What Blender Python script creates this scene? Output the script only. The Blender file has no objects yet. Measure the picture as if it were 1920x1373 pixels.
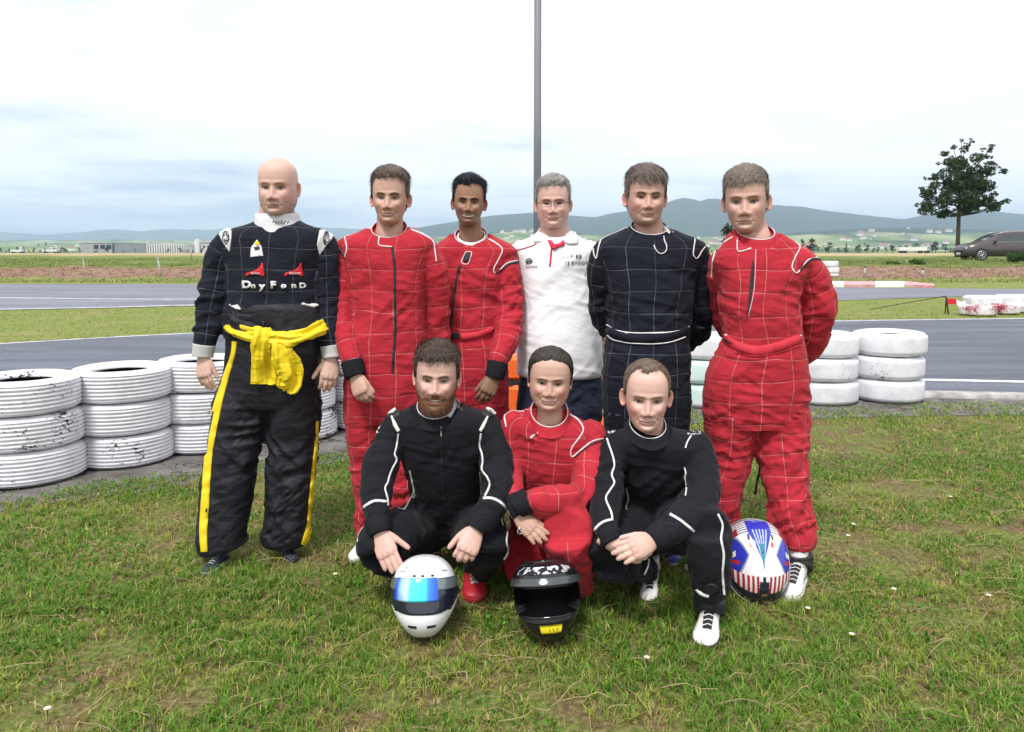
import bpy, bmesh, math, random
import numpy as np
from mathutils import Vector, Matrix, Euler
from mathutils.bvhtree import BVHTree
from mathutils.geometry import delaunay_2d_cdt

random.seed(7)
RS = np.random.RandomState(11)
SC = bpy.context.scene
COL = SC.collection
R = math.radians

# ------------------------------------------------------------------ camera
FPX = 1450.0                 # focal length in pixels of the 1920 px wide photograph
TH = R(4.0)
HOR = 468.0
CYY = HOR + FPX * math.tan(TH)
CAM = Vector((0, 0, 1.42))
cam_d = bpy.data.cameras.new("camera")
cam_d.sensor_width = 36
cam_d.lens = 36 * FPX / 1920
cam_d.shift_y = -(686.5 - CYY) / 1920
cam_d.clip_start = 0.05
cam_d.clip_end = 40000
cam = bpy.data.objects.new("camera", cam_d)
COL.objects.link(cam)
cam.location = CAM
cam.rotation_euler = (R(90) - TH, 0, 0)
SC.camera = cam

# ------------------------------------------------------------------ world: overcast sky
SUN_EL, SUN_AZ = R(58), R(200)      # azimuth: from behind the camera, a little to the left
wd = bpy.data.worlds.new("World")
SC.world = wd
wd.use_nodes = True
nt = wd.node_tree
nt.nodes.clear()
def N(t, nt_, **kw):
    n = nt_.nodes.new(t)
    for k, v in kw.items():
        setattr(n, k, v)
    return n
out = N('ShaderNodeOutputWorld', nt)
sky = N('ShaderNodeTexSky', nt, sky_type='NISHITA')
sky.sun_disc = False
sky.sun_elevation = SUN_EL
sky.sun_rotation = SUN_AZ
bg1 = N('ShaderNodeBackground', nt); bg1.inputs[1].default_value = 0.10
nt.links.new(sky.outputs[0], bg1.inputs[0])
tc = N('ShaderNodeTexCoord', nt)
sep = N('ShaderNodeSeparateXYZ', nt)
nt.links.new(tc.outputs['Generated'], sep.inputs[0])
# project the direction on a cloud layer: xy / (z + 0.12)
az = N('ShaderNodeMath', nt, operation='ADD'); az.inputs[1].default_value = 0.10
nt.links.new(sep.outputs[2], az.inputs[0])
mx = N('ShaderNodeMath', nt, operation='MAXIMUM'); mx.inputs[1].default_value = 0.05
nt.links.new(az.outputs[0], mx.inputs[0])
dv = N('ShaderNodeVectorMath', nt, operation='DIVIDE')
cmb = N('ShaderNodeCombineXYZ', nt)
for i in range(3):
    nt.links.new(mx.outputs[0], cmb.inputs[i])
nt.links.new(tc.outputs['Generated'], dv.inputs[0]); nt.links.new(cmb.outputs[0], dv.inputs[1])
mp = N('ShaderNodeMapping', nt)
mp.inputs['Location'].default_value = (3.1, 1.7, 0)
mp.inputs['Scale'].default_value = (0.75, 0.9, 0.0)
nt.links.new(dv.outputs[0], mp.inputs[0])
nz = N('ShaderNodeTexNoise', nt); nz.inputs['Scale'].default_value = 1.0; nz.inputs['Detail'].default_value = 7; nz.inputs['Roughness'].default_value = 0.52
nz.inputs['Distortion'].default_value = 0.3
nt.links.new(mp.outputs[0], nz.inputs[0])
# clouds: bright overhead, bluish grey layers near the horizon, greyer to the left (-x)
elr = N('ShaderNodeMapRange', nt); elr.inputs[1].default_value = 0.0; elr.inputs[2].default_value = 0.26
elr.interpolation_type = 'SMOOTHSTEP'
nt.links.new(sep.outputs[2], elr.inputs[0])
lft = N('ShaderNodeMapRange', nt); lft.inputs[1].default_value = -0.45; lft.inputs[2].default_value = 0.15
lft.interpolation_type = 'SMOOTHSTEP'
nt.links.new(sep.outputs[0], lft.inputs[0])
# cover value = noise + k*elev + k*right
m1 = N('ShaderNodeMath', nt, operation='MULTIPLY_ADD'); m1.inputs[1].default_value = 0.24
nzc = N('ShaderNodeMath', nt, operation='MULTIPLY_ADD'); nzc.inputs[1].default_value = 1.3; nzc.inputs[2].default_value = -0.15
nt.links.new(nz.outputs[0], nzc.inputs[0])
nt.links.new(elr.outputs[0], m1.inputs[0]); nt.links.new(nzc.outputs[0], m1.inputs[2])
m2 = N('ShaderNodeMath', nt, operation='MULTIPLY_ADD'); m2.inputs[1].default_value = 0.14
nt.links.new(lft.outputs[0], m2.inputs[0]); nt.links.new(m1.outputs[0], m2.inputs[2])
cr = N('ShaderNodeValToRGB', nt)
e = cr.color_ramp.elements
e[0].position = 0.34; e[0].color = (0.62, 0.71, 0.86, 1)
e[1].position = 0.88; e[1].color = (1.24, 1.25, 1.26, 1)
for p_, c_ in ((0.45, (0.80, 0.88, 0.99, 1)), (0.53, (0.93, 0.98, 1.05, 1)), (0.62, (1.10, 1.13, 1.15, 1))):
    el = e.new(p_); el.color = c_
nt.links.new(m2.outputs[0], cr.inputs[0])
bg2 = N('ShaderNodeBackground', nt); bg2.inputs[1].default_value = 1.0
nt.links.new(cr.outputs[0], bg2.inputs[0])
mxs = N('ShaderNodeMixShader', nt); mxs.inputs[0].default_value = 0.90
nt.links.new(bg1.outputs[0], mxs.inputs[1]); nt.links.new(bg2.outputs[0], mxs.inputs[2])
nt.links.new(mxs.outputs[0], out.inputs[0])

sun_d = bpy.data.lights.new("sun", 'SUN')
sun_d.energy = 2.9
sun_d.angle = R(10)
sun_d.color = (1.0, 0.96, 0.9)
sun = bpy.data.objects.new("sun", sun_d)
COL.objects.link(sun)
_d = Vector((math.sin(SUN_AZ) * math.cos(SUN_EL), math.cos(SUN_AZ) * math.cos(SUN_EL), math.sin(SUN_EL)))
sun.rotation_euler = _d.to_track_quat('Z', 'Y').to_euler()
sun.location = (0, 0, 30)
SC.view_settings.view_transform = 'Standard'
SC.view_settings.look = 'None'
SC.view_settings.exposure = 0.18
SC.view_settings.gamma = 1
SC.view_settings.use_curve_mapping = False
SC.cycles.max_bounces = 6
SC.cycles.diffuse_bounces = 3
SC.cycles.glossy_bounces = 3
SC.cycles.transparent_max_bounces = 6
SC.cycles.volume_bounces = 2
SC.cycles.use_denoising = True

# ------------------------------------------------------------------ projection helpers
def ray(px, py):
    u = (px - 960) / FPX; v = (CYY - py) / FPX
    return Vector((u, math.cos(TH) + v * math.sin(TH), -math.sin(TH) + v * math.cos(TH)))
def W(px, py, Y):
    d = ray(px, py)
    return CAM + d * (Y / d.y)
def G(px, py, z=0.0):
    d = ray(px, py)
    return CAM + d * ((z - CAM.z) / d.z)
def mpp(Y):
    return Y / FPX

# ------------------------------------------------------------------ numpy helpers
def _h(ix, iy, iz, seed):
    n = (ix * 374761393 + iy * 668265263 + iz * 2147483647 + seed * 1274126177) & 0xFFFFFFFF
    n = ((n ^ (n >> 13)) * 1274126177) & 0xFFFFFFFF
    n = (n ^ (n >> 16)) & 0xFFFFFFFF
    return n.astype(np.float64) / 4294967295.0
def vn(x, y=None, z=None, seed=0):
    x = np.asarray(x, float)
    y = np.zeros_like(x) if y is None else np.asarray(y, float) + 0 * x
    z = np.zeros_like(x) if z is None else np.asarray(z, float) + 0 * x
    fx, fy, fz = np.floor(x), np.floor(y), np.floor(z)
    ix, iy, iz = fx.astype(np.int64), fy.astype(np.int64), fz.astype(np.int64)
    tx, ty, tz = x - fx, y - fy, z - fz
    tx = tx * tx * (3 - 2 * tx); ty = ty * ty * (3 - 2 * ty); tz = tz * tz * (3 - 2 * tz)
    r = 0
    for a in (0, 1):
        for b in (0, 1):
            for c in (0, 1):
                w = (tx if a else 1 - tx) * (ty if b else 1 - ty) * (tz if c else 1 - tz)
                r = r + w * _h(ix + a, iy + b, iz + c, seed)
    return r
def fbm(x, y=None, z=None, seed=0, o=4):
    r = 0; a = 0.5; s = 1.0; t = 0
    for k in range(o):
        r = r + a * vn(np.asarray(x) * s, None if y is None else np.asarray(y) * s, None if z is None else np.asarray(z) * s, seed + k * 17)
        t += a; a *= 0.5; s *= 2.03
    return r / t
def sst(x, a, b):
    t = np.clip((np.asarray(x, float) - a) / (b - a), 0, 1)
    return t * t * (3 - 2 * t)
def gau(x, s):
    return np.exp(-(x / s) ** 2)

# ------------------------------------------------------------------ mesh helpers
def make_mesh(name, V, faces, smooth=True):
    """faces: list of int arrays (k,3) / (k,4), or list of python tuples"""
    V = np.asarray(V, dtype=np.float32).reshape(-1, 3)
    me = bpy.data.meshes.new(name)
    if len(faces) and isinstance(faces[0], np.ndarray):
        loops = np.concatenate([f.reshape(-1) for f in faces]).astype(np.int32)
        tot = np.concatenate([np.full(len(f), f.shape[1], np.int32) for f in faces])
        st = np.concatenate([[0], np.cumsum(tot)[:-1]]).astype(np.int32)
        me.vertices.add(len(V)); me.vertices.foreach_set('co', V.ravel())
        me.loops.add(len(loops)); me.loops.foreach_set('vertex_index', loops)
        me.polygons.add(len(tot)); me.polygons.foreach_set('loop_start', st)
        me.update(calc_edges=True)
        me.validate()
    else:
        me.from_pydata([tuple(map(float, v)) for v in V], [], [tuple(int(i) for i in f) for f in faces])
        me.update()
    if smooth:
        me.polygons.foreach_set('use_smooth', np.ones(len(me.polygons), bool))
    return me
def set_col(me, col, name='col'):
    a = me.color_attributes.new(name, 'FLOAT_COLOR', 'POINT')
    c = np.ones((len(me.vertices), 4), np.float32)
    c[:, :3] = np.asarray(col, np.float32).reshape(-1, 3)
    a.data.foreach_set('color', c.ravel())
def set_vec(me, v, name='guv'):
    a = me.attributes.new(name, 'FLOAT_VECTOR', 'POINT')
    a.data.foreach_set('vector', np.asarray(v, np.float32).ravel())
def link(name, me, mat=None, parent=None):
    o = bpy.data.objects.new(name, me)
    COL.objects.link(o)
    if mat is not None and me is not None:
        for m in (mat if isinstance(mat, (list, tuple)) else [mat]):
            me.materials.append(m)
    if parent is not None:
        o.parent = parent
        o.matrix_parent_inverse = Matrix.Translation(parent_origin(parent)).inverted()
    return o
def parent_origin(p):
    v = Vector((0, 0, 0))
    while p is not None:
        v += p.location; p = p.parent
    return v
def tag(o, label=None, cat=None, group=None, kind=None):
    if label: o['label'] = label
    if cat: o['category'] = cat
    if group: o['group'] = group
    if kind: o['kind'] = kind
    return o
def empty(name, loc, rz=0.0):
    o = bpy.data.objects.new(name, None)
    o.empty_display_size = 0.1
    COL.objects.link(o); o.location = loc; o.rotation_euler = (0, 0, rz)
    return o
def child(name, me, mat, parent):
    """part whose mesh is written in the parent's own coordinates"""
    o = bpy.data.objects.new(name, me)
    COL.objects.link(o)
    if mat is not None and len(me.materials) == 0:
        for m in (mat if isinstance(mat, (list, tuple)) else [mat]):
            me.materials.append(m)
    o.parent = parent
    return o
def dup_tree(src, parent=None):
    o = src.copy(); COL.objects.link(o); o.parent = parent
    for c in list(src.children):
        dup_tree(c, o)
    return o
class MB:
    """collects shapes into one mesh"""
    def __init__(s): s.V = []; s.F = []; s.n = 0; s.M = []
    def add(s, V, F, mi=0):
        V = [tuple(v) for v in V]
        s.V += V; s.F += [tuple(i + s.n for i in f) for f in F]; s.M += [mi] * len(F); s.n += len(V); return s
    def box(s, c, d, rz=0.0, mi=0, bev=0.0, taper=1.0):
        x, y, z = d[0] / 2, d[1] / 2, d[2] / 2
        b = bev
        if b <= 0:
            P = [(-x, -y, -z), (x, -y, -z), (x, y, -z), (-x, y, -z), (-x * taper, -y * taper, z), (x * taper, -y * taper, z), (x * taper, y * taper, z), (-x * taper, y * taper, z)]
            Fc = [(3, 2, 1, 0), (4, 5, 6, 7), (0, 1, 5, 4), (1, 2, 6, 5), (2, 3, 7, 6), (3, 0, 4, 7)]
        else:
            P = []
            for (zz, k) in ((-z, b), (-z + b, 0), (z - b, 0), (z, b)):
                for (sx, sy) in ((-1, -1), (1, -1), (1, 1), (-1, 1)):
                    for (ax, ay) in (((0, 1), (1, 0)) if sx * sy > 0 else ((1, 0), (0, 1))):
                        P.append((sx * (x - k - ax * b), sy * (y - k - ay * b), zz))
            Fc = [tuple(range(7, -1, -1)), tuple(range(24, 32))]
            for r_ in range(3):
                for i in range(8):
                    j = (i + 1) % 8
                    Fc.append((r_ * 8 + i, r_ * 8 + j, r_ * 8 + 8 + j, r_ * 8 + 8 + i))
        ca, sa = math.cos(rz), math.sin(rz)
        s.add([(c[0] + p[0] * ca - p[1] * sa, c[1] + p[0] * sa + p[1] * ca, c[2] + p[2]) for p in P], Fc, mi); return s
    def tube(s, pts, rad, n=8, mi=0, cap=True):
        pts = [Vector(p) for p in pts]
        rr = rad if isinstance(rad, (list, tuple)) else [rad] * len(pts)
        V = []; side = None
        for i, p in enumerate(pts):
            t = (pts[min(i + 1, len(pts) - 1)] - pts[max(i - 1, 0)]).normalized()
            if side is None:
                side = t.cross(Vector((0, 0, 1)))
                if side.length < 0.1: side = t.cross(Vector((1, 0, 0)))
            side = (side - t * side.dot(t)).normalized()
            up = t.cross(side)
            for k in range(n):
                a = 2 * math.pi * k / n
                V.append(p + (side * math.cos(a) + up * math.sin(a)) * rr[i])
        Fc = []
        for i in range(len(pts) - 1):
            for k in range(n):
                k2 = (k + 1) % n
                Fc.append((i * n + k, i * n + k2, (i + 1) * n + k2, (i + 1) * n + k))
        if cap:
            Fc.append(tuple(range(n - 1, -1, -1))); Fc.append(tuple((len(pts) - 1) * n + k for k in range(n)))
        s.add(V, Fc, mi); return s
    def prism(s, poly, axis, a, b, mi=0):
        """poly of 2D points extruded along axis ('x','y','z') from a to b"""
        def P(u, v, w):
            return {'x': (w, u, v), 'y': (u, w, v), 'z': (u, v, w)}[axis]
        n = len(poly)
        V = [P(u, v, a) for u, v in poly] + [P(u, v, b) for u, v in poly]
        Fc = [tuple(range(n - 1, -1, -1)), tuple(range(n, 2 * n))] + [(i, (i + 1) % n, n + (i + 1) % n, n + i) for i in range(n)]
        s.add(V, Fc, mi); return s
    def mesh(s, name, smooth=False):
        me = bpy.data.meshes.new(name)
        me.from_pydata(s.V, [], s.F)
        me.polygons.foreach_set('material_index', np.array(s.M, np.int32))
        if smooth: me.polygons.foreach_set('use_smooth', np.ones(len(me.polygons), bool))
        bm = bmesh.new(); bm.from_mesh(me); bmesh.ops.recalc_face_normals(bm, faces=bm.faces); bm.to_mesh(me); bm.free()
        me.update(); return me
def grid_faces(nr, nc, wrap=True, off=0):
    i = np.arange(nr - 1)[:, None]; j = np.arange(nc if wrap else nc - 1)[None, :]
    j2 = (j + 1) % nc
    a = i * nc + j; b = i * nc + j2; c = (i + 1) * nc + j2; d = (i + 1) * nc + j
    return np.stack([a, b, c, d], -1).reshape(-1, 4) + off

# ------------------------------------------------------------------ materials
def srgb(r, g, b):
    f = lambda c: ((c / 255 + 0.055) / 1.055) ** 2.4 if c > 10 else c / 255 / 12.92
    return (f(r), f(g), f(b))
def base_mat(name, col=(0.5, 0.5, 0.5), rough=0.7, metal=0.0, spec=0.5, **kw):
    m = bpy.data.materials.new(name); m.use_nodes = True
    b = m.node_tree.nodes['Principled BSDF']
    b.inputs['Base Color'].default_value = (*col, 1)
    b.inputs['Roughness'].default_value = rough
    b.inputs['Metallic'].default_value = metal
    b.inputs['Specular IOR Level'].default_value = spec
    for k, v in kw.items():
        b.inputs[k.replace('_', ' ')].default_value = v
    return m
def noise_mat(name, c1, c2, scale=5.0, rough=0.8, detail=5, bump=0.0, bscale=None, coord='Object', spec=0.4, metal=0.0, lo=0.35, hi=0.65, stretch=(1, 1, 1), dist=0.01, rvar=0.0):
    m = base_mat(name, c1, rough, metal, spec)
    t = m.node_tree; b = t.nodes['Principled BSDF']
    tcn = N('ShaderNodeTexCoord', t); mpn = N('ShaderNodeMapping', t); mpn.inputs['Scale'].default_value = stretch
    t.links.new(tcn.outputs[coord], mpn.inputs[0])
    n1 = N('ShaderNodeTexNoise', t); n1.inputs['Scale'].default_value = scale; n1.inputs['Detail'].default_value = detail; n1.inputs['Roughness'].default_value = 0.6
    t.links.new(mpn.outputs[0], n1.inputs[0])
    r_ = N('ShaderNodeValToRGB', t)
    r_.color_ramp.elements[0].position = lo; r_.color_ramp.elements[0].color = (*c1, 1)
    r_.color_ramp.elements[1].position = hi; r_.color_ramp.elements[1].color = (*c2, 1)
    t.links.new(n1.outputs[0], r_.inputs[0]); t.links.new(r_.outputs[0], b.inputs['Base Color'])
    if bump > 0:
        n2 = N('ShaderNodeTexNoise', t); n2.inputs['Scale'].default_value = bscale or scale * 6; n2.inputs['Detail'].default_value = 4
        t.links.new(mpn.outputs[0], n2.inputs[0])
        bp = N('ShaderNodeBump', t); bp.inputs['Strength'].default_value = bump; bp.inputs['Distance'].default_value = dist
        t.links.new(n2.outputs[0], bp.inputs['Height']); t.links.new(bp.outputs[0], b.inputs['Normal'])
    return m
def attr_mat(name, rough=0.6, spec=0.4, bump=0.0, bscale=200, sss=0.0, trans=0.0, dist=0.002, sheen=0.0):
    m = base_mat(name, rough=rough, spec=spec)
    t = m.node_tree; b = t.nodes['Principled BSDF']
    a = N('ShaderNodeAttribute', t, attribute_name='col')
    t.links.new(a.outputs['Color'], b.inputs['Base Color'])
    if sss:
        b.inputs['Subsurface Weight'].default_value = sss
        b.inputs['Subsurface Radius'].default_value = (1.0, 0.35, 0.2)
        b.inputs['Subsurface Scale'].default_value = 0.01
    if bump > 0:
        tcn = N('ShaderNodeTexCoord', t)
        n2 = N('ShaderNodeTexNoise', t); n2.inputs['Scale'].default_value = bscale; n2.inputs['Detail'].default_value = 3
        t.links.new(tcn.outputs['Object'], n2.inputs[0])
        bp = N('ShaderNodeBump', t); bp.inputs['Strength'].default_value = bump; bp.inputs['Distance'].default_value = dist
        t.links.new(n2.outputs[0], bp.inputs['Height']); t.links.new(bp.outputs[0], b.inputs['Normal'])
    if trans:
        ad = N('ShaderNodeMixShader', t); ad.inputs[0].default_value = trans
        tr = N('ShaderNodeBsdfTranslucent', t)
        t.links.new(a.outputs['Color'], tr.inputs[0])
        o_ = t.nodes['Material Output']
        t.links.new(b.outputs[0], ad.inputs[1]); t.links.new(tr.outputs[0], ad.inputs[2]); t.links.new(ad.outputs[0], o_.inputs[0])
    return m
def cloth_mat(name, col, line=None, pitch=0.095, rough=0.85, spec=0.25, var=0.12, sheen=0.0, lw=0.0016, bump=0.35, fold=0.38):
    """woven cloth; guv = (across, along, quilting on/off)"""
    m = base_mat(name, col, rough, 0, spec)
    t = m.node_tree; b = t.nodes['Principled BSDF']
    if sheen:
        b.inputs['Sheen Weight'].default_value = sheen
    at = N('ShaderNodeAttribute', t, attribute_name='guv')
    sp = N('ShaderNodeSeparateXYZ', t); t.links.new(at.outputs['Vector'], sp.inputs[0])
    tcn = N('ShaderNodeTexCoord', t)
    n1 = N('ShaderNodeTexNoise', t); n1.inputs['Scale'].default_value = 9; n1.inputs['Detail'].default_value = 5
    t.links.new(tcn.outputs['Object'], n1.inputs[0])
    mr = N('ShaderNodeMapRange', t); mr.inputs[1].default_value = 0.3; mr.inputs[2].default_value = 0.7; mr.inputs[3].default_value = 1 - var; mr.inputs[4].default_value = 1 + var
    t.links.new(n1.outputs[0], mr.inputs[0])
    hs = N('ShaderNodeMixRGB', t, blend_type='MULTIPLY'); hs.inputs[0].default_value = 1; hs.inputs[1].default_value = (*col, 1)
    t.links.new(mr.outputs[0], hs.inputs[2])
    colout = hs.outputs[0]
    hgt = None
    wv = N('ShaderNodeTexNoise', t); wv.inputs['Scale'].default_value = 420; wv.inputs['Detail'].default_value = 2
    t.links.new(tcn.outputs['Object'], wv.inputs[0])
    hgt = wv.outputs[0]
    if line is not None:
        ms = []
        for i in (0, 1):
            pp = N('ShaderNodeMath', t, operation='PINGPONG'); pp.inputs[1].default_value = pitch / 2
            t.links.new(sp.outputs[i], pp.inputs[0])
            s_ = N('ShaderNodeMapRange', t); s_.inputs[1].default_value = lw * 0.6; s_.inputs[2].default_value = lw * 1.4; s_.inputs[3].default_value = 1; s_.inputs[4].default_value = 0
            t.links.new(pp.outputs[0], s_.inputs[0])
            q_ = N('ShaderNodeMapRange', t); q_.inputs[1].default_value = 0; q_.inputs[2].default_value = 0.010; q_.inputs[3].default_value = 0; q_.inputs[4].default_value = 1
            t.links.new(pp.outputs[0], q_.inputs[0])
            ms.append((s_.outputs[0], q_.outputs[0]))
        mxn = N('ShaderNodeMath', t, operation='MAXIMUM'); t.links.new(ms[0][0], mxn.inputs[0]); t.links.new(ms[1][0], mxn.inputs[1])
        n3 = N('ShaderNodeTexNoise', t); n3.inputs['Scale'].default_value = 6
        t.links.new(tcn.outputs['Object'], n3.inputs[0])
        vr = N('ShaderNodeMapRange', t); vr.inputs[1].default_value = 0.35; vr.inputs[2].default_value = 0.6; vr.inputs[3].default_value = 0.35; vr.inputs[4].default_value = 0.95
        t.links.new(n3.outputs[0], vr.inputs[0])
        k1 = N('ShaderNodeMath', t, operation='MULTIPLY'); t.links.new(mxn.outputs[0], k1.inputs[0]); t.links.new(sp.outputs[2], k1.inputs[1])
        k2 = N('ShaderNodeMath', t, operation='MULTIPLY'); t.links.new(k1.outputs[0], k2.inputs[0]); t.links.new(vr.outputs[0], k2.inputs[1])
        mix = N('ShaderNodeMixRGB', t); mix.inputs[2].default_value = (*line, 1)
        t.links.new(k2.outputs[0], mix.inputs[0]); t.links.new(colout, mix.inputs[1]); colout = mix.outputs[0]
        mn = N('ShaderNodeMath', t, operation='MINIMUM'); t.links.new(ms[0][1], mn.inputs[0]); t.links.new(ms[1][1], mn.inputs[1])
        k3 = N('ShaderNodeMath', t, operation='MULTIPLY'); t.links.new(mn.outputs[0], k3.inputs[0]); t.links.new(sp.outputs[2], k3.inputs[1])
        ad = N('ShaderNodeMath', t, operation='MULTIPLY_ADD'); ad.inputs[1].default_value = 6.0
        t.links.new(k3.outputs[0], ad.inputs[0]); t.links.new(wv.outputs[0], ad.inputs[2]); hgt = ad.outputs[0]
    mw_ = N('ShaderNodeMapping', t); mw_.inputs['Scale'].default_value = (8, 20, 0); mw_.inputs['Rotation'].default_value = (0, 0, .35)
    t.links.new(at.outputs['Vector'], mw_.inputs[0])
    nw = N('ShaderNodeTexNoise', t); nw.inputs['Scale'].default_value = 1; nw.inputs['Detail'].default_value = 4; nw.inputs['Distortion'].default_value = 1.4; nw.inputs['Roughness'].default_value = .45
    t.links.new(mw_.outputs[0], nw.inputs[0])
    bw = N('ShaderNodeBump', t); bw.inputs['Strength'].default_value = fold; bw.inputs['Distance'].default_value = 0.022
    t.links.new(nw.outputs[0], bw.inputs['Height'])
    bp = N('ShaderNodeBump', t); bp.inputs['Strength'].default_value = bump; bp.inputs['Distance'].default_value = 0.0008
    t.links.new(bw.outputs[0], bp.inputs['Normal'])
    t.links.new(hgt, bp.inputs['Height']); t.links.new(bp.outputs[0], b.inputs['Normal'])
    t.links.new(colout, b.inputs['Base Color'])
    return m

M = {}
M['skin'] = attr_mat('skin', rough=0.52, spec=0.4, bump=0.10, bscale=350, sss=0.12)
M['hair'] = attr_mat('hair', rough=0.55, spec=0.35)
M['eye'] = attr_mat('eye', rough=0.12, spec=0.5)
M['teeth'] = base_mat('teeth', (0.85, 0.82, 0.75), 0.3)
M['red_suit'] = cloth_mat('red_suit', (0.40, 0.024, 0.038), (0.52, 0.20, 0.20), lw=0.0011, sheen=0.06, spec=0.12)
M['navy_suit'] = cloth_mat('navy_suit', (0.0105, 0.0118, 0.021), (0.13, 0.14, 0.17), lw=0.0010, sheen=0.04, spec=0.15)
M['black_suit'] = cloth_mat('black_suit', (0.0085, 0.009, 0.013), None, sheen=0.05, spec=0.18)
M['black_satin'] = cloth_mat('black_satin', (0.010, 0.010, 0.016), None, fold=0.35, rough=0.62, spec=0.35, bump=0.15)
M['polo'] = cloth_mat('polo_knit', (0.80, 0.80, 0.84), None, fold=0.16, var=0.03, rough=0.9)
M['denim'] = cloth_mat('denim', (0.022, 0.028, 0.055), None, var=0.3)
M['yellow_cloth'] = cloth_mat('yellow_cloth', (0.80, 0.60, 0.015), None, var=0.10, rough=0.6, spec=0.4)
M['white_trim'] = noise_mat('white_trim', (0.62, 0.60, 0.60), (0.80, 0.79, 0.80), 60, 0.7)
M['grey_cuff'] = noise_mat('grey_cuff', (0.46, 0.46, 0.48), (0.52, 0.52, 0.53), 90, 0.9, bump=0.3, bscale=300, dist=0.001)
M['black_cuff'] = noise_mat('black_cuff', (0.012, 0.012, 0.016), (0.018, 0.018, 0.022), 90, 0.95, spec=.15, bump=0.3, bscale=300, dist=0.001)
M['black_trim'] = noise_mat('black_trim', (0.010, 0.010, 0.013), (0.03, 0.03, 0.035), 60, 0.55)
M['silver_cloth'] = noise_mat('silver_cloth', (0.52, 0.52, 0.55), (0.66, 0.66, 0.70), 25, 0.7, lo=0.35, hi=0.65)
M['red_patch'] = noise_mat('red_patch', (0.50, 0.01, 0.02), (0.62, 0.02, 0.03), 60, 0.6)
M['red_plain'] = noise_mat('red_plain', (0.45, 0.02, 0.04), (0.55, 0.03, 0.05), 30, 0.8)
# ================================================================== SETTING
def zg(y):
    """height of the ground along the view direction"""
    return np.interp(y, [-200, 33.5, 35, 37.5, 40, 48, 75, 150, 300, 600, 1500, 12000], [0, 0, 0.05, 0.33, 0.55, 0.76, 0.8, 0.7, 0.0, -1.3, -5.5, -60])

ys = np.concatenate([np.linspace(-60, 0, 13)[:-1], np.linspace(0, 33, 60), np.linspace(33.3, 42, 60), np.geomspace(43, 12000, 90)])
us = np.linspace(-1, 1, 161)
us = np.sign(us) * np.abs(us) ** 1.3
YY, UU = np.meshgrid(ys, us, indexing='ij')
XX = UU * (70 + np.abs(YY) * 1.15)
ZZ = zg(YY)
nb = fbm(XX * 0.35, YY * 0.9, seed=5) - 0.5
ZZ = ZZ + nb * 0.35 * sst(YY, 34.5, 38) * (1 - sst(YY, 90, 160)) + (fbm(XX * 1.3, YY * 1.6, seed=8) - 0.5) * 0.22 * sst(YY, 34.5, 36.5) * (1 - sst(YY, 46, 60))
V = np.stack([XX, YY, ZZ], -1).reshape(-1, 3)
# material of the ground: soil and short grass near, earth bank, meadow, stubble field, far fields
m = base_mat('ground_cover', rough=0.95, spec=0.15)
t = m.node_tree; b = t.nodes['Principled BSDF']
geo = N('ShaderNodeNewGeometry', t); spx = N('ShaderNodeSeparateXYZ', t); t.links.new(geo.outputs['Position'], spx.inputs[0])
def tnoise(t, scale, detail=5, rough=0.6, src=None, stretch=(1, 1, 1)):
    mp_ = N('ShaderNodeMapping', t); mp_.inputs['Scale'].default_value = stretch
    t.links.new(src or geo.outputs['Position'], mp_.inputs[0])
    n_ = N('ShaderNodeTexNoise', t); n_.inputs['Scale'].default_value = scale; n_.inputs['Detail'].default_value = detail; n_.inputs['Roughness'].default_value = rough
    t.links.new(mp_.outputs[0], n_.inputs[0]); return n_.outputs[0]
def tramp(t, src, stops):
    r_ = N('ShaderNodeValToRGB', t); e_ = r_.color_ramp.elements
    e_[0].position, e_[0].color = stops[0][0], (*stops[0][1], 1)
    e_[1].position, e_[1].color = stops[-1][0], (*stops[-1][1], 1)
    for p_, c_ in stops[1:-1]:
        q = e_.new(p_); q.color = (*c_, 1)
    t.links.new(src, r_.inputs[0]); return r_.outputs[0]
def tmix(t, f, a_, b_):
    x_ = N('ShaderNodeMixRGB', t); t.links.new(f, x_.inputs[0]); t.links.new(a_, x_.inputs[1]); t.links.new(b_, x_.inputs[2]); return x_.outputs[0]
def tmath(t, op, a_, b_=None, c_=None):
    x_ = N('ShaderNodeMath', t, operation=op)
    for i, v in enumerate((a_, b_, c_)):
        if v is None: continue
        if isinstance(v, (int, float)): x_.inputs[i].default_value = v
        else: t.links.new(v, x_.inputs[i])
    return x_.outputs[0]
def tstep(t, src, a_, b_):
    x_ = N('ShaderNodeMapRange', t); x_.interpolation_type = 'SMOOTHSTEP'; x_.inputs[1].default_value = a_; x_.inputs[2].default_value = b_
    t.links.new(src, x_.inputs[0]); return x_.outputs[0]
n_lo = tnoise(t, 1.1, 4); n_mid = tnoise(t, 5.0, 6); n_hi = tnoise(t, 45, 5, 0.7)
wob = tmath(t, 'MULTIPLY_ADD', n_lo, 3.0, spx.outputs[1])            # y + 3*noise
wob = tmath(t, 'SUBTRACT', wob, 1.5)
wob2 = tmath(t, 'MULTIPLY_ADD', tnoise(t, 0.02, 3), 60.0, spx.outputs[1]); wob2 = tmath(t, 'SUBTRACT', wob2, 30.0)
c_soil = tramp(t, n_hi, [(0.3, (0.05, 0.036, 0.02)), (0.5, (0.14, 0.10, 0.05)), (0.7, (0.27, 0.20, 0.11))])
c_grn = tramp(t, n_hi, [(0.28, (0.04, 0.06, 0.014)), (0.5, (0.12, 0.15, 0.035)), (0.72, (0.22, 0.24, 0.08))])
c_near = tmix(t, tstep(t, n_mid, 0.40, 0.62), c_grn, c_soil)
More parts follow.
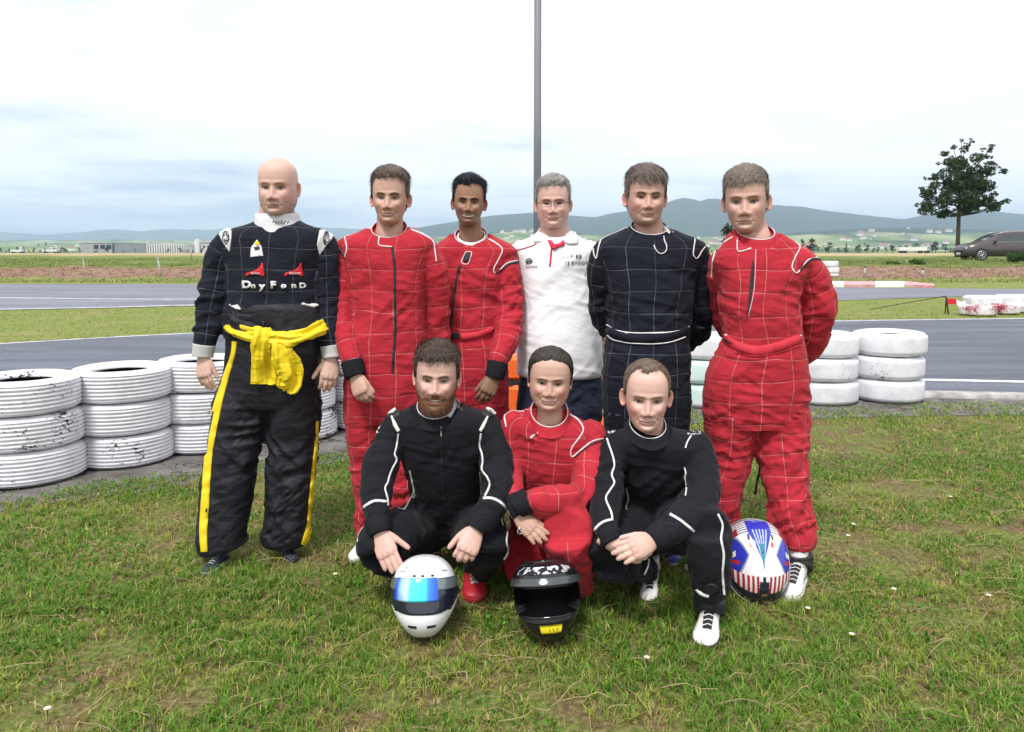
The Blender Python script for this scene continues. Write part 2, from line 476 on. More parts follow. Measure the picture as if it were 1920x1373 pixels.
n_f = tnoise(t, 14, 6, 0.75, stretch=(0.6, 1.0, 1)); n_g = tnoise(t, 1.6, 5, 0.6, stretch=(0.5, 1.4, 1))
c_infa = tramp(t, n_f, [(0.3, (0.075, 0.11, 0.018)), (0.5, (0.17, 0.21, 0.05)), (0.7, (0.27, 0.29, 0.09))])
c_infb = tramp(t, n_f, [(0.3, (0.16, 0.14, 0.05)), (0.55, (0.28, 0.25, 0.11)), (0.75, (0.36, 0.31, 0.17))])
c_inf = tmix(t, tstep(t, n_g, 0.48, 0.66), c_infa, c_infb)
n_b = tnoise(t, 5.5, 6, 0.75, stretch=(0.35, 1.0, 2.0))
c_bank = tramp(t, n_b, [(0.3, (0.075, 0.042, 0.026)), (0.46, (0.19, 0.115, 0.08)), (0.58, (0.30, 0.20, 0.145)), (0.70, (0.22, 0.20, 0.08))])
c_mead = tramp(t, tnoise(t, 2.2, 6, 0.7, stretch=(0.25, 1.0, 1)), [(0.3, (0.055, 0.085, 0.018)), (0.5, (0.12, 0.17, 0.04)), (0.7, (0.21, 0.24, 0.08))])
c_tan = tramp(t, tnoise(t, 0.15, 5, 0.6, stretch=(0.3, 1.0, 1)), [(0.3, (0.26, 0.21, 0.10)), (0.5, (0.42, 0.32, 0.18)), (0.7, (0.40, 0.34, 0.20))])
c_far = tramp(t, tnoise(t, 0.006, 5, 0.6, stretch=(0.6, 1.6, 1)), [(0.38, (0.02, 0.035, 0.012)), (0.48, (0.05, 0.09, 0.025)), (0.55, (0.12, 0.18, 0.05)), (0.66, (0.25, 0.24, 0.12))])
c = tmix(t, tstep(t, spx.outputs[1], 9.0, 10.0), c_near, c_inf)
c = tmix(t, tstep(t, wob, 35.2, 35.9), c, c_bank)
c = tmix(t, tstep(t, wob, 39.2, 40.0), c, c_mead)
c = tmix(t, tstep(t, wob2, 62, 84), c, c_tan)
c = tmix(t, tstep(t, wob2, 260, 300), c, c_far)
t.links.new(c, b.inputs['Base Color'])
bp = N('ShaderNodeBump', t); bp.inputs['Strength'].default_value = 0.6; bp.inputs['Distance'].default_value = 0.02
t.links.new(n_f, bp.inputs['Height']); t.links.new(bp.outputs[0], b.inputs['Normal'])
M['ground'] = m
tag(link('ground', make_mesh('ground', V, [grid_faces(len(ys), len(us), False)]), m), kind='structure')

def strip(name, rows, z, mat, kind='structure', n=140, thick=0.0):
    """rows: (px, py_far, py_near): a sheet lying on the ground between two curves read off the photo"""
    px = np.array([r[0] for r in rows], float)
    xs = np.linspace(px[0], px[-1], n)
    k1 = np.interp(xs, px, [r[1] for r in rows]); k2 = np.interp(xs, px, [r[2] for r in rows])
    ker = np.ones(9) / 9
    k1 = np.convolve(np.pad(k1, 4, 'edge'), ker, 'valid'); k2 = np.convolve(np.pad(k2, 4, 'edge'), ker, 'valid')
    P1 = np.array([G(x, y, 0)[:] for x, y in zip(xs, k1)]); P2 = np.array([G(x, y, 0)[:] for x, y in zip(xs, k2)])
    lev = [P2, P2 * 0.67 + P1 * 0.33, P2 * 0.33 + P1 * 0.67, P1]
    V = np.concatenate(lev); V[:, 2] = z
    F = [grid_faces(4, n, False)]
    if thick:
        B1 = P2.copy(); B1[:, 2] = 0; B2 = P1.copy(); B2[:, 2] = 0
        V = np.concatenate([B1, V, B2]); F = [grid_faces(6, n, False)]
    me = make_mesh(name, V, F, smooth=not thick)
    return tag(link(name, me, mat), kind=kind)

# asphalt of the kart track: fine stones, paler worn line, faint tyre streaks along x
def asphalt(name, c1, c2, patch=0.3):
    m = base_mat(name, rough=0.8, spec=0.35)
    t = m.node_tree; b = t.nodes['Principled BSDF']
    g_ = N('ShaderNodeNewGeometry', t)
    src = g_.outputs['Position']
    a1 = tnoise(t, 170, 2, 0.5, src); a2 = tnoise(t, 0.9, 5, 0.6, src, (0.22, 1.6, 1)); a3 = tnoise(t, 30, 5, 0.7, src)
    col = tramp(t, a1, [(0.3, tuple(v * 0.55 for v in c1)), (0.5, c1), (0.66, c2), (0.76, tuple(min(1, v * 1.9) for v in c2))])
    f = tstep(t, a2, 0.25, 0.75)
    mm = N('ShaderNodeMapRange', t); mm.inputs[3].default_value = 1 - patch; mm.inputs[4].default_value = 1 + patch
    t.links.new(f, mm.inputs[0])
    mu = N('ShaderNodeMixRGB', t, blend_type='MULTIPLY'); mu.inputs[0].default_value = 1
    t.links.new(col, mu.inputs[1]); t.links.new(mm.outputs[0], mu.inputs[2])
    t.links.new(mu.outputs[0], b.inputs['Base Color'])
    bp = N('ShaderNodeBump', t); bp.inputs['Strength'].default_value = 0.5; bp.inputs['Distance'].default_value = 0.004
    t.links.new(a3, bp.inputs['Height']); t.links.new(bp.outputs[0], b.inputs['Normal'])
    return m
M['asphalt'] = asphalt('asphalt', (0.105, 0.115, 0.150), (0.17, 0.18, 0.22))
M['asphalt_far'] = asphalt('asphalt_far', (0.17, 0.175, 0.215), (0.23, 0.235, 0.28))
# cracked old concrete
m = base_mat('old_concrete', rough=0.9, spec=0.2)
t = m.node_tree; b = t.nodes['Principled BSDF']; g_ = N('ShaderNodeNewGeometry', t); src = g_.outputs['Position']
q1 = tnoise(t, 2.4, 8, 0.72, src); q2 = tnoise(t, 60, 4, 0.7, src); q3 = tnoise(t, 5.2, 6, 0.7, src)
vo = N('ShaderNodeTexVoronoi', t, feature='DISTANCE_TO_EDGE'); vo.inputs['Scale'].default_value = 1.6
mp2 = N('ShaderNodeVectorMath', t, operation='ADD'); t.links.new(src, mp2.inputs[0])
nn = N('ShaderNodeTexNoise', t); nn.inputs['Scale'].default_value = 4; t.links.new(src, nn.inputs[0]); t.links.new(nn.outputs[1], mp2.inputs[1]); t.links.new(mp2.outputs[0], vo.inputs[0])
ca = tramp(t, q1, [(0.3, (0.06, 0.055, 0.052)), (0.48, (0.13, 0.12, 0.118)), (0.60, (0.18, 0.165, 0.165)), (0.70, (0.42, 0.39, 0.38))])
cb = tramp(t, q2, [(0.3, (0.10, 0.09, 0.08)), (0.7, (0.30, 0.28, 0.27))])
cc = tmix(t, tstep(t, q3, 0.5, 0.64), ca, cb)
crk = N('ShaderNodeMapRange', t); crk.inputs[1].default_value = 0.004; crk.inputs[2].default_value = 0.03; t.links.new(vo.outputs['Distance'], crk.inputs[0])
dk = N('ShaderNodeRGB', t); dk.outputs[0].default_value = (0.04, 0.038, 0.03, 1)
t.links.new(tmix(t, crk.outputs[0], dk.outputs[0], cc), b.inputs['Base Color'])
bp = N('ShaderNodeBump', t); bp.inputs['Strength'].default_value = 0.8; bp.inputs['Distance'].default_value = 0.02
t.links.new(q1, bp.inputs['Height']); t.links.new(bp.outputs[0], b.inputs['Normal'])
M['concrete'] = m

LAWN = [(-1400, 1200), (-700, 1060), (-200, 985), (0, 950), (80, 938), (150, 925), (300, 905), (450, 882), (650, 846), (900, 815), (1100, 795), (1290, 778), (1500, 770), (1920, 765), (2300, 766), (3200, 775)]
lx = [p[0] for p in LAWN]; ly = [p[1] for p in LAWN]
near_edge = lambda x: float(np.interp(x, [-1400, -300, 0, 300, 600, 1000, 1735, 1920, 2300, 3200], [1000, 832, 800, 768, 746, 738, 743, 748, 756, 775]))
far_edge = [(-1400, 760), (-500, 676), (0, 645), (200, 633), (360, 624), (600, 617), (900, 612), (1300, 606), (1565, 602), (1920, 597), (2600, 590), (3200, 588)]
fe = lambda x: float(np.interp(x, [p[0] for p in far_edge], [p[1] for p in far_edge]))
PX = list(np.linspace(-1400, 3200, 47))
strip('concrete_apron', [(x, near_edge(x) - 2, float(np.interp(x, lx, ly)) + 14 + 10 * (vn(x * 0.02)[()] - 0.5)) for x in PX], 0.004, M['concrete'])
strip('track', [(x, fe(x), near_edge(x)) for x in PX], 0.010, M['asphalt'])
m_line = noise_mat('road_paint', (0.45, 0.46, 0.50), (0.74, 0.74, 0.78), 9, 0.7, lo=0.3, hi=0.5, detail=8)
m_line2 = noise_mat('worn_road_paint', (0.26, 0.27, 0.31), (0.50, 0.50, 0.54), 3, 0.7, lo=0.35, hi=0.6, detail=8)
strip('edge_line', [(x, y - 1.6, y + 2.0) for x, y in ((560, 716), (900, 711), (1300, 710), (1735, 714), (1920, 718), (2300, 727), (3200, 745))], 0.014, m_line)
strip('edge_line', [(x, fe(x) + 0.4, fe(x) + 2.2) for x in PX], 0.014, m_line2)
strip('kerb_strip', [(x, near_edge(x) - 3.5, near_edge(x) + 3.5) for x in PX], 0.045, noise_mat('kerb_concrete', (0.26, 0.25, 0.24), (0.48, 0.46, 0.45), 7, 0.85, bump=0.5), thick=1)
# second track behind the grass island
far2 = lambda x: float(np.interp(x, [-1400, 0, 450, 960, 1560, 1760, 1920, 3200], [531, 533, 534, 537, 539.5, 541, 543, 552]))
near2 = lambda x: float(np.interp(x, [-1400, 0, 200, 390, 900, 1340, 1560, 1660, 1760, 1800, 1920, 2300, 3200], [604, 582, 578.5, 573, 569, 567, 566, 562, 556, 555, 556, 560, 575]))
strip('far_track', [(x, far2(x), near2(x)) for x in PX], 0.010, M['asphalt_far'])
strip('edge_line', [(x, y - 0.8, y + 0.8) for x, y in ((-1400, 561), (0, 559), (230, 562), (450, 562.5), (700, 560), (900, 556))], 0.015, m_line2)
strip('edge_line', [(x, near2(x) - 1.8, near2(x) + 0.1) for x in (-1400, 0, 200, 390, 900, 1340, 1560)], 0.015, m_line2)
# red and white kerb on the far side of the second track: four painted blocks
mk_w = noise_mat('kerb_white', (0.62, 0.60, 0.62), (0.80, 0.79, 0.80), 2, 0.7, lo=0.3, hi=0.5)
mk_r = noise_mat('kerb_red', (0.50, 0.22, 0.25), (0.60, 0.36, 0.38), 3, 0.7)
kerb = empty('kerb', G(1580, 536))
tag(kerb, 'low red and white painted kerb along the far edge of the back track', 'kerb')
kx = [1440, 1500, 1583, 1640, 1696, 1752]
for i in range(5):
    x0, x1 = kx[i] + 0.3, kx[i + 1] - 0.3
    a = G(x0, 538.8 if i < 4 else 538.8); b_ = G(x1, 538.8 if i < 4 else 541); 
    c_ = G(x1, 533.2 if i < 4 else 539); d_ = G(x0, 533.2)
    z = 0.10
    o = kerb.location
    V = [(p.x - o.x, p.y - o.y, zz) for zz in (0.0, z) for p in (a, b_, c_, d_)]
    V[7] = (V[7][0], V[7][1], z + 0.03); V[6] = (V[6][0], V[6][1], z + 0.03)
    mb = MB(); mb.add(V, [(0, 1, 5, 4), (1, 2, 6, 5), (2, 3, 7, 6), (3, 0, 4, 7), (4, 5, 6, 7)])
    child('kerb_block', mb.mesh('kerb_block'), mk_r if i % 2 == 0 else mk_w, kerb)

# ------------------------------------------------------------------ hills
azs = np.linspace(-3200, 5100, 520)
dist = np.concatenate([np.linspace(1300, 3000, 16)[:-1], np.linspace(3000, 7500, 56)[:-1], np.linspace(7500, 13500, 20)])
def ridge(px, pts, Yr, width_f, width_b, DD):
    py = np.interp(px, [p[0] for p in pts], [p[1] for p in pts])
    ker = np.ones(5) / 5
    h = (468 - py) / 1450 * Yr + 60
    dd = DD - Yr
    s = np.where(dd < 0, np.clip(1 + dd / width_f, 0, 1), np.clip(1 - dd / width_b, 0, 1))
    return h, s * s * (3 - 2 * s)
DD, AA = np.meshgrid(dist, azs, indexing='ij')
Z = np.interp(DD, [1300, 1600, 2500, 4500, 7500, 13500], [-8, -6, 12, 40, 70, 90])
Z = Z + (fbm(AA * DD / 1450 / 700, DD / 500, seed=31) - 0.5) * np.interp(DD, [1300, 2200, 4000], [0, 22, 50])
main = [(-3200, 455), (-400, 452), (500, 455), (640, 450), (740, 436), (800, 427), (860, 417), (920, 406), (1000, 401), (1050, 404), (1112, 408), (1150, 401), (1200, 393), (1235, 386), (1254, 380), (1268, 374.5), (1282, 372.5), (1296, 376), (1308, 380), (1320, 376.5), (1333, 374), (1347, 375.5), (1372, 380), (1400, 382), (1430, 384), (1480, 388), (1560, 400), (1690, 413), (1740, 402), (1780, 396), (1830, 394), (1870, 398), (1920, 404), (2100, 396), (2500, 385), (3300, 410), (5100, 430)]
h, s = ridge(AA, main, 6200, 2100, 2600, DD)
Z = np.maximum(Z, Z + (h - 60 - Z) * s)
fore = [(-3200, 466), (700, 463), (780, 452), (860, 440), (960, 432), (1050, 436), (1200, 447), (1400, 445), (1500, 436), (1620, 430), (1700, 427), (1800, 430), (1920, 434), (2400, 440), (5100, 455)]
h, s = ridge(AA, fore, 3800, 1500, 1000, DD)
Z = np.maximum(Z, Z + (h - 60 - Z) * s)
left = [(-3200, 425), (-1200, 436), (-300, 432), (0, 437), (90, 441), (150, 436), (185, 431), (225, 430), (260, 434), (320, 430), (380, 431), (460, 428), (560, 426), (680, 430), (820, 440), (1000, 450), (5100, 452)]
h, s = ridge(AA, left, 11500, 2500, 1500, DD)
Z = np.maximum(Z, Z + (h - 60 - Z) * s)
rough_ = (fbm(AA * DD / 1450 / 260, DD / 260, seed=77, o=5) - 0.5)
Z = Z + rough_ * np.interp(DD, [1300, 3000, 6000, 12000], [2, 18, 34, 44]) * sst(DD, 1500, 3500)
X_ = (AA - 960) / 1450 * DD
V = np.stack([X_, DD, Z], -1).reshape(-1, 3)
m = base_mat('hillside', rough=1.0, spec=0.05)
t = m.node_tree; b = t.nodes['Principled BSDF']; geo = N('ShaderNodeNewGeometry', t)
spz = N('ShaderNodeSeparateXYZ', t); t.links.new(geo.outputs['Position'], spz.inputs[0])
fields = tramp(t, tnoise(t, 0.0035, 6, 0.6, geo.outputs['Position'], (1.0, 0.5, 1)), [(0.36, (0.025, 0.045, 0.015)), (0.46, (0.10, 0.16, 0.04)), (0.54, (0.21, 0.26, 0.09)), (0.66, (0.36, 0.34, 0.18))])
wood = tramp(t, tnoise(t, 0.02, 6, 0.7, geo.outputs['Position']), [(0.35, (0.010, 0.020, 0.010)), (0.65, (0.035, 0.055, 0.025))])
alt = tmath(t, 'MULTIPLY_ADD', tnoise(t, 0.0022, 4, 0.6, geo.outputs['Position']), 150.0, spz.outputs[2])
t.links.new(tmix(t, tstep(t, alt, 128, 150), fields, wood), b.inputs['Base Color'])
tag(link('hills', make_mesh('hills', V, [grid_faces(len(dist), len(azs), False)]), m), kind='structure')

def hillz(x, y):
    px = 960 + x / y * 1450
    i = np.searchsorted(dist, y); j = np.searchsorted(azs, px)
    i = min(max(i, 1), len(dist) - 1); j = min(max(j, 1), len(azs) - 1)
    if y < dist[0]: return float(zg(y))
    a = (y - dist[i - 1]) / (dist[i] - dist[i - 1]); c_ = (px - azs[j - 1]) / (azs[j] - azs[j - 1])
    zz = Z[i - 1, j - 1] * (1 - a) * (1 - c_) + Z[i, j - 1] * a * (1 - c_) + Z[i - 1, j] * (1 - a) * c_ + Z[i, j] * a * c_
    return max(float(zz), float(zg(y)))

# ------------------------------------------------------------------ trees
M['bark'] = noise_mat('bark', (0.05, 0.04, 0.03), (0.12, 0.10, 0.085), 12, 0.95, bump=0.8, stretch=(1, 1, 0.25))
M['leaf'] = attr_mat('leaf', rough=0.6, spec=0.25, trans=0.25)
def leaf_cloud(P, size, cols, seed=0, up=0.3):
    """P (n,3) leaf positions -> quads"""
    r = np.random.RandomState(seed); n = len(P)
    a = r.normal(size=(n, 3)); a[:, 2] *= (1 - up); a /= np.linalg.norm(a, axis=1)[:, None]
    b_ = r.normal(size=(n, 3)); b_ -= a * (a * b_).sum(1)[:, None]; b_ /= np.linalg.norm(b_, axis=1)[:, None]
    s = size * r.uniform(0.6, 1.35, n)[:, None]
    V = np.stack([P - a * s, P - b_ * s * 0.55, P + a * s, P + b_ * s * 0.55], 1).reshape(-1, 3)
    F = np.arange(n * 4).reshape(-1, 4)
    return V, F, np.repeat(cols, 4, 0)
def crown(root, centers, radii, n, size, c1, c2, seed, name='crown', squash=0.8):
    r = np.random.RandomState(seed)
    w = np.array(radii) ** 2.2; k = r.choice(len(centers), n, p=w / w.sum())
    d = r.normal(size=(n, 3)); d /= np.linalg.norm(d, axis=1)[:, None]
    rad = np.array(radii)[k] * r.uniform(0.25, 1, n) ** 0.5
    P = np.array(centers)[k] + d * rad[:, None] * np.array([1, 1, squash])
    f = fbm(P[:, 0] * 1.3, P[:, 1] * 1.3, P[:, 2] * 1.3, seed) * 0.8 + r.uniform(0, 0.45, n) - 0.1
    col = np.array(c1)[None] * (1 - f[:, None]) + np.array(c2)[None] * f[:, None]
    V, F, C_ = leaf_cloud(P, size, col, seed)
    me = make_mesh(name, V, [F], False); set_col(me, C_)
    return child(name, me, M['leaf'], root)
# the lone tree behind the van
Yt = 61.0
tb = W(1795, 470, Yt); tb.z = float(zg(Yt)) - 0.05
tree = empty('tree', tb)
tag(tree, 'tall dark green broadleaf tree standing alone behind the parked brown van', 'tree')
sc_ = Yt / FPX
mb = MB()
tz = lambda py: W(1795, py, Yt).z - tb.z
trunk = [(0, 0, 0), (0.02, 0, tz(440)), (0.0, 0, tz(400)), (0.05, 0, tz(360)), (-0.03, 0.05, tz(320)), (0.0, 0, tz(285))]
mb.tube(trunk, [0.19, 0.15, 0.14, 0.11, 0.07, 0.03], 10)
cl = [(-62, 395, 12), (-70, 383, 8), (-48, 388, 15), (-30, 398, 12), (-8, 402, 11), (-58, 352, 11), (-46, 362, 17), (-30, 375, 20), (-14, 350, 22), (-34, 332, 15), (-48, 330, 8), (-36, 305, 8), (-35, 292, 5), (-25, 318, 12), (-12, 308, 14), (0, 285, 10), (4, 272, 7), (8, 264, 4), (10, 300, 16), (22, 318, 18), (40, 296, 9), (46, 282, 7), (48, 275, 4), (34, 330, 18), (52, 322, 12), (64, 320, 9), (70, 316, 5), (52, 345, 14), (30, 352, 22), (8, 340, 22), (56, 366, 8), (44, 378, 16), (20, 382, 20), (0, 370, 22), (28, 392, 10), (62, 388, 10), (74, 382, 9), (84, 378, 6), (52, 392, 9), (-20, 345, 15), (12, 396, 8)]
cen, rad = [], []
rt = random.Random(3)
for dx, py, rp in cl:
    for k in range(3):
        cen.append((dx * sc_ + rt.uniform(-.2, .2), rt.uniform(-1, 1) * (2.4 - abs(dx) * sc_ * 0.45), tz(py) + rt.uniform(-.15, .15))); rad.append(rp * sc_ * rt.uniform(0.8, 1.02) * (1 if k == 0 else 0.72))
for i, c_ in enumerate(cen[::3]):
    h0 = max(tz(405), min(c_[2] - 0.5, tz(330)) - abs(c_[0]) * 0.35)
    p0 = Vector((0, 0, h0)); p1 = Vector(c_)
    mb.tube([p0, p0.lerp(p1, 0.5) + Vector((0, 0, -0.12)), p1], [0.065, 0.04, 0.015], 5)
child('trunk', mb.mesh('trunk', True), M['bark'], tree)
crown(tree, cen, rad, 12500, 0.115, (0.016, 0.032, 0.016), (0.075, 0.115, 0.05), 5)

# far trees: four kinds, copied with their parts
protos = []
kinds = [('round_tree', 5.0, 3.6), ('oval_tree', 8.0, 3.2), ('spreading_tree', 6.0, 5.0), ('conifer', 9.0, 2.2)]
for k, (nm, hh, ww) in enumerate(kinds):
    root = empty(nm, (0, 0, -500))
    mb = MB(); mb.tube([(0, 0, 0), (0, 0, hh * 0.5), (0.1, 0, hh * 0.8)], [0.22, 0.15, 0.05], 6)
    child('trunk', mb.mesh('trunk', True), M['bark'], root)
    rr = random.Random(40 + k); cen, rad = [], []
    for q in range(16):
        u = rr.random()
        if nm == 'conifer':
            z_ = hh * (0.15 + 0.85 * u); w_ = ww * 0.5 * (1 - u) * 1.0
            cen.append((rr.uniform(-w_, w_), rr.uniform(-w_, w_), z_)); rad.append(0.35 + ww * 0.3 * (1 - u))
        else:
            a = rr.uniform(0, 6.28); w_ = ww * 0.36 * math.sqrt(rr.random())
            cen.append((math.cos(a) * w_, math.sin(a) * w_, hh * (0.35 + 0.55 * u))); rad.append(ww * 0.2 * rr.uniform(0.7, 1.2))
    crown(root, cen, rad, 420, ww * 0.07, (0.012, 0.022, 0.010), (0.045, 0.075, 0.025), 60 + k)
    protos.append(root)
first = [True] * 4
def put_tree(k, loc, s, label, group):
    if first[k]:
        o = protos[k]; first[k] = False
    else:
        o = dup_tree(protos[k])
    o.location = loc; o.scale = (s, s, s); o.rotation_euler = (0, 0, rt.uniform(0, 6.28))
    tag(o, label, 'tree', group)
ZX = [60, 150, 280, 420, 700, 1000, 1200, 1480, 1600, 1690, 1800]
ZN = ['at the left edge', 'left of the grey warehouse', 'by the grey warehouse', 'by the white hall', 'behind the men at left', 'left of the pole', 'right of the pole', 'behind the men at right', 'right of the group', 'left of the lorry trailer', 'left of the lone tree', 'behind the van']
KL = ['small round dark tree on the far plain', 'oval dark tree on the far plain', 'wide spreading dark tree on the far plain', 'narrow pointed dark tree on the far plain']
def far_tree(px, Y, hpx, k):
    x = (px - 960) / FPX * Y
    zone = ZN[int(np.clip(np.searchsorted(ZX, px) , 0, len(ZN) - 1))] + (', farther row' if Y > 1200 else '')
    put_tree(k, (x, Y, hillz(x, Y) - 0.2), hpx * Y / FPX / kinds[k][1], KL[k] + ' ' + zone, 'trees scattered over the far plain')
rt = random.Random(9)
for px in list(range(-40, 400, 9)):
    far_tree(px + rt.uniform(-4, 4), rt.uniform(420, 900), rt.uniform(5, 12), rt.choice([0, 0, 2, 1]))
for px in list(range(1370, 1960, 11)):
    far_tree(px + rt.uniform(-5, 5), rt.uniform(380, 800), rt.uniform(9, 22), rt.choice([0, 1, 2, 0]))
for px in (1585, 1609): far_tree(px, 420, 26, 3)
for px in list(range(620, 1360, 16)):
    far_tree(px + rt.uniform(-7, 7), rt.uniform(500, 1000), rt.uniform(6, 12), rt.choice([0, 1, 2]))
for px in list(range(-60, 460, 22)) + list(range(900, 1960, 26)):
    far_tree(px + rt.uniform(-9, 9), rt.uniform(1700, 2600), rt.uniform(4, 8), rt.choice([0, 2]))
put_tree(2, (*W(1368, 470, 95)[:2], float(zg(95)) - 0.1), 0.62, 'bushy olive green tree behind the shoulders of the two men at right', None)
put_tree(1, (*W(1505, 470, 130)[:2], float(zg(130)) - 0.1), 0.36, 'dark low tree just beside the shoulder of the red suited man at right', None)
put_tree(0, (*W(1520, 470, 160)[:2], float(zg(160)) - 0.1), 0.62, 'small dark tree at the edge of the tan field right of the red suited man', None)

# ------------------------------------------------------------------ far houses
M['render_w'] = noise_mat('white_render', (0.62, 0.62, 0.62), (0.78, 0.78, 0.77), 2, 0.9)
M['roof_t'] = noise_mat('roof_tiles', (0.22, 0.10, 0.07), (0.36, 0.20, 0.15), 2, 0.9)
hp = empty('house', (0, 0, -500))
mb = MB(); mb.prism([(-5, 0), (5, 0), (5, 5.5), (0, 8.6), (-5, 5.5)], 'y', -6, 6)
child('wall', mb.mesh('wall'), M['render_w'], hp)
mb = MB()
for s_ in (-1, 1):
    mb.add([(s_ * 5.5, -6.5, 5.3), (0, -6.5, 8.8), (0, 6.5, 8.8), (s_ * 5.5, 6.5, 5.3), (s_ * 5.5, -6.5, 5.6), (0, -6.5, 9.1), (0, 6.5, 9.1), (s_ * 5.5, 6.5, 5.6)], [(0, 1, 2, 3), (4, 5, 6, 7), (0, 1, 5, 4), (2, 3, 7, 6), (0, 3, 7, 4)])
child('roof', mb.mesh('roof'), M['roof_t'], hp)
h0 = True
def house(px, Y, s):
    global h0
    o = hp if h0 else dup_tree(hp); h0 = False
    x = (px - 960) / FPX * Y
    o.location = (x, Y, hillz(x, Y) - 1); o.scale = (s, s, s * rt.uniform(0.8, 1.1)); o.rotation_euler = (0, 0, rt.choice([0.2, 1.4, 1.7, 0.6]))
    tag(o, 'tiny pale far village house ' + ZN[int(np.searchsorted(ZX, px))], 'house', 'village houses below the hills')
for a, b_, n, y0, y1 in ((30, 420, 34, 1900, 3300), (905, 1000, 24, 2300, 3400), (1075, 1115, 6, 2200, 3200), (1290, 1370, 22, 2100, 3300), (1480, 1790, 34, 1900, 3400)):
    for k in range(n):
        house(rt.uniform(a, b_), rt.uniform(y0, y1), rt.uniform(0.8, 1.7))

# ------------------------------------------------------------------ industrial buildings at left
M['panel'] = noise_mat('grey_panel', (0.30, 0.31, 0.33), (0.36, 0.37, 0.39), 0.4, 0.6)
M['panel_d'] = noise_mat('dark_grey_panel', (0.20, 0.22, 0.24), (0.25, 0.27, 0.29), 0.4, 0.6)
M['dark_glass'] = base_mat('dark_glass', (0.02, 0.025, 0.035), 0.15)
def bz(px, Y): return W(px, 474.5, Y)
Yb = 600.0; k_ = Yb / FPX
o0 = bz(152, Yb); zb = float(zg(Yb))
wh = empty('warehouse', (o0.x, Yb, zb)); tag(wh, 'long flat grey warehouse with three dark square windows behind the fields at left', 'building')
mb = MB(); mb.box((29 * k_, 12, 9 * k_), (58 * k_, 24, 18.5 * k_)); child('wall', mb.mesh('wall'), M['panel'], wh)
mb = MB(); mb.box((29 * k_, 12, 18.6 * k_), (59 * k_, 24.6, 0.6 * k_)); child('roof', mb.mesh('roof'), M['panel_d'], wh)
for x in (28.5, 41, 52.5):
    mb = MB(); mb.box((x * k_, -0.05, 11.5 * k_), (8.5 * k_, 0.5, 7.5 * k_)); child('window', mb.mesh('window'), M['dark_glass'], wh)
wh2 = empty('annex', (o0.x + 59 * k_, Yb, zb)); tag(wh2, 'darker grey windowless hall between the grey warehouse and the white tank hall', 'building')
mb = MB(); mb.box((32 * k_, 14, 9 * k_), (62 * k_, 24, 17.5 * k_)); child('wall', mb.mesh('wall'), M['panel_d'], wh2)
mb = MB(); mb.box((32 * k_, 14, 18.1 * k_), (63 * k_, 24.5, 0.5 * k_)); child('roof', mb.mesh('roof'), M['panel'], wh2)
sh = empty('tank_hall', (o0.x + 123 * k_, Yb, zb)); tag(sh, 'long white ribbed hall right of the grey halls at far left', 'building')
mb = MB(); mb.box((35 * k_, 10, 8.5 * k_), (70 * k_, 20, 17 * k_)); child('wall', mb.mesh('wall'), M['render_w'], sh)
for i in range(15):
    mb = MB(); mb.box(((3 + i * 4.6) * k_, -0.4, 8.3 * k_), (1.0 * k_, 0.8, 16 * k_)); child('pillar', mb.mesh('pillar'), M['panel'], sh)
tw = empty('tower', (o0.x + 209 * k_, Yb + 10, zb)); tag(tw, 'slim white silo tower between the white hall and the pinkish building', 'tower')
mb = MB(); mb.tube([(0, 0, 0), (0, 0, 25 * k_)], [5.5 * k_] * 2, 16); mb.tube([(0, 0, 25 * k_), (0, 0, 29 * k_)], [3.5 * k_] * 2, 12); child('wall', mb.mesh('wall'), M['render_w'], tw)
mb = MB(); mb.box((0, 0, 29.4 * k_), (9 * k_, 9 * k_, 1.2 * k_)); child('roof', mb.mesh('roof'), M['panel'], tw)
pk = empty('building', (o0.x + 218 * k_, Yb + 8, zb)); tag(pk, 'pale pinkish hall partly hidden behind the arm of the bald man', 'building')
mb = MB(); mb.box((26 * k_, 10, 9.5 * k_), (52 * k_, 20, 19 * k_)); child('wall', mb.mesh('wall'), noise_mat('pink_render', (0.55, 0.48, 0.48), (0.68, 0.62, 0.62), 1, 0.9), pk)
mb = MB(); mb.box((26 * k_, 10, 19.5 * k_), (53 * k_, 21, 1 * k_)); child('roof', mb.mesh('roof'), M['panel'], pk)
for i in range(6):
    mb = MB(); mb.box(((5 + i * 8) * k_, -0.05, 12 * k_), (4 * k_, 0.5, 4 * k_)); child('window', mb.mesh('window'), M['dark_glass'], pk)
# trucks far away
def lorry(px0, px1, py0, Y, label):
    kk = Y / FPX; w = (px1 - px0) * kk
    x0 = (px0 - 960) * kk; zz = float(zg(Y)) if Y < 1300 else hillz(x0, Y)
    h = 1.42 + (468 - py0) * kk - zz
    r_ = empty('lorry', (x0, Y, zz)); tag(r_, label, 'lorry')
    mb = MB(); mb.box((w * 0.46, 1.2, 0.9 + (h - 0.9) / 2), (w * 0.84, 2.4, h - 0.9)); child('trailer', mb.mesh('trailer'), M['render_w'], r_)
    mb = MB(); mb.prism([(w * 0.89, 0.7), (w, 0.7), (w, h * 0.5), (w * 0.97, h * 0.85), (w * 0.89, h * 0.85)], 'y', 0, 2.4); child('cab', mb.mesh('cab'), M['panel'], r_)
    for fx in (0.15, 0.22, 0.72, 0.93):
        mb = MB(); mb.tube([(w * fx, -0.02, 0.5), (w * fx, 2.42, 0.5)], 0.5, 12); child('wheel', mb.mesh('wheel'), M['black_trim'], r_)
lorry(1683, 1744, 463.5, 290, 'long white lorry trailer parked beyond the tan field left of the lone tree')
lorry(80, 112, 467.5, 520, 'small white lorry on the far road left of the grey warehouse, nearer the warehouse')
lorry(20, 46, 468.5, 560, 'small white lorry on the far road near the left edge of the photo')

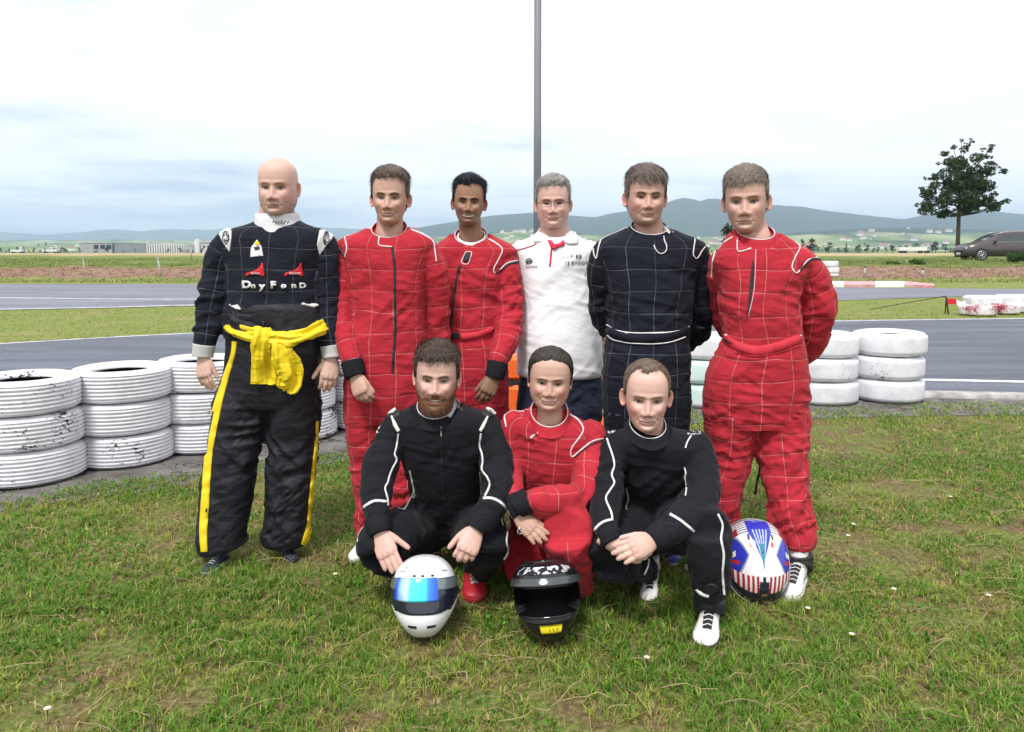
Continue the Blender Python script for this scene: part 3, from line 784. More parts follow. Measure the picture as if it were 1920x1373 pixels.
# ------------------------------------------------------------------ posts in the meadow
M['post_p'] = noise_mat('post_paint', (0.30, 0.31, 0.31), (0.45, 0.45, 0.45), 8, 0.7)
def post(px, py0, py1, lean, label, wpx=3.5):
    Y = 1.0
    for _ in range(40):
        Y = (1.42 - float(zg(Y))) * FPX / (py1 - 468) if py1 > 468 else 50
        Y = max(36, min(120, Y))
    g_ = W(px, py1, Y); h = (py1 - py0) * Y / FPX; w = wpx * Y / FPX
    r_ = empty('marker_post', (g_.x, Y, float(zg(Y)) - 0.05)); tag(r_, label, 'post')
    mb = MB(); mb.tube([(0, 0, 0), (lean * h, 0, h * 0.94)], [w / 2, w / 2 * 0.9], 8); child('shaft', mb.mesh('shaft', True), M['post_p'], r_)
    mb = MB(); mb.tube([(lean * h * 0.94, 0, h * 0.9), (lean * h, 0, h * 1.0)], [w / 2 * 1.15, w / 2 * 1.0], 8); child('cap', mb.mesh('cap', True), M['black_trim'] if px > 1500 else M['post_p'], r_)
post(302, 460, 497, -0.16, 'leaning pale post on the bank in front of the white ribbed hall')
post(158, 458, 496, -0.05, 'thin grey post on the bank in front of the grey warehouse', 2)
post(359, 458, 487, 0.0, 'thin white post beyond the bank just left of the bald man', 2.5)
post(1621, 478, 499, 0.05, 'short white post with dark top on the bank, left of the pair', 4)
post(1731, 478, 495, 0.0, 'short grey post on the bank left of the brown van', 5)
post(1700, 478, 490, 0.0, 'thin pale post in the meadow between two thicker posts', 2)
# shrub at the right edge + weeds on the bank
def shrub(px, py, Y, w, h, label, seed, c1=(0.03, 0.07, 0.015), c2=(0.10, 0.18, 0.04)):
    g_ = W(px, py, Y)
    r_ = empty('shrub', (g_.x, Y, float(zg(Y)) - 0.05)); tag(r_, label, 'shrub')
    rr = random.Random(seed); mb = MB(); cen = []; rad = []
    for k in range(9):
        a = rr.uniform(0, 6.28); q = w * 0.33 * math.sqrt(rr.random()); z_ = h * rr.uniform(0.35, 0.75)
        cen.append((q * math.cos(a), q * math.sin(a), z_)); rad.append(w * 0.2)
        mb.tube([(0, 0, 0), (q * math.cos(a) * 0.5, q * math.sin(a) * 0.5, z_ * 0.6), cen[-1]], [0.02, 0.014, 0.005], 5)
    child('stem', mb.mesh('stem', True), M['bark'], r_)
    crown(r_, cen, rad, 1300, 0.05, c1, c2, seed, 'foliage')
shrub(1905, 498, 43, 1.1, 0.75, 'leafy green shrub on the bank below the brown van at the right edge', 71)
shrub(1720, 492, 42, 0.9, 0.3, 'low green weed clump on the bank below the white lorry', 72)
shrub(1675, 494, 41, 0.7, 0.25, 'small weed clump on the bank between the white posts', 73)

# ------------------------------------------------------------------ lamp pole
M['steel'] = noise_mat('galvanised_steel', (0.20, 0.21, 0.23), (0.29, 0.30, 0.33), 3, 0.45, metal=0.35, stretch=(1, 1, 0.1))
Yp = 9.0
g_ = W(1007.5, 400, Yp)
pole = empty('light_pole', (g_.x, Yp, 0)); tag(pole, 'tall grey steel light pole rising behind the man in the white polo shirt', 'pole')
rp = 6.8 * Yp / FPX
mb = MB(); mb.tube([(0, 0, 0), (0, 0, 3), (0, 0, 9.5)], [rp * 1.1, rp * 1.02, rp * 0.82], 20); child('shaft', mb.mesh('shaft', True), M['steel'], pole)
mb = MB(); mb.box((0, 0, 0.015), (0.28, 0.28, 0.03)); child('base_plate', mb.mesh('base_plate'), M['steel'], pole)
mb = MB(); mb.tube([(-0.6, 0, 9.45), (0.6, 0, 9.45)], 0.03, 10); child('crossbar', mb.mesh('crossbar', True), M['steel'], pole)
for sx in (-0.5, 0.5):
    mb = MB(); mb.box((sx, 0.05, 9.3), (0.34, 0.18, 0.26), bev=0.02); child('floodlight', mb.mesh('floodlight'), M['steel'], pole)

# ------------------------------------------------------------------ van
van_g = W(1868, 487, 49.0)
van = empty('van', (van_g.x + 0.45, 49.0, 0.76), R(-5)); tag(van, 'brown grey people carrier van parked on the bank under the lone tree at right', 'van')
M['van_paint'] = noise_mat('van_paint', (0.075, 0.062, 0.066), (0.085, 0.070, 0.072), 2, 0.28, spec=0.6, metal=0.3)
M['rubber'] = noise_mat('rubber', (0.015, 0.015, 0.016), (0.03, 0.03, 0.03), 30, 0.85)
M['alloy'] = base_mat('alloy', (0.45, 0.46, 0.48), 0.3, 0.8)
M['chrome'] = base_mat('chrome', (0.7, 0.7, 0.72), 0.15, 1.0)
# profile (x forward = -x); body stations: (x, z_low, z_belt, z_roof, halfwidth_low, halfwidth_roof)
prof = [(-2.62, .42, .62, .62, .62, .60), (-2.58, .30, .78, .78, .80, .74), (-2.40, .24, .90, .92, .90, .80), (-2.0, .22, .98, 1.02, .96, .84), (-1.55, .22, 1.04, 1.12, .97, .82), (-1.2, .22, 1.08, 1.34, .97, .78), (-.75, .22, 1.10, 1.60, .97, .74), (-.3, .22, 1.10, 1.73, .97, .73), (.5, .22, 1.11, 1.80, .97, .73), (1.4, .22, 1.12, 1.79, .97, .73), (2.1, .24, 1.12, 1.72, .96, .72), (2.40, .28, 1.10, 1.55, .93, .74), (2.52, .36, 1.05, 1.2, .88, .76)]
Vv, nc = [], 12
for x, zl, zb_, zr, wl, wr_ in prof:
    sec = [(0, zl), (wl * .8, zl), (wl * .97, zl + .10), (wl, zl + (zb_ - zl) * .5), (wl * .98, zb_ * .96 + zl * .04), ((wl * .93), zb_), (wr_ + (wl * .93 - wr_) * .45, zb_ + (zr - zb_) * .5), (wr_, zb_ + (zr - zb_) * .88), (wr_ * .85, zr - (zr - zb_) * .03), (0, zr + .02)]
    full = sec + [(-a, b2) for a, b2 in sec[-2:0:-1]]
    nc = len(full)
    Vv += [(x, -a, z_) for a, z_ in full]
mb = MB(); mb.add(Vv, [tuple(f) for f in grid_faces(len(prof), nc)] + [tuple(range(nc)), tuple(range((len(prof) - 1) * nc, len(prof) * nc))[::-1]])
body = child('body', mb.mesh('body', True), M['van_paint'], van)
M['van_glass'] = base_mat('van_glass', (0.035, 0.045, 0.05), 0.08, 0, 0.8)
def vside(x):  # roof height and side width
    a = np.array(prof)
    return np.interp(x, a[:, 0], a[:, 2]), np.interp(x, a[:, 0], a[:, 3]), np.interp(x, a[:, 0], a[:, 4]), np.interp(x, a[:, 0], a[:, 5])
def wpt(x, f, s, off=0.012):
    zb_, zr, wl, wr_ = vside(x)
    y0 = wl * .93; ym = wr_ + (wl * .93 - wr_) * .45
    y_ = y0 + (ym - y0) * f / .5 if f < .5 else ym + (wr_ - ym) * (f - .5) / .38
    return (x, s * (y_ + off), zb_ + (zr - zb_) * f)
for s in (-1, 1):
    for nm, x0, x1 in (('side_window', -1.0, -.18), ('side_window', -.10, .95), ('side_window', 1.03, 2.05)):
        Vw = []; n_ = 6
        for j in range(4):
            for i in range(n_):
                xx = x0 + (x1 - x0) * i / (n_ - 1)
                fl, fh = 0.05, 0.80
                if x0 < -.9: xx = xx + (0.42 * (j / 3)) * (1 - i / (n_ - 1))
                Vw.append(wpt(xx, fl + (fh - fl) * j / 3, s))
        mb = MB(); mb.add(Vw, [tuple(f) for f in grid_faces(4, n_, False)]); child(nm, mb.mesh(nm, True), M['van_glass'], van)
    for xw in (-1.72, 1.55):
        mb = MB(); mb.tube([(xw, s * 0.72, 0.34), (xw, s * 0.985, 0.34)], [0.40, 0.40], 24); 
        child('wheel_arch', mb.mesh('wheel_arch'), M['rubber'], van)
        mb = MB(); mb.tube([(xw, s * 0.76, 0.33), (xw, s * 0.97, 0.33), (xw, s * 0.995, 0.33)], [0.34, 0.34, 0.31], 28)
        wl_ = child('wheel', mb.mesh('wheel', True), M['rubber'], van)
        mb = MB()
        mb.tube([(xw, s * 0.99, 0.33), (xw, s * 1.003, 0.33)], [0.06, 0.05], 12)
        for q in range(7):
            a = q * 2 * math.pi / 7
            mb.tube([(xw, s * 1.0, 0.33), (xw + .22 * math.cos(a), s * 1.003, .33 + .22 * math.sin(a))], [0.03, 0.024], 6)
        ring = [(xw + .235 * math.cos(a), s * 1.0, .33 + .235 * math.sin(a)) for a in np.linspace(0, 2 * math.pi, 25)]
        mb.tube(ring, 0.022, 6, cap=False)
        child('rim', mb.mesh('rim', True), M['alloy'], wl_)
    mb = MB(); mb.box((-.95, s * 1.04, 1.18), (.16, .2, .15), bev=.03); child('mirror', mb.mesh('mirror'), M['van_paint'], van)
    mb = MB(); mb.tube([(-1.1, s * .925, 1.115), (.5, s * .925, 1.125), (2.1, s * .915, 1.13)], .012, 6); child('chrome_strip', mb.mesh('chrome_strip'), M['chrome'], van)
    mb = MB(); mb.tube([(-.9, s * .76, 1.60), (-.2, s * .735, 1.77), (.6, s * .73, 1.83), (1.5, s * .73, 1.82), (2.1, s * .72, 1.76)], .02, 6); child('roof_rail', mb.mesh('roof_rail', True), M['alloy'], van)
    mb = MB(); mb.box((-2.42, s * .70, .74), (.30, .30, .15), rz=s * .35, bev=.03); child('headlight', mb.mesh('headlight'), base_mat('lamp_lens', (.5, .52, .55), .1, .3), van)
    mb = MB(); mb.box((.45, s * .965, .62), (2.9, .03, .05), bev=.008); child('side_moulding', mb.mesh('side_moulding'), M['van_paint'], van)
ws = []
for x, f in ((-1.38, .1), (-1.2, .5), (-.95, .9), (-.55, 1.0)):
    zb_, zr, wl, wr_ = vside(x)
    for y_ in np.linspace(-wr_ * .88, wr_ * .88, 5): ws.append((x - .02, y_, zr + .02 - abs(y_) * .06 + .012))
mb = MB(); mb.add(ws, [tuple(f) for f in grid_faces(4, 5, False)]); child('windscreen', mb.mesh('windscreen', True), M['van_glass'], van)
mb = MB(); mb.box((-2.62, 0, .52), (.06, 1.0, .20), bev=.015); child('grille', mb.mesh('grille'), M['rubber'], van)
mb = MB(); mb.box((-2.655, 0, .40), (.02, .52, .11), bev=.004); child('number_plate', mb.mesh('number_plate'), M['white_trim'], van)
van.location.x = W(1801, 487, 49.0).x + 2.62

# ------------------------------------------------------------------ tyres
def tyre_mesh(name, ribs, R_=0.325, w=0.205, rim=0.195, seed=0, depth=0.006):
    hw = w / 2; P = []
    # outside profile from the bottom bead over the tread to the top bead, then the hollow inside
    P += [(rim, -hw * .62), (rim + .012, -hw * .80), (rim + .05, -hw * .97), (R_ - .055, -hw), (R_ - .025, -hw * .93), (R_ - .008, -hw * .78)]
    if ribs:
        n = ribs; a, b_ = -hw * .70, hw * .70
        for i in range(n + 1):
            c_ = a + (b_ - a) * i / n
            g2 = (b_ - a) / n * 0.17
            bulge = 0.004 * (1 - (c_ / hw) ** 2)
            P += [(R_ + bulge, c_ - g2 * 1.5), (R_ + bulge - depth, c_ - g2 * .5), (R_ + bulge - depth, c_ + g2 * .5), (R_ + bulge, c_ + g2 * 1.5)]
    else:
        for c_ in np.linspace(-.7, .7, 9): P.append((R_ + .006 * (1 - c_ * c_), hw * c_))
    P += [(R_ - .008, hw * .78), (R_ - .025, hw * .93), (R_ - .055, hw), (rim + .05, hw * .97), (rim + .012, hw * .80), (rim, hw * .62)]
    no = len(P)
    P += [(rim + .01, hw * .5), (R_ - .03, hw * .75), (R_ - .018, 0), (R_ - .03, -hw * .75), (rim + .01, -hw * .5)]
    P = np.array(P); na = 72
    an = np.arange(na) * 2 * math.pi / na
    V = np.zeros((len(P), na, 3))
    wob = 1 + 0.006 * (fbm(np.cos(an) * 2 + 5, np.sin(an) * 2, seed=seed)[None, :] - .5) * 2
    V[:, :, 0] = P[:, :1] * np.cos(an) * wob; V[:, :, 1] = P[:, :1] * np.sin(an) * wob; V[:, :, 2] = P[:, 1:] + 0.004 * (vn(np.cos(an) * 1.5 + seed, np.sin(an) * 1.5)[None] - .5)
    F = grid_faces(len(P), na); j = np.arange(na)
    last = (len(P) - 1) * na
    F2 = np.stack([last + j, last + (j + 1) % na, (j + 1) % na, j], -1)
    me = make_mesh(name, V.reshape(-1, 3), [np.concatenate([F, F2])])
    mi = np.zeros(len(me.polygons), np.int32); mi[(no - 1) * na:] = 1
    me.polygons.foreach_set('material_index', mi)
    return me
def paint_mat(name, white, under, thr=(0.60, 0.635)):
    m = base_mat(name, white, 0.55, 0, 0.4)
    t = m.node_tree; b = t.nodes['Principled BSDF']
    oi = N('ShaderNodeObjectInfo', t); tcn = N('ShaderNodeTexCoord', t)
    ad = N('ShaderNodeVectorMath', t, operation='ADD'); ml = N('ShaderNodeMath', t, operation='MULTIPLY'); ml.inputs[1].default_value = 37.0
    t.links.new(oi.outputs['Random'], ml.inputs[0]); t.links.new(tcn.outputs['Object'], ad.inputs[0])
    cx_ = N('ShaderNodeCombineXYZ', t)
    for i in range(3): t.links.new(ml.outputs[0], cx_.inputs[i])
    t.links.new(cx_.outputs[0], ad.inputs[1])
    n1 = tnoise(t, 2.6, 3, 0.5, ad.outputs[0], (1, 1, 1)); n2 = tnoise(t, 34, 5, 0.6, ad.outputs[0], (1, 1, 2.5)); n3 = tnoise(t, 6, 6, 0.7, ad.outputs[0])
    sc2 = N('ShaderNodeSeparateColor', t); t.links.new(oi.outputs['Color'], sc2.inputs[0])
    # wear = blotch mask * fine breakup
    v = tmath(t, 'MULTIPLY_ADD', n2, 0.55, tmath(t, 'MULTIPLY', n1, 0.62))
    v = tmath(t, 'ADD', v, tmath(t, 'MULTIPLY', sc2.outputs[0], 0.25))
    v = tmath(t, 'SUBTRACT', v, 0.0)
    wear = N('ShaderNodeMapRange', t); wear.inputs[1].default_value = 0.778; wear.inputs[2].default_value = 0.795; t.links.new(v, wear.inputs[0])
    wcol = tramp(t, n3, [(0.3, tuple(c * 0.78 for c in white)), (0.55, white), (0.75, tuple(min(.86, c * 1.05) for c in white))])
    un = N('ShaderNodeRGB', t); un.outputs[0].default_value = (*under, 1)
    mint = N('ShaderNodeRGB', t); mint.outputs[0].default_value = (.50, .74, .68, 1)
    wcol = tmix(t, tmath(t, 'MULTIPLY', tstep(t, n1, .45, .6), sc2.outputs[1]), wcol, mint.outputs[0])
    t.links.new(tmix(t, wear.outputs[0], wcol, un.outputs[0]), b.inputs['Base Color'])
    bp = N('ShaderNodeBump', t); bp.inputs['Strength'].default_value = 0.25; bp.inputs['Distance'].default_value = 0.003
    t.links.new(n3, bp.inputs['Height']); t.links.new(bp.outputs[0], b.inputs['Normal'])
    return m
M['tyre_white'] = paint_mat('white_tyre_paint', (0.74, 0.74, 0.79), (0.02, 0.02, 0.024))
M['tyre_red'] = paint_mat('white_over_red_tyre_paint', (0.70, 0.66, 0.68), (0.22, 0.02, 0.035))
tm_rib = [tyre_mesh('ribbed_tyre', 6, seed=k, depth=.008) for k in range(2)]
tm_smooth = [tyre_mesh('smooth_tyre', 0, seed=5), tyre_mesh('smooth_tyre', 0, seed=9)]
for me in tm_rib + tm_smooth:
    me.materials.append(M['tyre_white']); me.materials.append(M['rubber'])
LV = ['bottom', 'middle', 'top']
def stack(px, py_front, rib, wear, desc, R0=0.325, jit=((0, 0), (-.012, 0), (-.006, .01)), grp='white painted tyres stacked along the track', s=1.0, n=3, mats=None):
    Yf = 1.42 * FPX / (py_front - HOR)
    Yc = Yf + R0 * s
    X = (px - 960) / FPX * Yc
    for k in range(n):
        me = (tm_rib if rib else tm_smooth)[k % 2]
        if mats:
            me = me.copy(); me.materials[0] = mats
        o = bpy.data.objects.new('tyre', me); COL.objects.link(o)
        o.location = (X + jit[k][0], Yc + jit[k][1], 0.004 + (0.1025 + k * 0.207) * s * 1.04)
        o.rotation_euler = (rt.uniform(-.01, .01), rt.uniform(-.01, .01), rt.uniform(0, 6.28)); o.scale = (s, s, s * 1.04)
        o.color = (wear[k], .8 if 'mint' in desc else 0, 0, 1)
        tag(o, f'{desc}, {LV[k] if n == 3 else ["lower", "upper"][k]} tyre', 'tyre', grp)
stack(37, 932, True, (.36, .38, .40), 'ribbed white tyre stack cut by the left edge of the photo', s=.99, jit=((.008, 0), (0, 0), (-.012, 0)))
stack(222, 892, True, (.24, .02, .02), 'ribbed white stack second from the left edge', s=.98)
stack(378, 863, True, (.05, .05, .10), 'ribbed white stack just left of the bald man in black trousers', s=.99)
stack(545, 841, True, (.50, .50, .50), 'ribbed white stack behind the legs of the bald man')
stack(690, 816, True, (.1, .05, .05), 'ribbed white stack behind the left man in red')
stack(830, 798, False, (.1, .05, .05), 'white stack hidden behind the crouching bearded man')
stack(1318, 772, False, (.20, .1, .1), 'mint tinged white stack between the navy suited and the red suited man')
stack(1178, 776, False, (.2, .1, .1), 'white stack hidden behind the navy suited man')
stack(1545, 767, False, (.25, .25, .2), 'smooth white stack beside the right leg of the red suited man')
stack(1668, 763, False, (.47, .12, .22), 'smooth white stack standing furthest right, scuffed at the foot', jit=((.0, 0), (-.004, 0), (.012, 0)))
# far stack at the kerb
stack(1553, 524.5, False, (.2, .2, .2), 'distant white tyre pile behind the red and white kerb', jit=((.05, 0), (.04, 0), (0, 0)), s=1.35)
# red and white barrier tyres on the island
Yb_ = 16.3
x0 = (1842 - 960) / FPX * Yb_
lab = ['round red and white tyre lying flat at the near end of the island barrier', 'second scuffed red and white tyre in the island barrier', 'third scuffed red and white tyre in the island barrier', 'last red and white tyre of the barrier at the right edge']
for k, (px, Y, wv) in enumerate(((1836, 16.6, .62), (1880, 17.0, .66), (1925, 17.3, .66), (1972, 17.6, .6))):
    me = tm_smooth[k % 2].copy(); me.materials[0] = M['tyre_red']
    o = bpy.data.objects.new('tyre', me); COL.objects.link(o)
    o.location = ((px - 960) / FPX * Y, Y, 0.015 + .1025); o.scale = (1.1, 1.1, 1.0); o.color = (wv, 0, 0, 1); o.rotation_euler = (0, 0, k * 1.3)
    tag(o, lab[k], 'tyre', 'red and white tyres on the grass island')
for k, (p0, p1, Y) in enumerate(((1815, 1872, 17.9), (1874, 1935, 18.2))):
    kk = Y / FPX; w = (p1 - p0) * kk
    r_ = empty('barrier_block', ((p0 - 960) * kk + w / 2, Y, 0), R(-3)); tag(r_, ['low white plastic barrier block behind the barrier tyres, left one', 'low white plastic barrier block running out of the photo at right'][k], 'barrier')
    mb = MB(); mb.box((0, 0, .19), (w, .5, .33), bev=.05); child('block', mb.mesh('block'), M['tyre_white'], r_).color = (.3, 0, 0, 1)
    mb = MB(); mb.box((0, 0, .03), (w * .98, .54, .06), bev=.01); child('foot', mb.mesh('foot'), M['tyre_red'], r_).color = (.5, 0, 0, 1)
# little flag stand at the island
Yf = 16.9
g_ = W(1773, 590, Yf)
r_ = empty('flag_stand', (g_.x, Yf, 0)); tag(r_, 'small dark metal stand with a red and white tape at the island edge', 'stand')
mb = MB(); mb.tube([(0.06, 0, 0), (0, 0, .36), (-.03, 0, .40)], .016, 6); mb.tube([(0, 0, .36), (.1, 0.2, 0)], .012, 6); child('leg', mb.mesh('leg'), M['black_trim'], r_)
mb = MB(); mb.tube([(-1.1, 1.2, .02), (-.5, .6, .22), (-.03, 0, .40)], .008, 5); child('rope', mb.mesh('rope'), M['black_trim'], r_)
pts = [(0.0 + i * .055, .02 * math.sin(i), .37 - .012 * i - .015 * math.sin(i * 1.4)) for i in range(9)]
for j0, j1, mt in ((0, 4, M['red_patch']), (4, 6, M['white_trim']), (6, 8, M['white_trim'])):
    mb = MB()
    for i in range(j0, j1):
        a, b_ = pts[i], pts[i + 1]
        mb.add([(a[0], a[1], a[2]), (b_[0], b_[1], b_[2]), (b_[0], b_[1], b_[2] - .12), (a[0], a[1], a[2] - .12), (a[0], a[1] + .004, a[2]), (b_[0], b_[1] + .004, b_[2]), (b_[0], b_[1] + .004, b_[2] - .12), (a[0], a[1] + .004, a[2] - .12)], [(0, 1, 2, 3), (7, 6, 5, 4), (0, 4, 5, 1), (3, 2, 6, 7)])
    child('tape', mb.mesh('tape'), mt, r_)
# orange plastic barrier and cone behind the group
M['orange'] = noise_mat('orange_plastic', (0.75, 0.10, 0.015), (0.85, 0.16, 0.03), 8, 0.45)
ob = empty('barrier', ((1046 - 960) / FPX * 6.3, 6.3, 0.01)); tag(ob, 'orange plastic barrier with black band behind the man in the white polo', 'barrier')
kk = 6.3 / FPX; w = 190 * kk
mb = MB(); mb.box((0, 0, .17), (w, .34, .30), bev=.03); mb.box((0, 0, .45), (w, .26, .2), bev=.03); child('block', mb.mesh('block'), M['orange'], ob)
mb = MB(); mb.box((0, 0, .335), (w * .99, .28, .035)); child('band', mb.mesh('band'), M['black_trim'], ob)
cn = empty('traffic_cone', ((1130 - 960) / FPX * 5.9, 5.9, 0.008)); tag(cn, 'narrow red and white traffic cone behind the polo man and navy suited man', 'cone')
mb = MB(); mb.tube([(0, 0, .02), (0, 0, .14)], [.09, .07], 16); child('lower_cone', mb.mesh('lower_cone', True), M['orange'], cn)
mb = MB(); mb.tube([(0, 0, .14), (0, 0, .30)], [.07, .042], 16); child('white_band', mb.mesh('white_band', True), M['white_trim'], cn)
mb = MB(); mb.tube([(0, 0, .30), (0, 0, .46)], [.042, .016], 16); child('upper_cone', mb.mesh('upper_cone', True), M['orange'], cn)
mb = MB(); mb.box((0, 0, .012), (.26, .26, .024), bev=.008); child('base', mb.mesh('base'), M['rubber'], cn)
# ================================================================== PEOPLE
def catmull(P, n):
    P = np.asarray(P, float)
    k = len(P); d = np.concatenate([[0], np.cumsum(np.linalg.norm(P[1:, :3] - P[:-1, :3], axis=1) + 1e-6)])
    t = np.linspace(0, d[-1], n); out_ = []
    Pe = np.vstack([2 * P[0] - P[1], P, 2 * P[-1] - P[-2]])
    for q in t:
        i = min(max(int(np.searchsorted(d, q) - 1), 0), k - 2)
        u = (q - d[i]) / (d[i + 1] - d[i])
        p0, p1, p2, p3 = Pe[i], Pe[i + 1], Pe[i + 2], Pe[i + 3]
        # tangents scaled for uneven spacing are skipped; clamp radii by plain blending
        v = 0.5 * ((2 * p1) + (-p0 + p2) * u + (2 * p0 - 5 * p1 + 4 * p2 - p3) * u * u + (-p0 + 3 * p1 - 3 * p2 + p3) * u ** 3)
        lin = p1 * (1 - u) + p2 * u
        v[3:] = lin[3:] * 0.5 + v[3:] * 0.5
        out_.append(v)
    return np.array(out_), t
class Limb:
    """tube through rings (px, py, depth, half width px, half thickness m [, crease amplitude])"""
    def __init__(s, rings, n=40, nseg=28, expo=2.2, quilt=1.0, u0=0.0, v0=0.0, zv=False, roll=0.0):
        P = []
        for r_ in rings:
            w = W(r_[0], r_[1], r_[2]); k = (w - CAM).length / FPX
            P.append([w.x, w.y, w.z, r_[3] * k, r_[4], r_[5] if len(r_) > 5 else 0.004])
        D, s.arc = catmull(P, n)
        s.c = D[:, :3]; s.a = np.maximum(D[:, 3], .004); s.b = np.maximum(D[:, 4], .004); s.amp = np.maximum(D[:, 5], 0)
        T = np.gradient(s.c, axis=0); T /= np.linalg.norm(T, axis=1)[:, None] + 1e-9
        view = s.c - np.array(CAM[:]); view /= np.linalg.norm(view, axis=1)[:, None]
        S = np.cross(T, view); L = np.linalg.norm(S, axis=1)
        last = None; SS = []
        for i in range(n):
            if L[i] > 0.18:
                v = S[i] / L[i]
            else:
                v = last if last is not None else np.array([1.0, 0, 0])
            if last is not None and np.dot(v, last) < 0: v = -v
            v = v - T[i] * np.dot(v, T[i]); v /= np.linalg.norm(v) + 1e-9
            if last is not None:
                v = v * 0.6 + last * 0.4; v = v - T[i] * np.dot(v, T[i]); v /= np.linalg.norm(v) + 1e-9
            SS.append(v); last = v
        s.T = T; s.S = np.array(SS)
        if zv:
            s.T = np.tile([0, 0, -1.0], (n, 1)); s.S = np.tile([math.cos(roll), 0, -math.sin(roll)], (n, 1)); T = s.T
        s.Dp = np.cross(s.T, s.S)
        flip = (s.Dp * view).sum(1) < 0
        if flip.mean() > .5: s.Dp = -s.Dp
        s.n = n; s.nseg = nseg; s.expo = expo; s.quilt = quilt; s.u0 = u0; s.v0 = v0; s.zv = zv
    def mesh(s, off=0.0):
        a = np.arange(s.nseg) * 2 * math.pi / s.nseg
        e = 2.0 / s.expo
        ca = np.sign(np.cos(a)) * np.abs(np.cos(a)) ** e; sa = np.sign(np.sin(a)) * np.abs(np.sin(a)) ** e
        V = s.c[:, None, :] + s.S[:, None, :] * ((s.a + off)[:, None] * ca[None])[..., None] + s.Dp[:, None, :] * ((s.b + off)[:, None] * sa[None])[..., None]
        V = V.reshape(-1, 3)
        F = [tuple(f) for f in grid_faces(s.n, s.nseg)]
        F.append(tuple(range(s.nseg))[::-1]); F.append(tuple((s.n - 1) * s.nseg + k for k in range(s.nseg)))
        return V, F
def remesh(Vs, Fs, voxel):
    me = bpy.data.meshes.new('tmp'); me.from_pydata([tuple(v) for v in Vs], [], Fs)
    bm = bmesh.new(); bm.from_mesh(me); bmesh.ops.triangulate(bm, faces=[f for f in bm.faces if len(f.verts) > 4]); bmesh.ops.recalc_face_normals(bm, faces=bm.faces); bm.to_mesh(me); bm.free()
    o = bpy.data.objects.new('tmp', me); COL.objects.link(o)
    md = o.modifiers.new('r', 'REMESH'); md.mode = 'VOXEL'; md.voxel_size = voxel; md.adaptivity = 0
    dg = bpy.context.evaluated_depsgraph_get()
    me2 = bpy.data.meshes.new_from_object(o.evaluated_get(dg))
    bpy.data.objects.remove(o); bpy.data.meshes.remove(me)
    return me2
def get_np(me):
    V = np.empty(len(me.vertices) * 3, np.float32); me.vertices.foreach_get('co', V)
    E = np.empty(len(me.edges) * 2, np.int32); me.edges.foreach_get('vertices', E)
    return V.reshape(-1, 3).astype(float), E.reshape(-1, 2)
def lap(V, E, k, f=0.5):
    n = len(V); deg = np.bincount(E.ravel(), minlength=n).astype(float)[:, None] + 1e-9
    for _ in range(k):
        A = np.zeros_like(V)
        for d in range(3):
            A[:, d] = np.bincount(E[:, 0], weights=V[E[:, 1], d], minlength=n) + np.bincount(E[:, 1], weights=V[E[:, 0], d], minlength=n)
        V = V * (1 - f) + A / deg * f
    return V
def normals(me):
    N_ = np.empty(len(me.vertices) * 3, np.float32); me.vertices.foreach_get('normal', N_)
    return N_.reshape(-1, 3).astype(float)
def limb_coords(V, limbs):
    best = np.full(len(V), 1e9); U = np.zeros(len(V)); Vv = np.zeros(len(V)); A = np.zeros(len(V)); Q = np.zeros(len(V)); I = np.zeros(len(V), int)
    for li, L in enumerate(limbs):
        for i in range(L.n):
            d = V - L.c[i]
            s_ = d @ L.S[i]; p_ = d @ L.Dp[i]; t_ = d @ L.T[i]
            r2 = (s_ / L.a[i]) ** 2 + (p_ / L.b[i]) ** 2 + (t_ / 0.035) ** 2
            k = r2 < best
            if not k.any(): continue
            best[k] = r2[k]
            ang = np.arctan2(s_[k] / L.a[i], -p_[k] / L.b[i])
            U[k] = ang * (np.mean(L.a) * .55 + np.mean(L.b) * .45) + L.u0
            Vv[k] = (V[k, 2] if L.zv else L.arc[i] + t_[k]) + L.v0
            A[k] = L.amp[i]; Q[k] = L.quilt; I[k] = li
    return U, Vv, A, Q, I
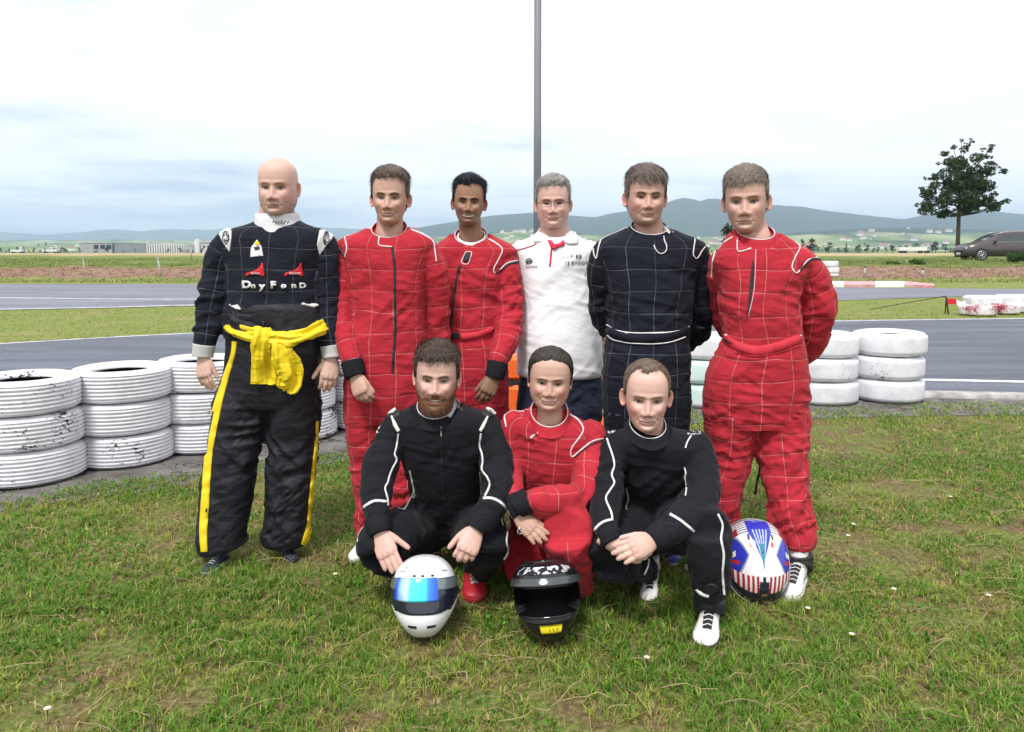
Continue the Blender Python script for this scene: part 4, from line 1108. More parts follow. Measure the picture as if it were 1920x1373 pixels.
def garment(name, limbs, mat, parent, seed=0, voxel=0.0062, smooth=4, fold=1.0, off=0.0, freq=1.0, neck=None, longi=False):
    Vs, Fs, n = [], [], 0
    for L in limbs:
        v, f = L.mesh(off); Vs.append(v); Fs += [tuple(i + n for i in q) for q in f]; n += len(v)
    me = remesh(np.concatenate(Vs), Fs, voxel)
    V, E = get_np(me)
    V = lap(V, E, smooth)
    if neck:
        (nx_, ny_), nY, nhw, nhd, nh, nd = neck; nc_ = W(nx_, ny_, nY); na_ = nhw * mpp(nY) * 1.10
        def carve(V):
            rho = np.hypot((V[:, 0] - nc_.x) / na_, (V[:, 1] - nc_.y) / (nhd * 1.10))
            yy = (V[:, 1] - nc_.y) / nhd
            zp = nc_.z - nh * .85 * (.55 + .45 * np.clip(-yy, 0, 1)) + nd * np.clip((yy + 1) / 2, -.06, 1.06)
            V[:, 2] = np.where((rho < 1.18) & (V[:, 2] > zp), zp, V[:, 2]); return V
        V = carve(V); V = lap(V, E, 1); V = carve(V)
    me.vertices.foreach_set('co', V.astype(np.float32).ravel()); me.update()
    U, T, A, Q, I = limb_coords(V, limbs)
    e0, e1 = E[:, 0], E[:, 1]; ok = (I[e0] == I[e1]) & (np.abs(U[e0] - U[e1]) < .04) & (np.abs(T[e0] - T[e1]) < .04); e0, e1 = e0[ok], e1[ok]
    dgv = np.bincount(np.concatenate([e0, e1]), minlength=len(V)); has = dgv > 0
    for _ in range(12):
        for A1 in (U, T):
            s1_ = np.bincount(e0, weights=A1[e1], minlength=len(V)) + np.bincount(e1, weights=A1[e0], minlength=len(V))
            A1[has] = .4 * A1[has] + .6 * s1_[has] / dgv[has]
    Nn = normals(me)
    # creases: ridged noise stretched around the limb, plus slanting drag lines and soft bagginess
    w1 = vn(T * 24 * freq + U * 6, U * 7 + I * 9.1, seed=seed + 1); w2 = vn(T * 15 * freq - U * 15, U * 9 + T * 5, seed=seed + 2)
    w3 = vn(V[:, 0] * 9, V[:, 1] * 9, V[:, 2] * 7, seed=seed + 3); w4 = vn(T * 50 * freq + U * 20, U * 22, seed=seed + 4)
    rg = lambda w: .52 - np.abs(w * 2 - 1) * 2
    mod = 0.45 + 1.1 * sst(vn(V[:, 0] * 6, V[:, 1] * 6, V[:, 2] * 6, seed=seed + 5), .3, .7)
    if longi: w1 = vn(U * 80, T * 6, seed=seed + 1); w2 = vn(U * 45 + T * 8, T * 5, seed=seed + 2)
    if longi: A = A * 2.0
    disp = A * fold * mod * (rg(w1) * .55 + rg(w2) * .55 + (w4 - .5) * .4 + rg(vn(T * 34 + U * 30, U * 26 - T * 9, seed=seed + 7)) * .34 * sst(vn(V[:, 0] * 5, V[:, 1] * 5, V[:, 2] * 5, seed=seed + 8), .35, .65)) + (w3 - .5) * 0.012 * fold
    V = V + Nn * disp[:, None]
    V = lap(V, E, 1, 0.3)
    me.vertices.foreach_set('co', V.astype(np.float32).ravel())
    uo = (w3 - .5) * 0.02
    set_vec(me, np.stack([U + uo, T + uo, Q], 1))
    me.polygons.foreach_set('use_smooth', np.ones(len(me.polygons), bool)); me.update()
    me.name = name
    me.materials.clear()
    me.materials.append(mat)
    return me
def to_obj(name, me, parent, O):
    V, E = get_np(me); V -= np.array(O[:]); me.vertices.foreach_set('co', V.astype(np.float32).ravel()); me.update()
    o = bpy.data.objects.new(name, me); COL.objects.link(o); o.parent = parent
    return o
def bvh_of(me):
    V, _ = get_np(me)
    return BVHTree.FromPolygons([tuple(v) for v in V], [tuple(p.vertices) for p in me.polygons])
def cast(bvh, px, py, Yref, off=0.0, lastd=None, jump=0.12):
    d = ray(px, py).normalized()
    h = bvh.ray_cast(CAM, d)
    if h[0] is None or (abs(h[0].y - Yref) > 0.45) or (lastd is not None and abs(h[0].y - lastd) > jump):
        q = W(px, py, lastd if lastd is not None else Yref)
        h = bvh.find_nearest(q)
        if h[0] is None: return q, Vector((0, -1, 0))
    n = h[1]
    if n.dot(d) > 0 and lastd is None: n = -n
    return h[0] + n * off, n
def smooth_pts(pts, step=2.5):
    P = np.array([[p[0], p[1], 0] + list(p[2:]) for p in pts], float)
    L = np.linalg.norm(np.diff(P[:, :2], axis=0), axis=1).sum()
    n = max(3, int(L / step))
    D, _ = catmull(P, n)
    return D
def ribbon(name, pts, wpx, bvh, mat, parent, O, Y, off=0.003, na=5, curve=True):
    """strip of cloth or piping laid on a garment along a line read off the photo; pts may carry their own width"""
    if name == 'piping': wpx *= .70; off *= .5
    D = smooth_pts([p if len(p) > 2 else (p[0], p[1], wpx) for p in pts])
    x, y, w = D[:, 0], D[:, 1], D[:, 3]
    tx, ty = np.gradient(x), np.gradient(y); l = np.hypot(tx, ty) + 1e-9; nx, ny = -ty / l, tx / l
    V = []; last = None
    prof_ = [(-1, -.0015), (-.85, off), (0, off * 1.25), (.85, off), (1, -.0015)]
    for i in range(len(x)):
        c_, n_ = cast(bvh, x[i], y[i], Y, 0, last); last = c_.y
        for a, o_ in prof_:
            p, n2 = cast(bvh, x[i] + nx[i] * w[i] / 2 * a, y[i] + ny[i] * w[i] / 2 * a, Y, o_, last, 0.06)
            V.append(p - O)
    V = np.array([v[:] for v in V]).reshape(len(x), 5, 3)
    if len(x) > 4:
        V[1:-1] = V[1:-1] * .5 + (V[:-2] + V[2:]) * .25
    me = make_mesh(name, V.reshape(-1, 3), [grid_faces(len(x), 5, False)])
    set_vec(me, np.zeros((len(me.vertices), 3)))
    return child(name, me, mat, parent)
def patch(name, poly, bvh, mat, parent, O, Y, off=0.004, step=4.0, label=None):
    """panel with the outline read off the photo, laid on the garment, with a turned down edge"""
    n = len(poly); pts = []
    for i in range(n):
        a, b_ = poly[i], poly[(i + 1) % n]; k = max(1, int(math.hypot(b_[0] - a[0], b_[1] - a[1]) / step))
        pts += [Vector((a[0] + (b_[0] - a[0]) * j / k, a[1] + (b_[1] - a[1]) * j / k)) for j in range(k)]
    nb_ = len(pts); xs = [p.x for p in pts]; ys_ = [p.y for p in pts]
    def inside(x, y):
        c_ = False
        for i in range(nb_):
            a, b_ = pts[i], pts[i - 1]
            if (a.y > y) != (b_.y > y) and x < (b_.x - a.x) * (y - a.y) / (b_.y - a.y) + a.x: c_ = not c_
        return c_
    gx = np.arange(min(xs) + step / 2, max(xs), step); gy = np.arange(min(ys_) + step / 2, max(ys_), step)
    inn = [Vector((x, y)) for x in gx for y in gy if inside(x, y) and min((Vector((x, y)) - p).length for p in pts) > step * .45]
    r_ = delaunay_2d_cdt(pts + inn, [], [list(range(nb_))], 1, 1e-4)
    co = []
    bnd = set()
    for i, v in enumerate(r_[0]):
        e = any(j < nb_ for j in r_[3][i]); p, n_ = cast(bvh, v.x, v.y, Y, off); co.append(p - O)
        if e: bnd.add(i)
    F = [tuple(f) for f in r_[2]]
    # skirt
    cnt = {}
    for f in F:
        for a, b_ in zip(f, f[1:] + f[:1]): cnt[(a, b_)] = 1
    n0 = len(co); low = {}
    for (a, b_) in list(cnt):
        if (b_, a) not in cnt:
            for q in (a, b_):
                if q not in low:
                    v = r_[0][q]; p, n_ = cast(bvh, v.x, v.y, Y, -0.002); low[q] = len(co); co.append(p - O)
            F.append((b_, a, low[a], low[b_]))
    me = make_mesh(name, [c_[:] for c_ in co], F); set_vec(me, np.zeros((len(co), 3)))
    o = child(name, me, mat, parent)
    if label: o['label'] = label
    return o
def lettering(text, px, py, hpx, bvh, mat, parent, O, Y, off=0.0032, rot=0.0, stretch=1.0, bold=0.0, name='lettering', shear=0):
    cu = bpy.data.curves.new('t', 'FONT'); cu.body = text; cu.size = 1; cu.offset = bold; cu.space_character = 1.15; cu.shear = shear
    o = bpy.data.objects.new('t', cu); COL.objects.link(o)
    me = bpy.data.meshes.new_from_object(o.evaluated_get(bpy.context.evaluated_depsgraph_get()))
    bpy.data.objects.remove(o)
    bm = bmesh.new(); bm.from_mesh(me)
    bmesh.ops.triangulate(bm, faces=bm.faces)
    x = [v.co.x for v in bm.verts]; cx_ = (min(x) + max(x)) / 2
    s_ = hpx / 0.7; ca, sa = math.cos(rot), math.sin(rot)
    for v in bm.verts:
        u = (v.co.x - cx_) * s_ * stretch; w = -v.co.y * s_
        p, n_ = cast(bvh, px + u * ca - w * sa, py + u * sa + w * ca, Y, off)
        v.co = p - O
    r_ = bmesh.ops.extrude_face_region(bm, geom=bm.faces[:])
    for v in [g_ for g_ in r_['geom'] if isinstance(g_, bmesh.types.BMVert)]: v.co.y -= 0.0015
    bm.to_mesh(me); bm.free(); me.name = name; me.materials.clear()
    set_vec(me, np.zeros((len(me.vertices), 3)))
    return child(name, me, mat, parent)

# ------------------------------------------------------------------ heads
HH = 0.235
PROF_S = [-.02, 0, .03, .06, .1, .15, .2, .3, .4, .5, .57, .65, .75, .82, .88, .93, .97, 1.0]
T_W = [.022, .030, .040, .0455, .0515, .0575, .062, .0680, .0715, .0735, .0745, .0752, .0735, .0675, .0575, .044, .028, .005]
T_F = [.050, .068, .079, .0835, .085, .0835, .085, .0855, .086, .087, .0905, .0925, .0895, .083, .070, .054, .036, .006]
T_B = [.02, .03, .036, .042, .048, .055, .062, .078, .090, .099, .103, .105, .101, .095, .082, .063, .040, .006]
def smooth_interp(s, X, Yv, k=5):
    return np.interp(s, X, Yv)
def head(p):
    nr, nc = 178, 200
    s = np.concatenate([np.linspace(-.02, .62, 130, endpoint=False), np.sin(np.linspace(0, math.pi / 2, 48)) * .38 + .62])
    t_ = np.linspace(-1, 1, nc, endpoint=False); ang = math.pi * (t_ * .45 + .55 * t_ ** 3)
    ker = np.exp(-np.linspace(-2, 2, 9) ** 2); ker /= ker.sum()
    sm = lambda a: np.convolve(np.pad(a, 4, 'edge'), ker, 'valid')
    w = sm(np.interp(s, PROF_S, T_W)); f = sm(np.interp(s, PROF_S, T_F)); b_ = sm(np.interp(s, PROF_S, T_B))
    w[-1] = f[-1] = b_[-1] = 0.0008
    jaw = p.get('jaw', 1.0); wide = p.get('wide', 1.0)
    w = w * wide * (1 + (jaw - 1) * (1 - sst(s, .15, .50)))
    f = f + p.get('chin', 0) * gau(s - .06, .06)
    S, Aa = np.meshgrid(s, ang, indexing='ij')
    n_ = np.interp(s, [0, .1, .25, .5, .8, 1], [2.0, 2.05, 2.3, 2.45, 2.25, 2.0])[:, None]
    sa, ca = np.abs(np.sin(Aa)), np.cos(Aa)
    fb = np.where(ca > 0, f[:, None], b_[:, None])
    r_ = (((sa / w[:, None]) ** n_) + ((np.abs(ca) / fb) ** n_)) ** (-1 / n_)
    X = r_ * np.sin(Aa); Q = r_ * ca          # Q = forward
    Zz = S * HH
    front = sst(ca, .05, .40)
    x, zr = X, Zz
    z = HH * np.interp(S, [-.02, 0, .170, .258, .465, .553, 1], [-.02, 0, .205, .300, .490, .573, 1])
    S = z / HH
    g2 = lambda cx, cs, sx, sz: gau(np.abs(x) - cx, sx) * gau(z - cs * HH, sz)
    D = np.zeros_like(X)
    sm_ = p.get('smile', 0.0)
    D += -.0125 * g2(.031, .488, .0165, .0125) - .003 * g2(.020, .47, .009, .010)
    D += .0058 * g2(.028, .570, .021, .0080) + .003 * gau(x, .012) * gau(z - .565 * HH, .010)
    D += (.005 + .006 * sm_) * g2(.043, .375 , .016, .016)
    D += -.004 * g2(.052, .24, .014, .022) * (2 - jaw * 1.0)
    D += .0035 * gau(x, .027) * gau(z - .20 * HH, .026)
    D += .005 * gau(x, .019) * gau(z - .065 * HH, .012) - .0045 * gau(x, .020) * gau(z - .135 * HH, .0055)
    # nose
    A_ = np.interp(S, [.28, .30, .33, .36, .42, .48, .53, .58], [0, .007, .0205, .0235, .0170, .0095, .0035, 0]) * p.get('nose', 1.0)
    A_ *= 1.0
    wn = np.interp(S, [.28, .34, .40, .50], [.0135, .0140, .0112, .0100])
    D += A_ * np.exp(-(np.abs(x) / wn) ** 2.2)
    D += .0090 * g2(.0155, .325, .0075, .0085) * p.get('nose', 1.0)
    D -= .0045 * g2(.0068, .297, .0034, .0030)
    # mouth
    mw = .0262 * (1 + .38 * sm_); zl = .205 * HH + sm_ * .0100 * (x / mw) ** 2 - p.get('frown', 0) * .002 * (x / mw) ** 2
    inm = sst(1 - np.abs(x) / mw, 0.0, .30)
    op = p.get('teeth', 0.0) * (1 - np.clip(np.abs(x) / (mw * .86), 0, 1) ** 2.2)
    dz = z - zl
    lu = .0062 * (1 - .25 * sm_); ll = .0072 * (1 - .15 * sm_)
    up_ = np.exp(-((dz - op * .45 - lu * .5) / (lu * .62)) ** 2); lo_ = np.exp(-((dz + op * .75 + ll * .5) / (ll * .65)) ** 2)
    D += inm * (.0022 * up_ + .0028 * lo_)
    D -= (.0036 + .0015 * sm_) * inm * np.exp(-(dz / .0018) ** 2) * (op < .0006)
    D -= .0025 * gau(np.abs(x) - mw * 1.04, .0045) * gau(dz, .0045)
    mouth_open = (dz < op * .45) & (dz > -op * .75) & (op > .0006)
    # folds from nose wings to mouth corners
    xf = .0175 + (mw * 1.12 - .0175) * np.clip((.32 * HH - z) / (.115 * HH), 0, 1.15)
    D -= (.0010 + .0018 * sm_ + p.get('fat', 0) * .001) * gau(np.abs(x) - xf, .0035) * sst(z, .17 * HH, .21 * HH) * (1 - sst(z, .31 * HH, .335 * HH))
    # forehead lines / frown
    D -= .0010 * p.get('furrow', 0) * (g2(.006, .565, .0016, .007))
    D -= .0006 * (gau(z - .66 * HH, .0014) + gau(z - .70 * HH, .0014)) * sst(.045 - np.abs(x), 0, .02) * p.get('lines', .5)
    # double chin / fat cheeks
    D += p.get('fat', 0) * (.006 * g2(.048, .25, .018, .030) + .010 * gau(x, .035) * gau(z - (-.0) * HH, .012))
    Q2 = Q + D * front
    # eyes: lids wrap the ball, an almond slit opens on it
    ho = p.get('eye', .0045) * 1.05; ew = .0138; R_ = .0128
    ex, ez = .0315, .465 * HH
    eyeq = None
    for sd in (-1, 1):
        dx = x - sd * ex; dzz = zr - ez
        i0 = np.argmin(np.abs(s * HH - ez)); j0 = np.argmin(np.abs(X[i0] - sd * ex) + (ca[i0] < 0) * 9)
        qe = Q2[i0, j0] - R_ + .0035
        if eyeq is None: eyeq = qe
        r2 = dx ** 2 * .80 + dzz ** 2
        ball = qe + np.sqrt(np.clip((R_ + .0012) ** 2 - r2, 0, None))
        ball = np.where(r2 < (R_ + .0012) ** 2, ball, -1)
        k_ = front * (ca > 0)
        Q2 = np.where((ball > Q2) & (k_ > .1), ball, Q2)
        tilt_ = dx * sd * .10
        hh = ho * (1 - np.clip(np.abs(dx) / ew, 0, 1) ** 2)
        opn = (np.abs(dzz - tilt_ + .0002) < hh) & (np.abs(dx) < ew)
        edge = np.exp(-(np.clip(np.abs(dzz - tilt_) - hh, 0, None) / .0019) ** 2) * (np.abs(dx) < ew * 1.12)
        Q2 = np.where(opn, np.minimum(Q2, qe + np.sqrt(np.clip(R_ ** 2 - dx ** 2 - dzz ** 2, 0, None)) - .003), Q2)
        if sd == -1: OPN, EDG, UPL = opn, edge * (dzz > 0), gau(dzz - hh - .0035, .0016) * (np.abs(dx) < ew * 1.1)
        else: OPN, EDG, UPL = OPN | opn, np.maximum(EDG, edge * (dzz > 0)), np.maximum(UPL, gau(dzz - hh - .0035, .0016) * (np.abs(dx) < ew * 1.1))
    Q2 = Q2 - UPL * .0010 * front
    Q2 = np.where(mouth_open & (ca > 0), Q2 - .009, Q2)
    Vv = np.stack([X, -Q2, Zz], -1)
    Vv[0, :, 0] *= .5; Vv[0, :, 1] = Vv[0, :, 1] * .5
    # ---------------- colour
    sk = np.array(p['skin']); n1 = fbm(X * 60, Q * 60, Zz * 60, 3, 3)[..., None]; n2 = vn(X * 320, Q * 320, Zz * 320, 5)[..., None]
    C_ = sk[None, None] * (0.92 + .16 * n1) * (0.97 + .06 * n2)
    blush = .55 * (g2(.045, .34, .018, .02) + .8 * gau(x, .013) * gau(z - .335 * HH, .012)) * front * p.get('blush', 1)
    C_ = C_ * (1 - blush[..., None] * np.array([.04, .30, .24]))
    lip = np.array(p.get('lip', (.36, .12, .11))) * .78
    lm = inm * np.clip(np.maximum((dz > op * .3) * up_, (dz < -op * .5) * lo_) * 1.2, 0, 1) * (ca > 0) * p.get('lipk', .70)
    C_ = C_ * (1 - lm[..., None]) + lip * lm[..., None]
    sl = sst(1 - np.abs(x) / (mw * 1.12), 0, .15) * np.exp(-((dz - op * .45) / .0017) ** 2) * (ca > 0)
    C_ = C_ * (1 - .8 * sl[..., None]) + np.array([.07, .02, .02]) * .8 * sl[..., None]
    C_ = np.where((mouth_open & (ca > 0))[..., None], np.array([.05, .012, .012]), C_)
    hc = np.array(p.get('brow', (.06, .04, .03)))
    zb_ = .552 * HH + .004 * np.clip((np.abs(x) - .012) / .02, 0, 1) - .006 * np.clip((np.abs(x) - .036) / .014, 0, 1) - (.0015 + p.get('furrow', 0) * .003) * np.clip((.024 - np.abs(x)) / .012, 0, 1)
    bm_ = gau(z - zb_, .0044 * p.get('browt', 1)) * sst(np.abs(x), .009, .014) * (1 - sst(np.abs(x), .043, .050)) * (ca > 0)
    bm_ = np.clip(bm_ * (.85 + .7 * vn(X * 500, Zz * 260, seed=9)), 0, 1) * p.get('browk', .8)
    C_ = C_ * (1 - bm_[..., None]) + hc * bm_[..., None]
    lash_and_socket_shade = np.clip(EDG * 1.15 + .62 * gau(np.abs(x) - .0310, .0150) * gau(zr - .474 * HH, .0068), 0, 1) * (ca > 0) * .95  # upper lash line plus eye socket shading painted into the skin colour
    C_ = C_ * (1 - lash_and_socket_shade[..., None]) + np.array([.03, .018, .015]) * lash_and_socket_shade[..., None]
    C_ = np.where((OPN & (ca > 0))[..., None], np.array([.10, .05, .04]), C_)
    nos = g2(.0068, .296, .0032, .0024) * (ca > 0)
    C_ = C_ * (1 - .85 * nos[..., None]) + np.array([.05, .015, .012]) * .85 * nos[..., None]
    st = p.get('stubble', 0.0)
    if st:
        sm1 = (1 - sst(S, .26, .34)) * (1 - gau(x, .0245) * gau(z - .205 * HH, .008)) * (ca > -.2)
        side_ = sst(np.abs(x), .045, .062) * (1 - sst(S, .42, .50)) * (ca > -.1)
        nose_ex = gau(x, .016) * gau(z - .31 * HH, .008)
        sm1 = np.clip(np.maximum(sm1, side_) - nose_ex, 0, 1) * (.6 + .5 * vn(X * 380, Q * 380, Zz * 380, 12))
        C_ = C_ * (1 - st * sm1[..., None]) + np.array(p.get('stubc', (.09, .06, .05))) * st * sm1[..., None]
    return dict(V=Vv, C=C_, S=Zz / HH, A=Aa, s=s, ang=ang, eye=(ex, eyeq, ez, R_), mw=mw, sm=sm_, Qf=Q2, nr=nr, nc=nc)
def ear(sd, p):
    nr, nc = 12, 26
    V = []
    cols = []
    for i in range(nr):
        rho = i / (nr - 1)
        for j in range(nc):
            a = 2 * math.pi * j / nc
            # outline: taller than wide, narrower lobe
            hx = .0165 * (1 + .18 * math.sin(a)); hz = .031
            u = rho * hx * math.cos(a); v = rho * hz * math.sin(a)
            o_ = .0035 * math.exp(-((rho - .86) / .12) ** 2) - .004 * math.exp(-(rho / .45) ** 2) + (.002 if v < -.02 else 0)
            V.append((u, v, o_)); cols.append(rho)
    V2 = [(u * .97, v * .97, o_ - .0055 + .002) for (u, v, o_) in V]
    P = np.array(V + V2)
    th = R(p.get('ear_out', 32) * 1.15)
    out_ = []
    for u, v, o_ in P:
        bk = u + .012      # backwards from the root
        y = bk * math.cos(th) - o_ * math.sin(th); xx = bk * math.sin(th) + o_ * math.cos(th)
        out_.append((sd * (.0690 * p.get('wide', 1) + xx * 1.15), y + .002, .435 * HH + v + bk * .10))
    F = [tuple(f) for f in grid_faces(nr, nc)] + [tuple(f[::-1]) for f in grid_faces(nr, nc, True, nr * nc)]
    F += [((nr - 1) * nc + j, (nr - 1) * nc + (j + 1) % nc, (2 * nr - 1) * nc + (j + 1) % nc, (2 * nr - 1) * nc + j) for j in range(nc)]
    if sd < 0: F = [f[::-1] for f in F]
    C_ = np.array([p['skin']] * len(P)) * np.array([1.0, .80, .78])
    rr = np.array(cols + cols)[:, None]
    C_ = C_ * (.72 + .28 * sst(rr, .3, .75))
    return np.array(out_), F, C_
def hairline(p):
    a = np.array([0, 14, 28, 42, 50, 56, 62, 78, 86, 92, 104, 116, 130, 150, 180], float)
    h = np.array([.86, .86, .86, .86, .84, .74, .56, .44, .54, .56, .48, .33, .20, .15, .13]) 
    h = h + p.get('hl', 0) * (a < 52)
    if 'hlf' in p: h = p['hlf'](a, h)
    return a, h
def hair_parts(Hd, p, T, O, root, name='hair', seed=0):
    """cap of hair volume and a few thousand strands on top of it"""
    V = Hd['V']; S = Hd['S']; A = np.degrees(np.abs(Hd['A'])); As = Hd['A']
    nr, nc = Hd['nr'], Hd['nc']
    N_ = np.cross(np.gradient(V, axis=1), np.gradient(V, axis=0)); N_ /= np.linalg.norm(N_, axis=2)[..., None] + 1e-9
    cen = np.array([0, .0, .13]); N_ = np.where(((V - cen) * N_).sum(2)[..., None] < 0, -N_, N_)
    # over the crown the grid is degenerate: blend to the radial direction
    rad = V - np.array([0, .01, .12]); rad /= np.linalg.norm(rad, axis=2)[..., None]
    k = sst(S, .93, .97)[..., None]; N_ = N_ * (1 - k) + rad * k; N_ /= np.linalg.norm(N_, axis=2)[..., None]
    ha, hh = hairline(p)
    hl = np.interp(A, ha, hh) + ((vn(As * 4, 0 * As, seed=seed) - .5) * .05 + (vn(As * 11, 0 * As, seed=seed) - .5) * .03) * p.get('hln', 1) + (vn(As * 30, 0 * As, seed=seed + 1) - .5) * .015
    ins = sst(S - hl, -.004, p.get('taper', .06))
    top = sst(N_[..., 2], .15, .85)
    th = (p.get('side', .006) * 1.1 * (1 - top) + p.get('top', .016) * top * (1 + p.get('quiff', 0) * sst(np.cos(As), .2, .9)))
    part_ = p.get('part', None)
    th = th * (1 + .25 * (fbm(V[..., 0] * 45, V[..., 1] * 45, V[..., 2] * 45, seed + 3, 3) - .5) * 2)
    thick = th * ins - .004 * (1 - ins)
    cap = V + N_ * thick[..., None]
    # clumps
    cl_ = fbm(cap[..., 0] * 130, cap[..., 1] * 50, cap[..., 2] * 130, seed + 8, 3)
    cap = cap + N_ * ((cl_ - .5) * .004 * ins)[..., None]
    hc = np.array(p['hair']); hc2 = np.array(p.get('hair2', tuple(c * 1.8 for c in hc)))
    f = np.clip(cl_ * 1.6 - .3, 0, 1)[..., None]; C_ = hc * (1 - f) + hc2 * f * .8
    F = grid_faces(nr, nc); keep = (thick.reshape(-1)[F] > -.0035).any(1); F = F[keep]
    used = np.unique(F); mapi = np.full(nr * nc, -1); mapi[used] = np.arange(len(used))
    CV = cap.reshape(-1, 3)[used]; CF = mapi[F]; CC = C_.reshape(-1, 3)[used]
    # strands
    r = np.random.RandomState(seed + 50); ns = p.get('strands', 7000)
    wgt = (ins * (np.abs(np.gradient(S, axis=0)) * np.abs(np.gradient(As, axis=1)) * np.linalg.norm(V[..., :2], axis=2))).ravel(); wgt = np.clip(wgt, 0, None); wgt /= wgt.sum()
    idx = r.choice(nr * nc, ns, p=wgt)
    P0 = cap.reshape(-1, 3)[idx] - N_.reshape(-1, 3)[idx] * .002; Nn = N_.reshape(-1, 3)[idx]; s0 = S.ravel()[idx]; a0 = As.ravel()[idx]
    tp = sst(s0, .70, .88)[:, None]
    fwd = np.array(p.get('flow', (0.25, -1.0, 0.1)), float)
    down = np.stack([np.sin(a0) * .1, np.where(np.cos(a0) > 0, .1, .25) , -np.ones_like(a0)], 1)
    d = fwd[None] * tp + down * (1 - tp) + r.normal(size=(ns, 3)) * p.get('mess', .28)
    if p.get('pull'): d = (np.array([0, .13, .11]) - P0) * 8 + r.normal(size=(ns, 3)) * .04; d[:, 2] += .9 * (s0 < .86) * (P0[:, 1] < .0)
    d = d - Nn * (d * Nn).sum(1)[:, None]; d /= np.linalg.norm(d, axis=1)[:, None] + 1e-9
    L_ = 1.15 * (p.get('len_side', .014) * (1 - tp[:, 0]) + p.get('len_top', .030) * tp[:, 0]) * r.uniform(.6, 1.3, ns)
    lift = p.get('lift', .30) * (.35 + .65 * tp)
    d1 = d + Nn * lift; d1 /= np.linalg.norm(d1, axis=1)[:, None]
    d2 = d * 1.0 + Nn * (lift * .2) + np.array([0, 0, -.15]); d2 /= np.linalg.norm(d2, axis=1)[:, None]
    P1 = P0 + d1 * L_[:, None] * .5; P2 = P1 + d2 * L_[:, None] * .5
    sd_ = np.cross(d1, Nn); sd_ /= np.linalg.norm(sd_, axis=1)[:, None] + 1e-9
    wd_ = (p.get('sw', .0008) * r.uniform(.6, 1.3, ns))[:, None]
    SV = np.stack([P0 - sd_ * wd_, P0 + sd_ * wd_, P1 - sd_ * wd_ * .8, P1 + sd_ * wd_ * .8, P2], 1).reshape(-1, 3)
    b0 = np.arange(ns) * 5 + len(CV)
    SQ = np.stack([b0, b0 + 1, b0 + 3, b0 + 2], 1); ST = np.stack([b0 + 2, b0 + 3, b0 + 4], 1)
    g = r.uniform(0, 1, (ns, 1)) ** 1.2; SCc = np.repeat(hc * (1 - g) + hc2 * g, 5, 0)
    Vt = np.concatenate([CV, SV]); Vt = T(Vt) - np.array(O[:])
    me = make_mesh(name, Vt, [CF, SQ, ST]); set_col(me, np.concatenate([CC, SCc]))
    return child(name, me, M['hair'], root)
def beard_part(Hd, p, T, O, root, seed):
    V = Hd['V']; S = Hd['S']; As = Hd['A']; A = np.degrees(np.abs(As)); x = V[..., 0]; z = V[..., 2]
    rad = V - np.array([0, .01, .07]); N_ = rad / np.linalg.norm(rad, axis=2)[..., None]
    topl = np.interp(A, [0, 12, 22, 34, 48, 62, 74], [.245, .245, .225, .195, .25, .36, .48])
    m_ = (1 - sst(S, topl - .02, topl + .015)) * (A < 80) * (1 - sst(A, 72, 82))
    lips = gau(x, .026) * gau(z - .170 * HH - .001, .0052); m_ = np.clip(m_ - 1.6 * lips, 0, 1)
    th = (.012 * (1 - sst(S, .04, .20)) + .006) * m_ - .003 * (1 - m_)
    cap = V + N_ * th[..., None]
    hc = np.array(p['beard']); hc2 = hc * 1.9
    cl_ = fbm(cap[..., 0] * 260, cap[..., 1] * 260, cap[..., 2] * 90, seed, 3)
    C_ = hc + (hc2 - hc) * np.clip(cl_ * 1.5 - .3, 0, 1)[..., None]
    nr, nc = Hd['nr'], Hd['nc']; F = grid_faces(nr, nc); F = F[(th.reshape(-1)[F] > -.002).any(1)]
    used = np.unique(F); mapi = np.full(nr * nc, -1); mapi[used] = np.arange(len(used)); CV = cap.reshape(-1, 3)[used]
    r = np.random.RandomState(seed); ns = 3600
    wg = (m_ * np.abs(np.gradient(As, axis=1)) * np.gradient(S, axis=0)).ravel(); wg = np.clip(wg, 0, None); wg /= wg.sum()
    idx = r.choice(nr * nc, ns, p=wg); P0 = cap.reshape(-1, 3)[idx] - N_.reshape(-1, 3)[idx] * .002; Nn = N_.reshape(-1, 3)[idx]
    d = np.array([0, -.1, -1.0]) + Nn * .35 + r.normal(size=(ns, 3)) * .3; d /= np.linalg.norm(d, axis=1)[:, None]
    L_ = (.004 + .009 * (1 - sst(S.ravel()[idx], .03, .2))) * r.uniform(.6, 1.4, ns)
    P1 = P0 + d * L_[:, None]; sd_ = np.cross(d, Nn); sd_ /= np.linalg.norm(sd_, axis=1)[:, None] + 1e-9
    SV = np.stack([P0 - sd_ * .0007, P0 + sd_ * .0007, P1], 1).reshape(-1, 3); b0 = np.arange(ns) * 3 + len(CV)
    g = r.uniform(0, 1, (ns, 1)); SCc = np.repeat(hc * (1 - g) + hc2 * g, 3, 0)
    Vt = T(np.concatenate([CV, SV])) - np.array(O[:])
    me = make_mesh('beard', Vt, [mapi[F], np.stack([b0, b0 + 1, b0 + 2], 1)]); set_col(me, np.concatenate([C_.reshape(-1, 3)[used], SCc]))
    return child('beard', me, M['hair'], root)

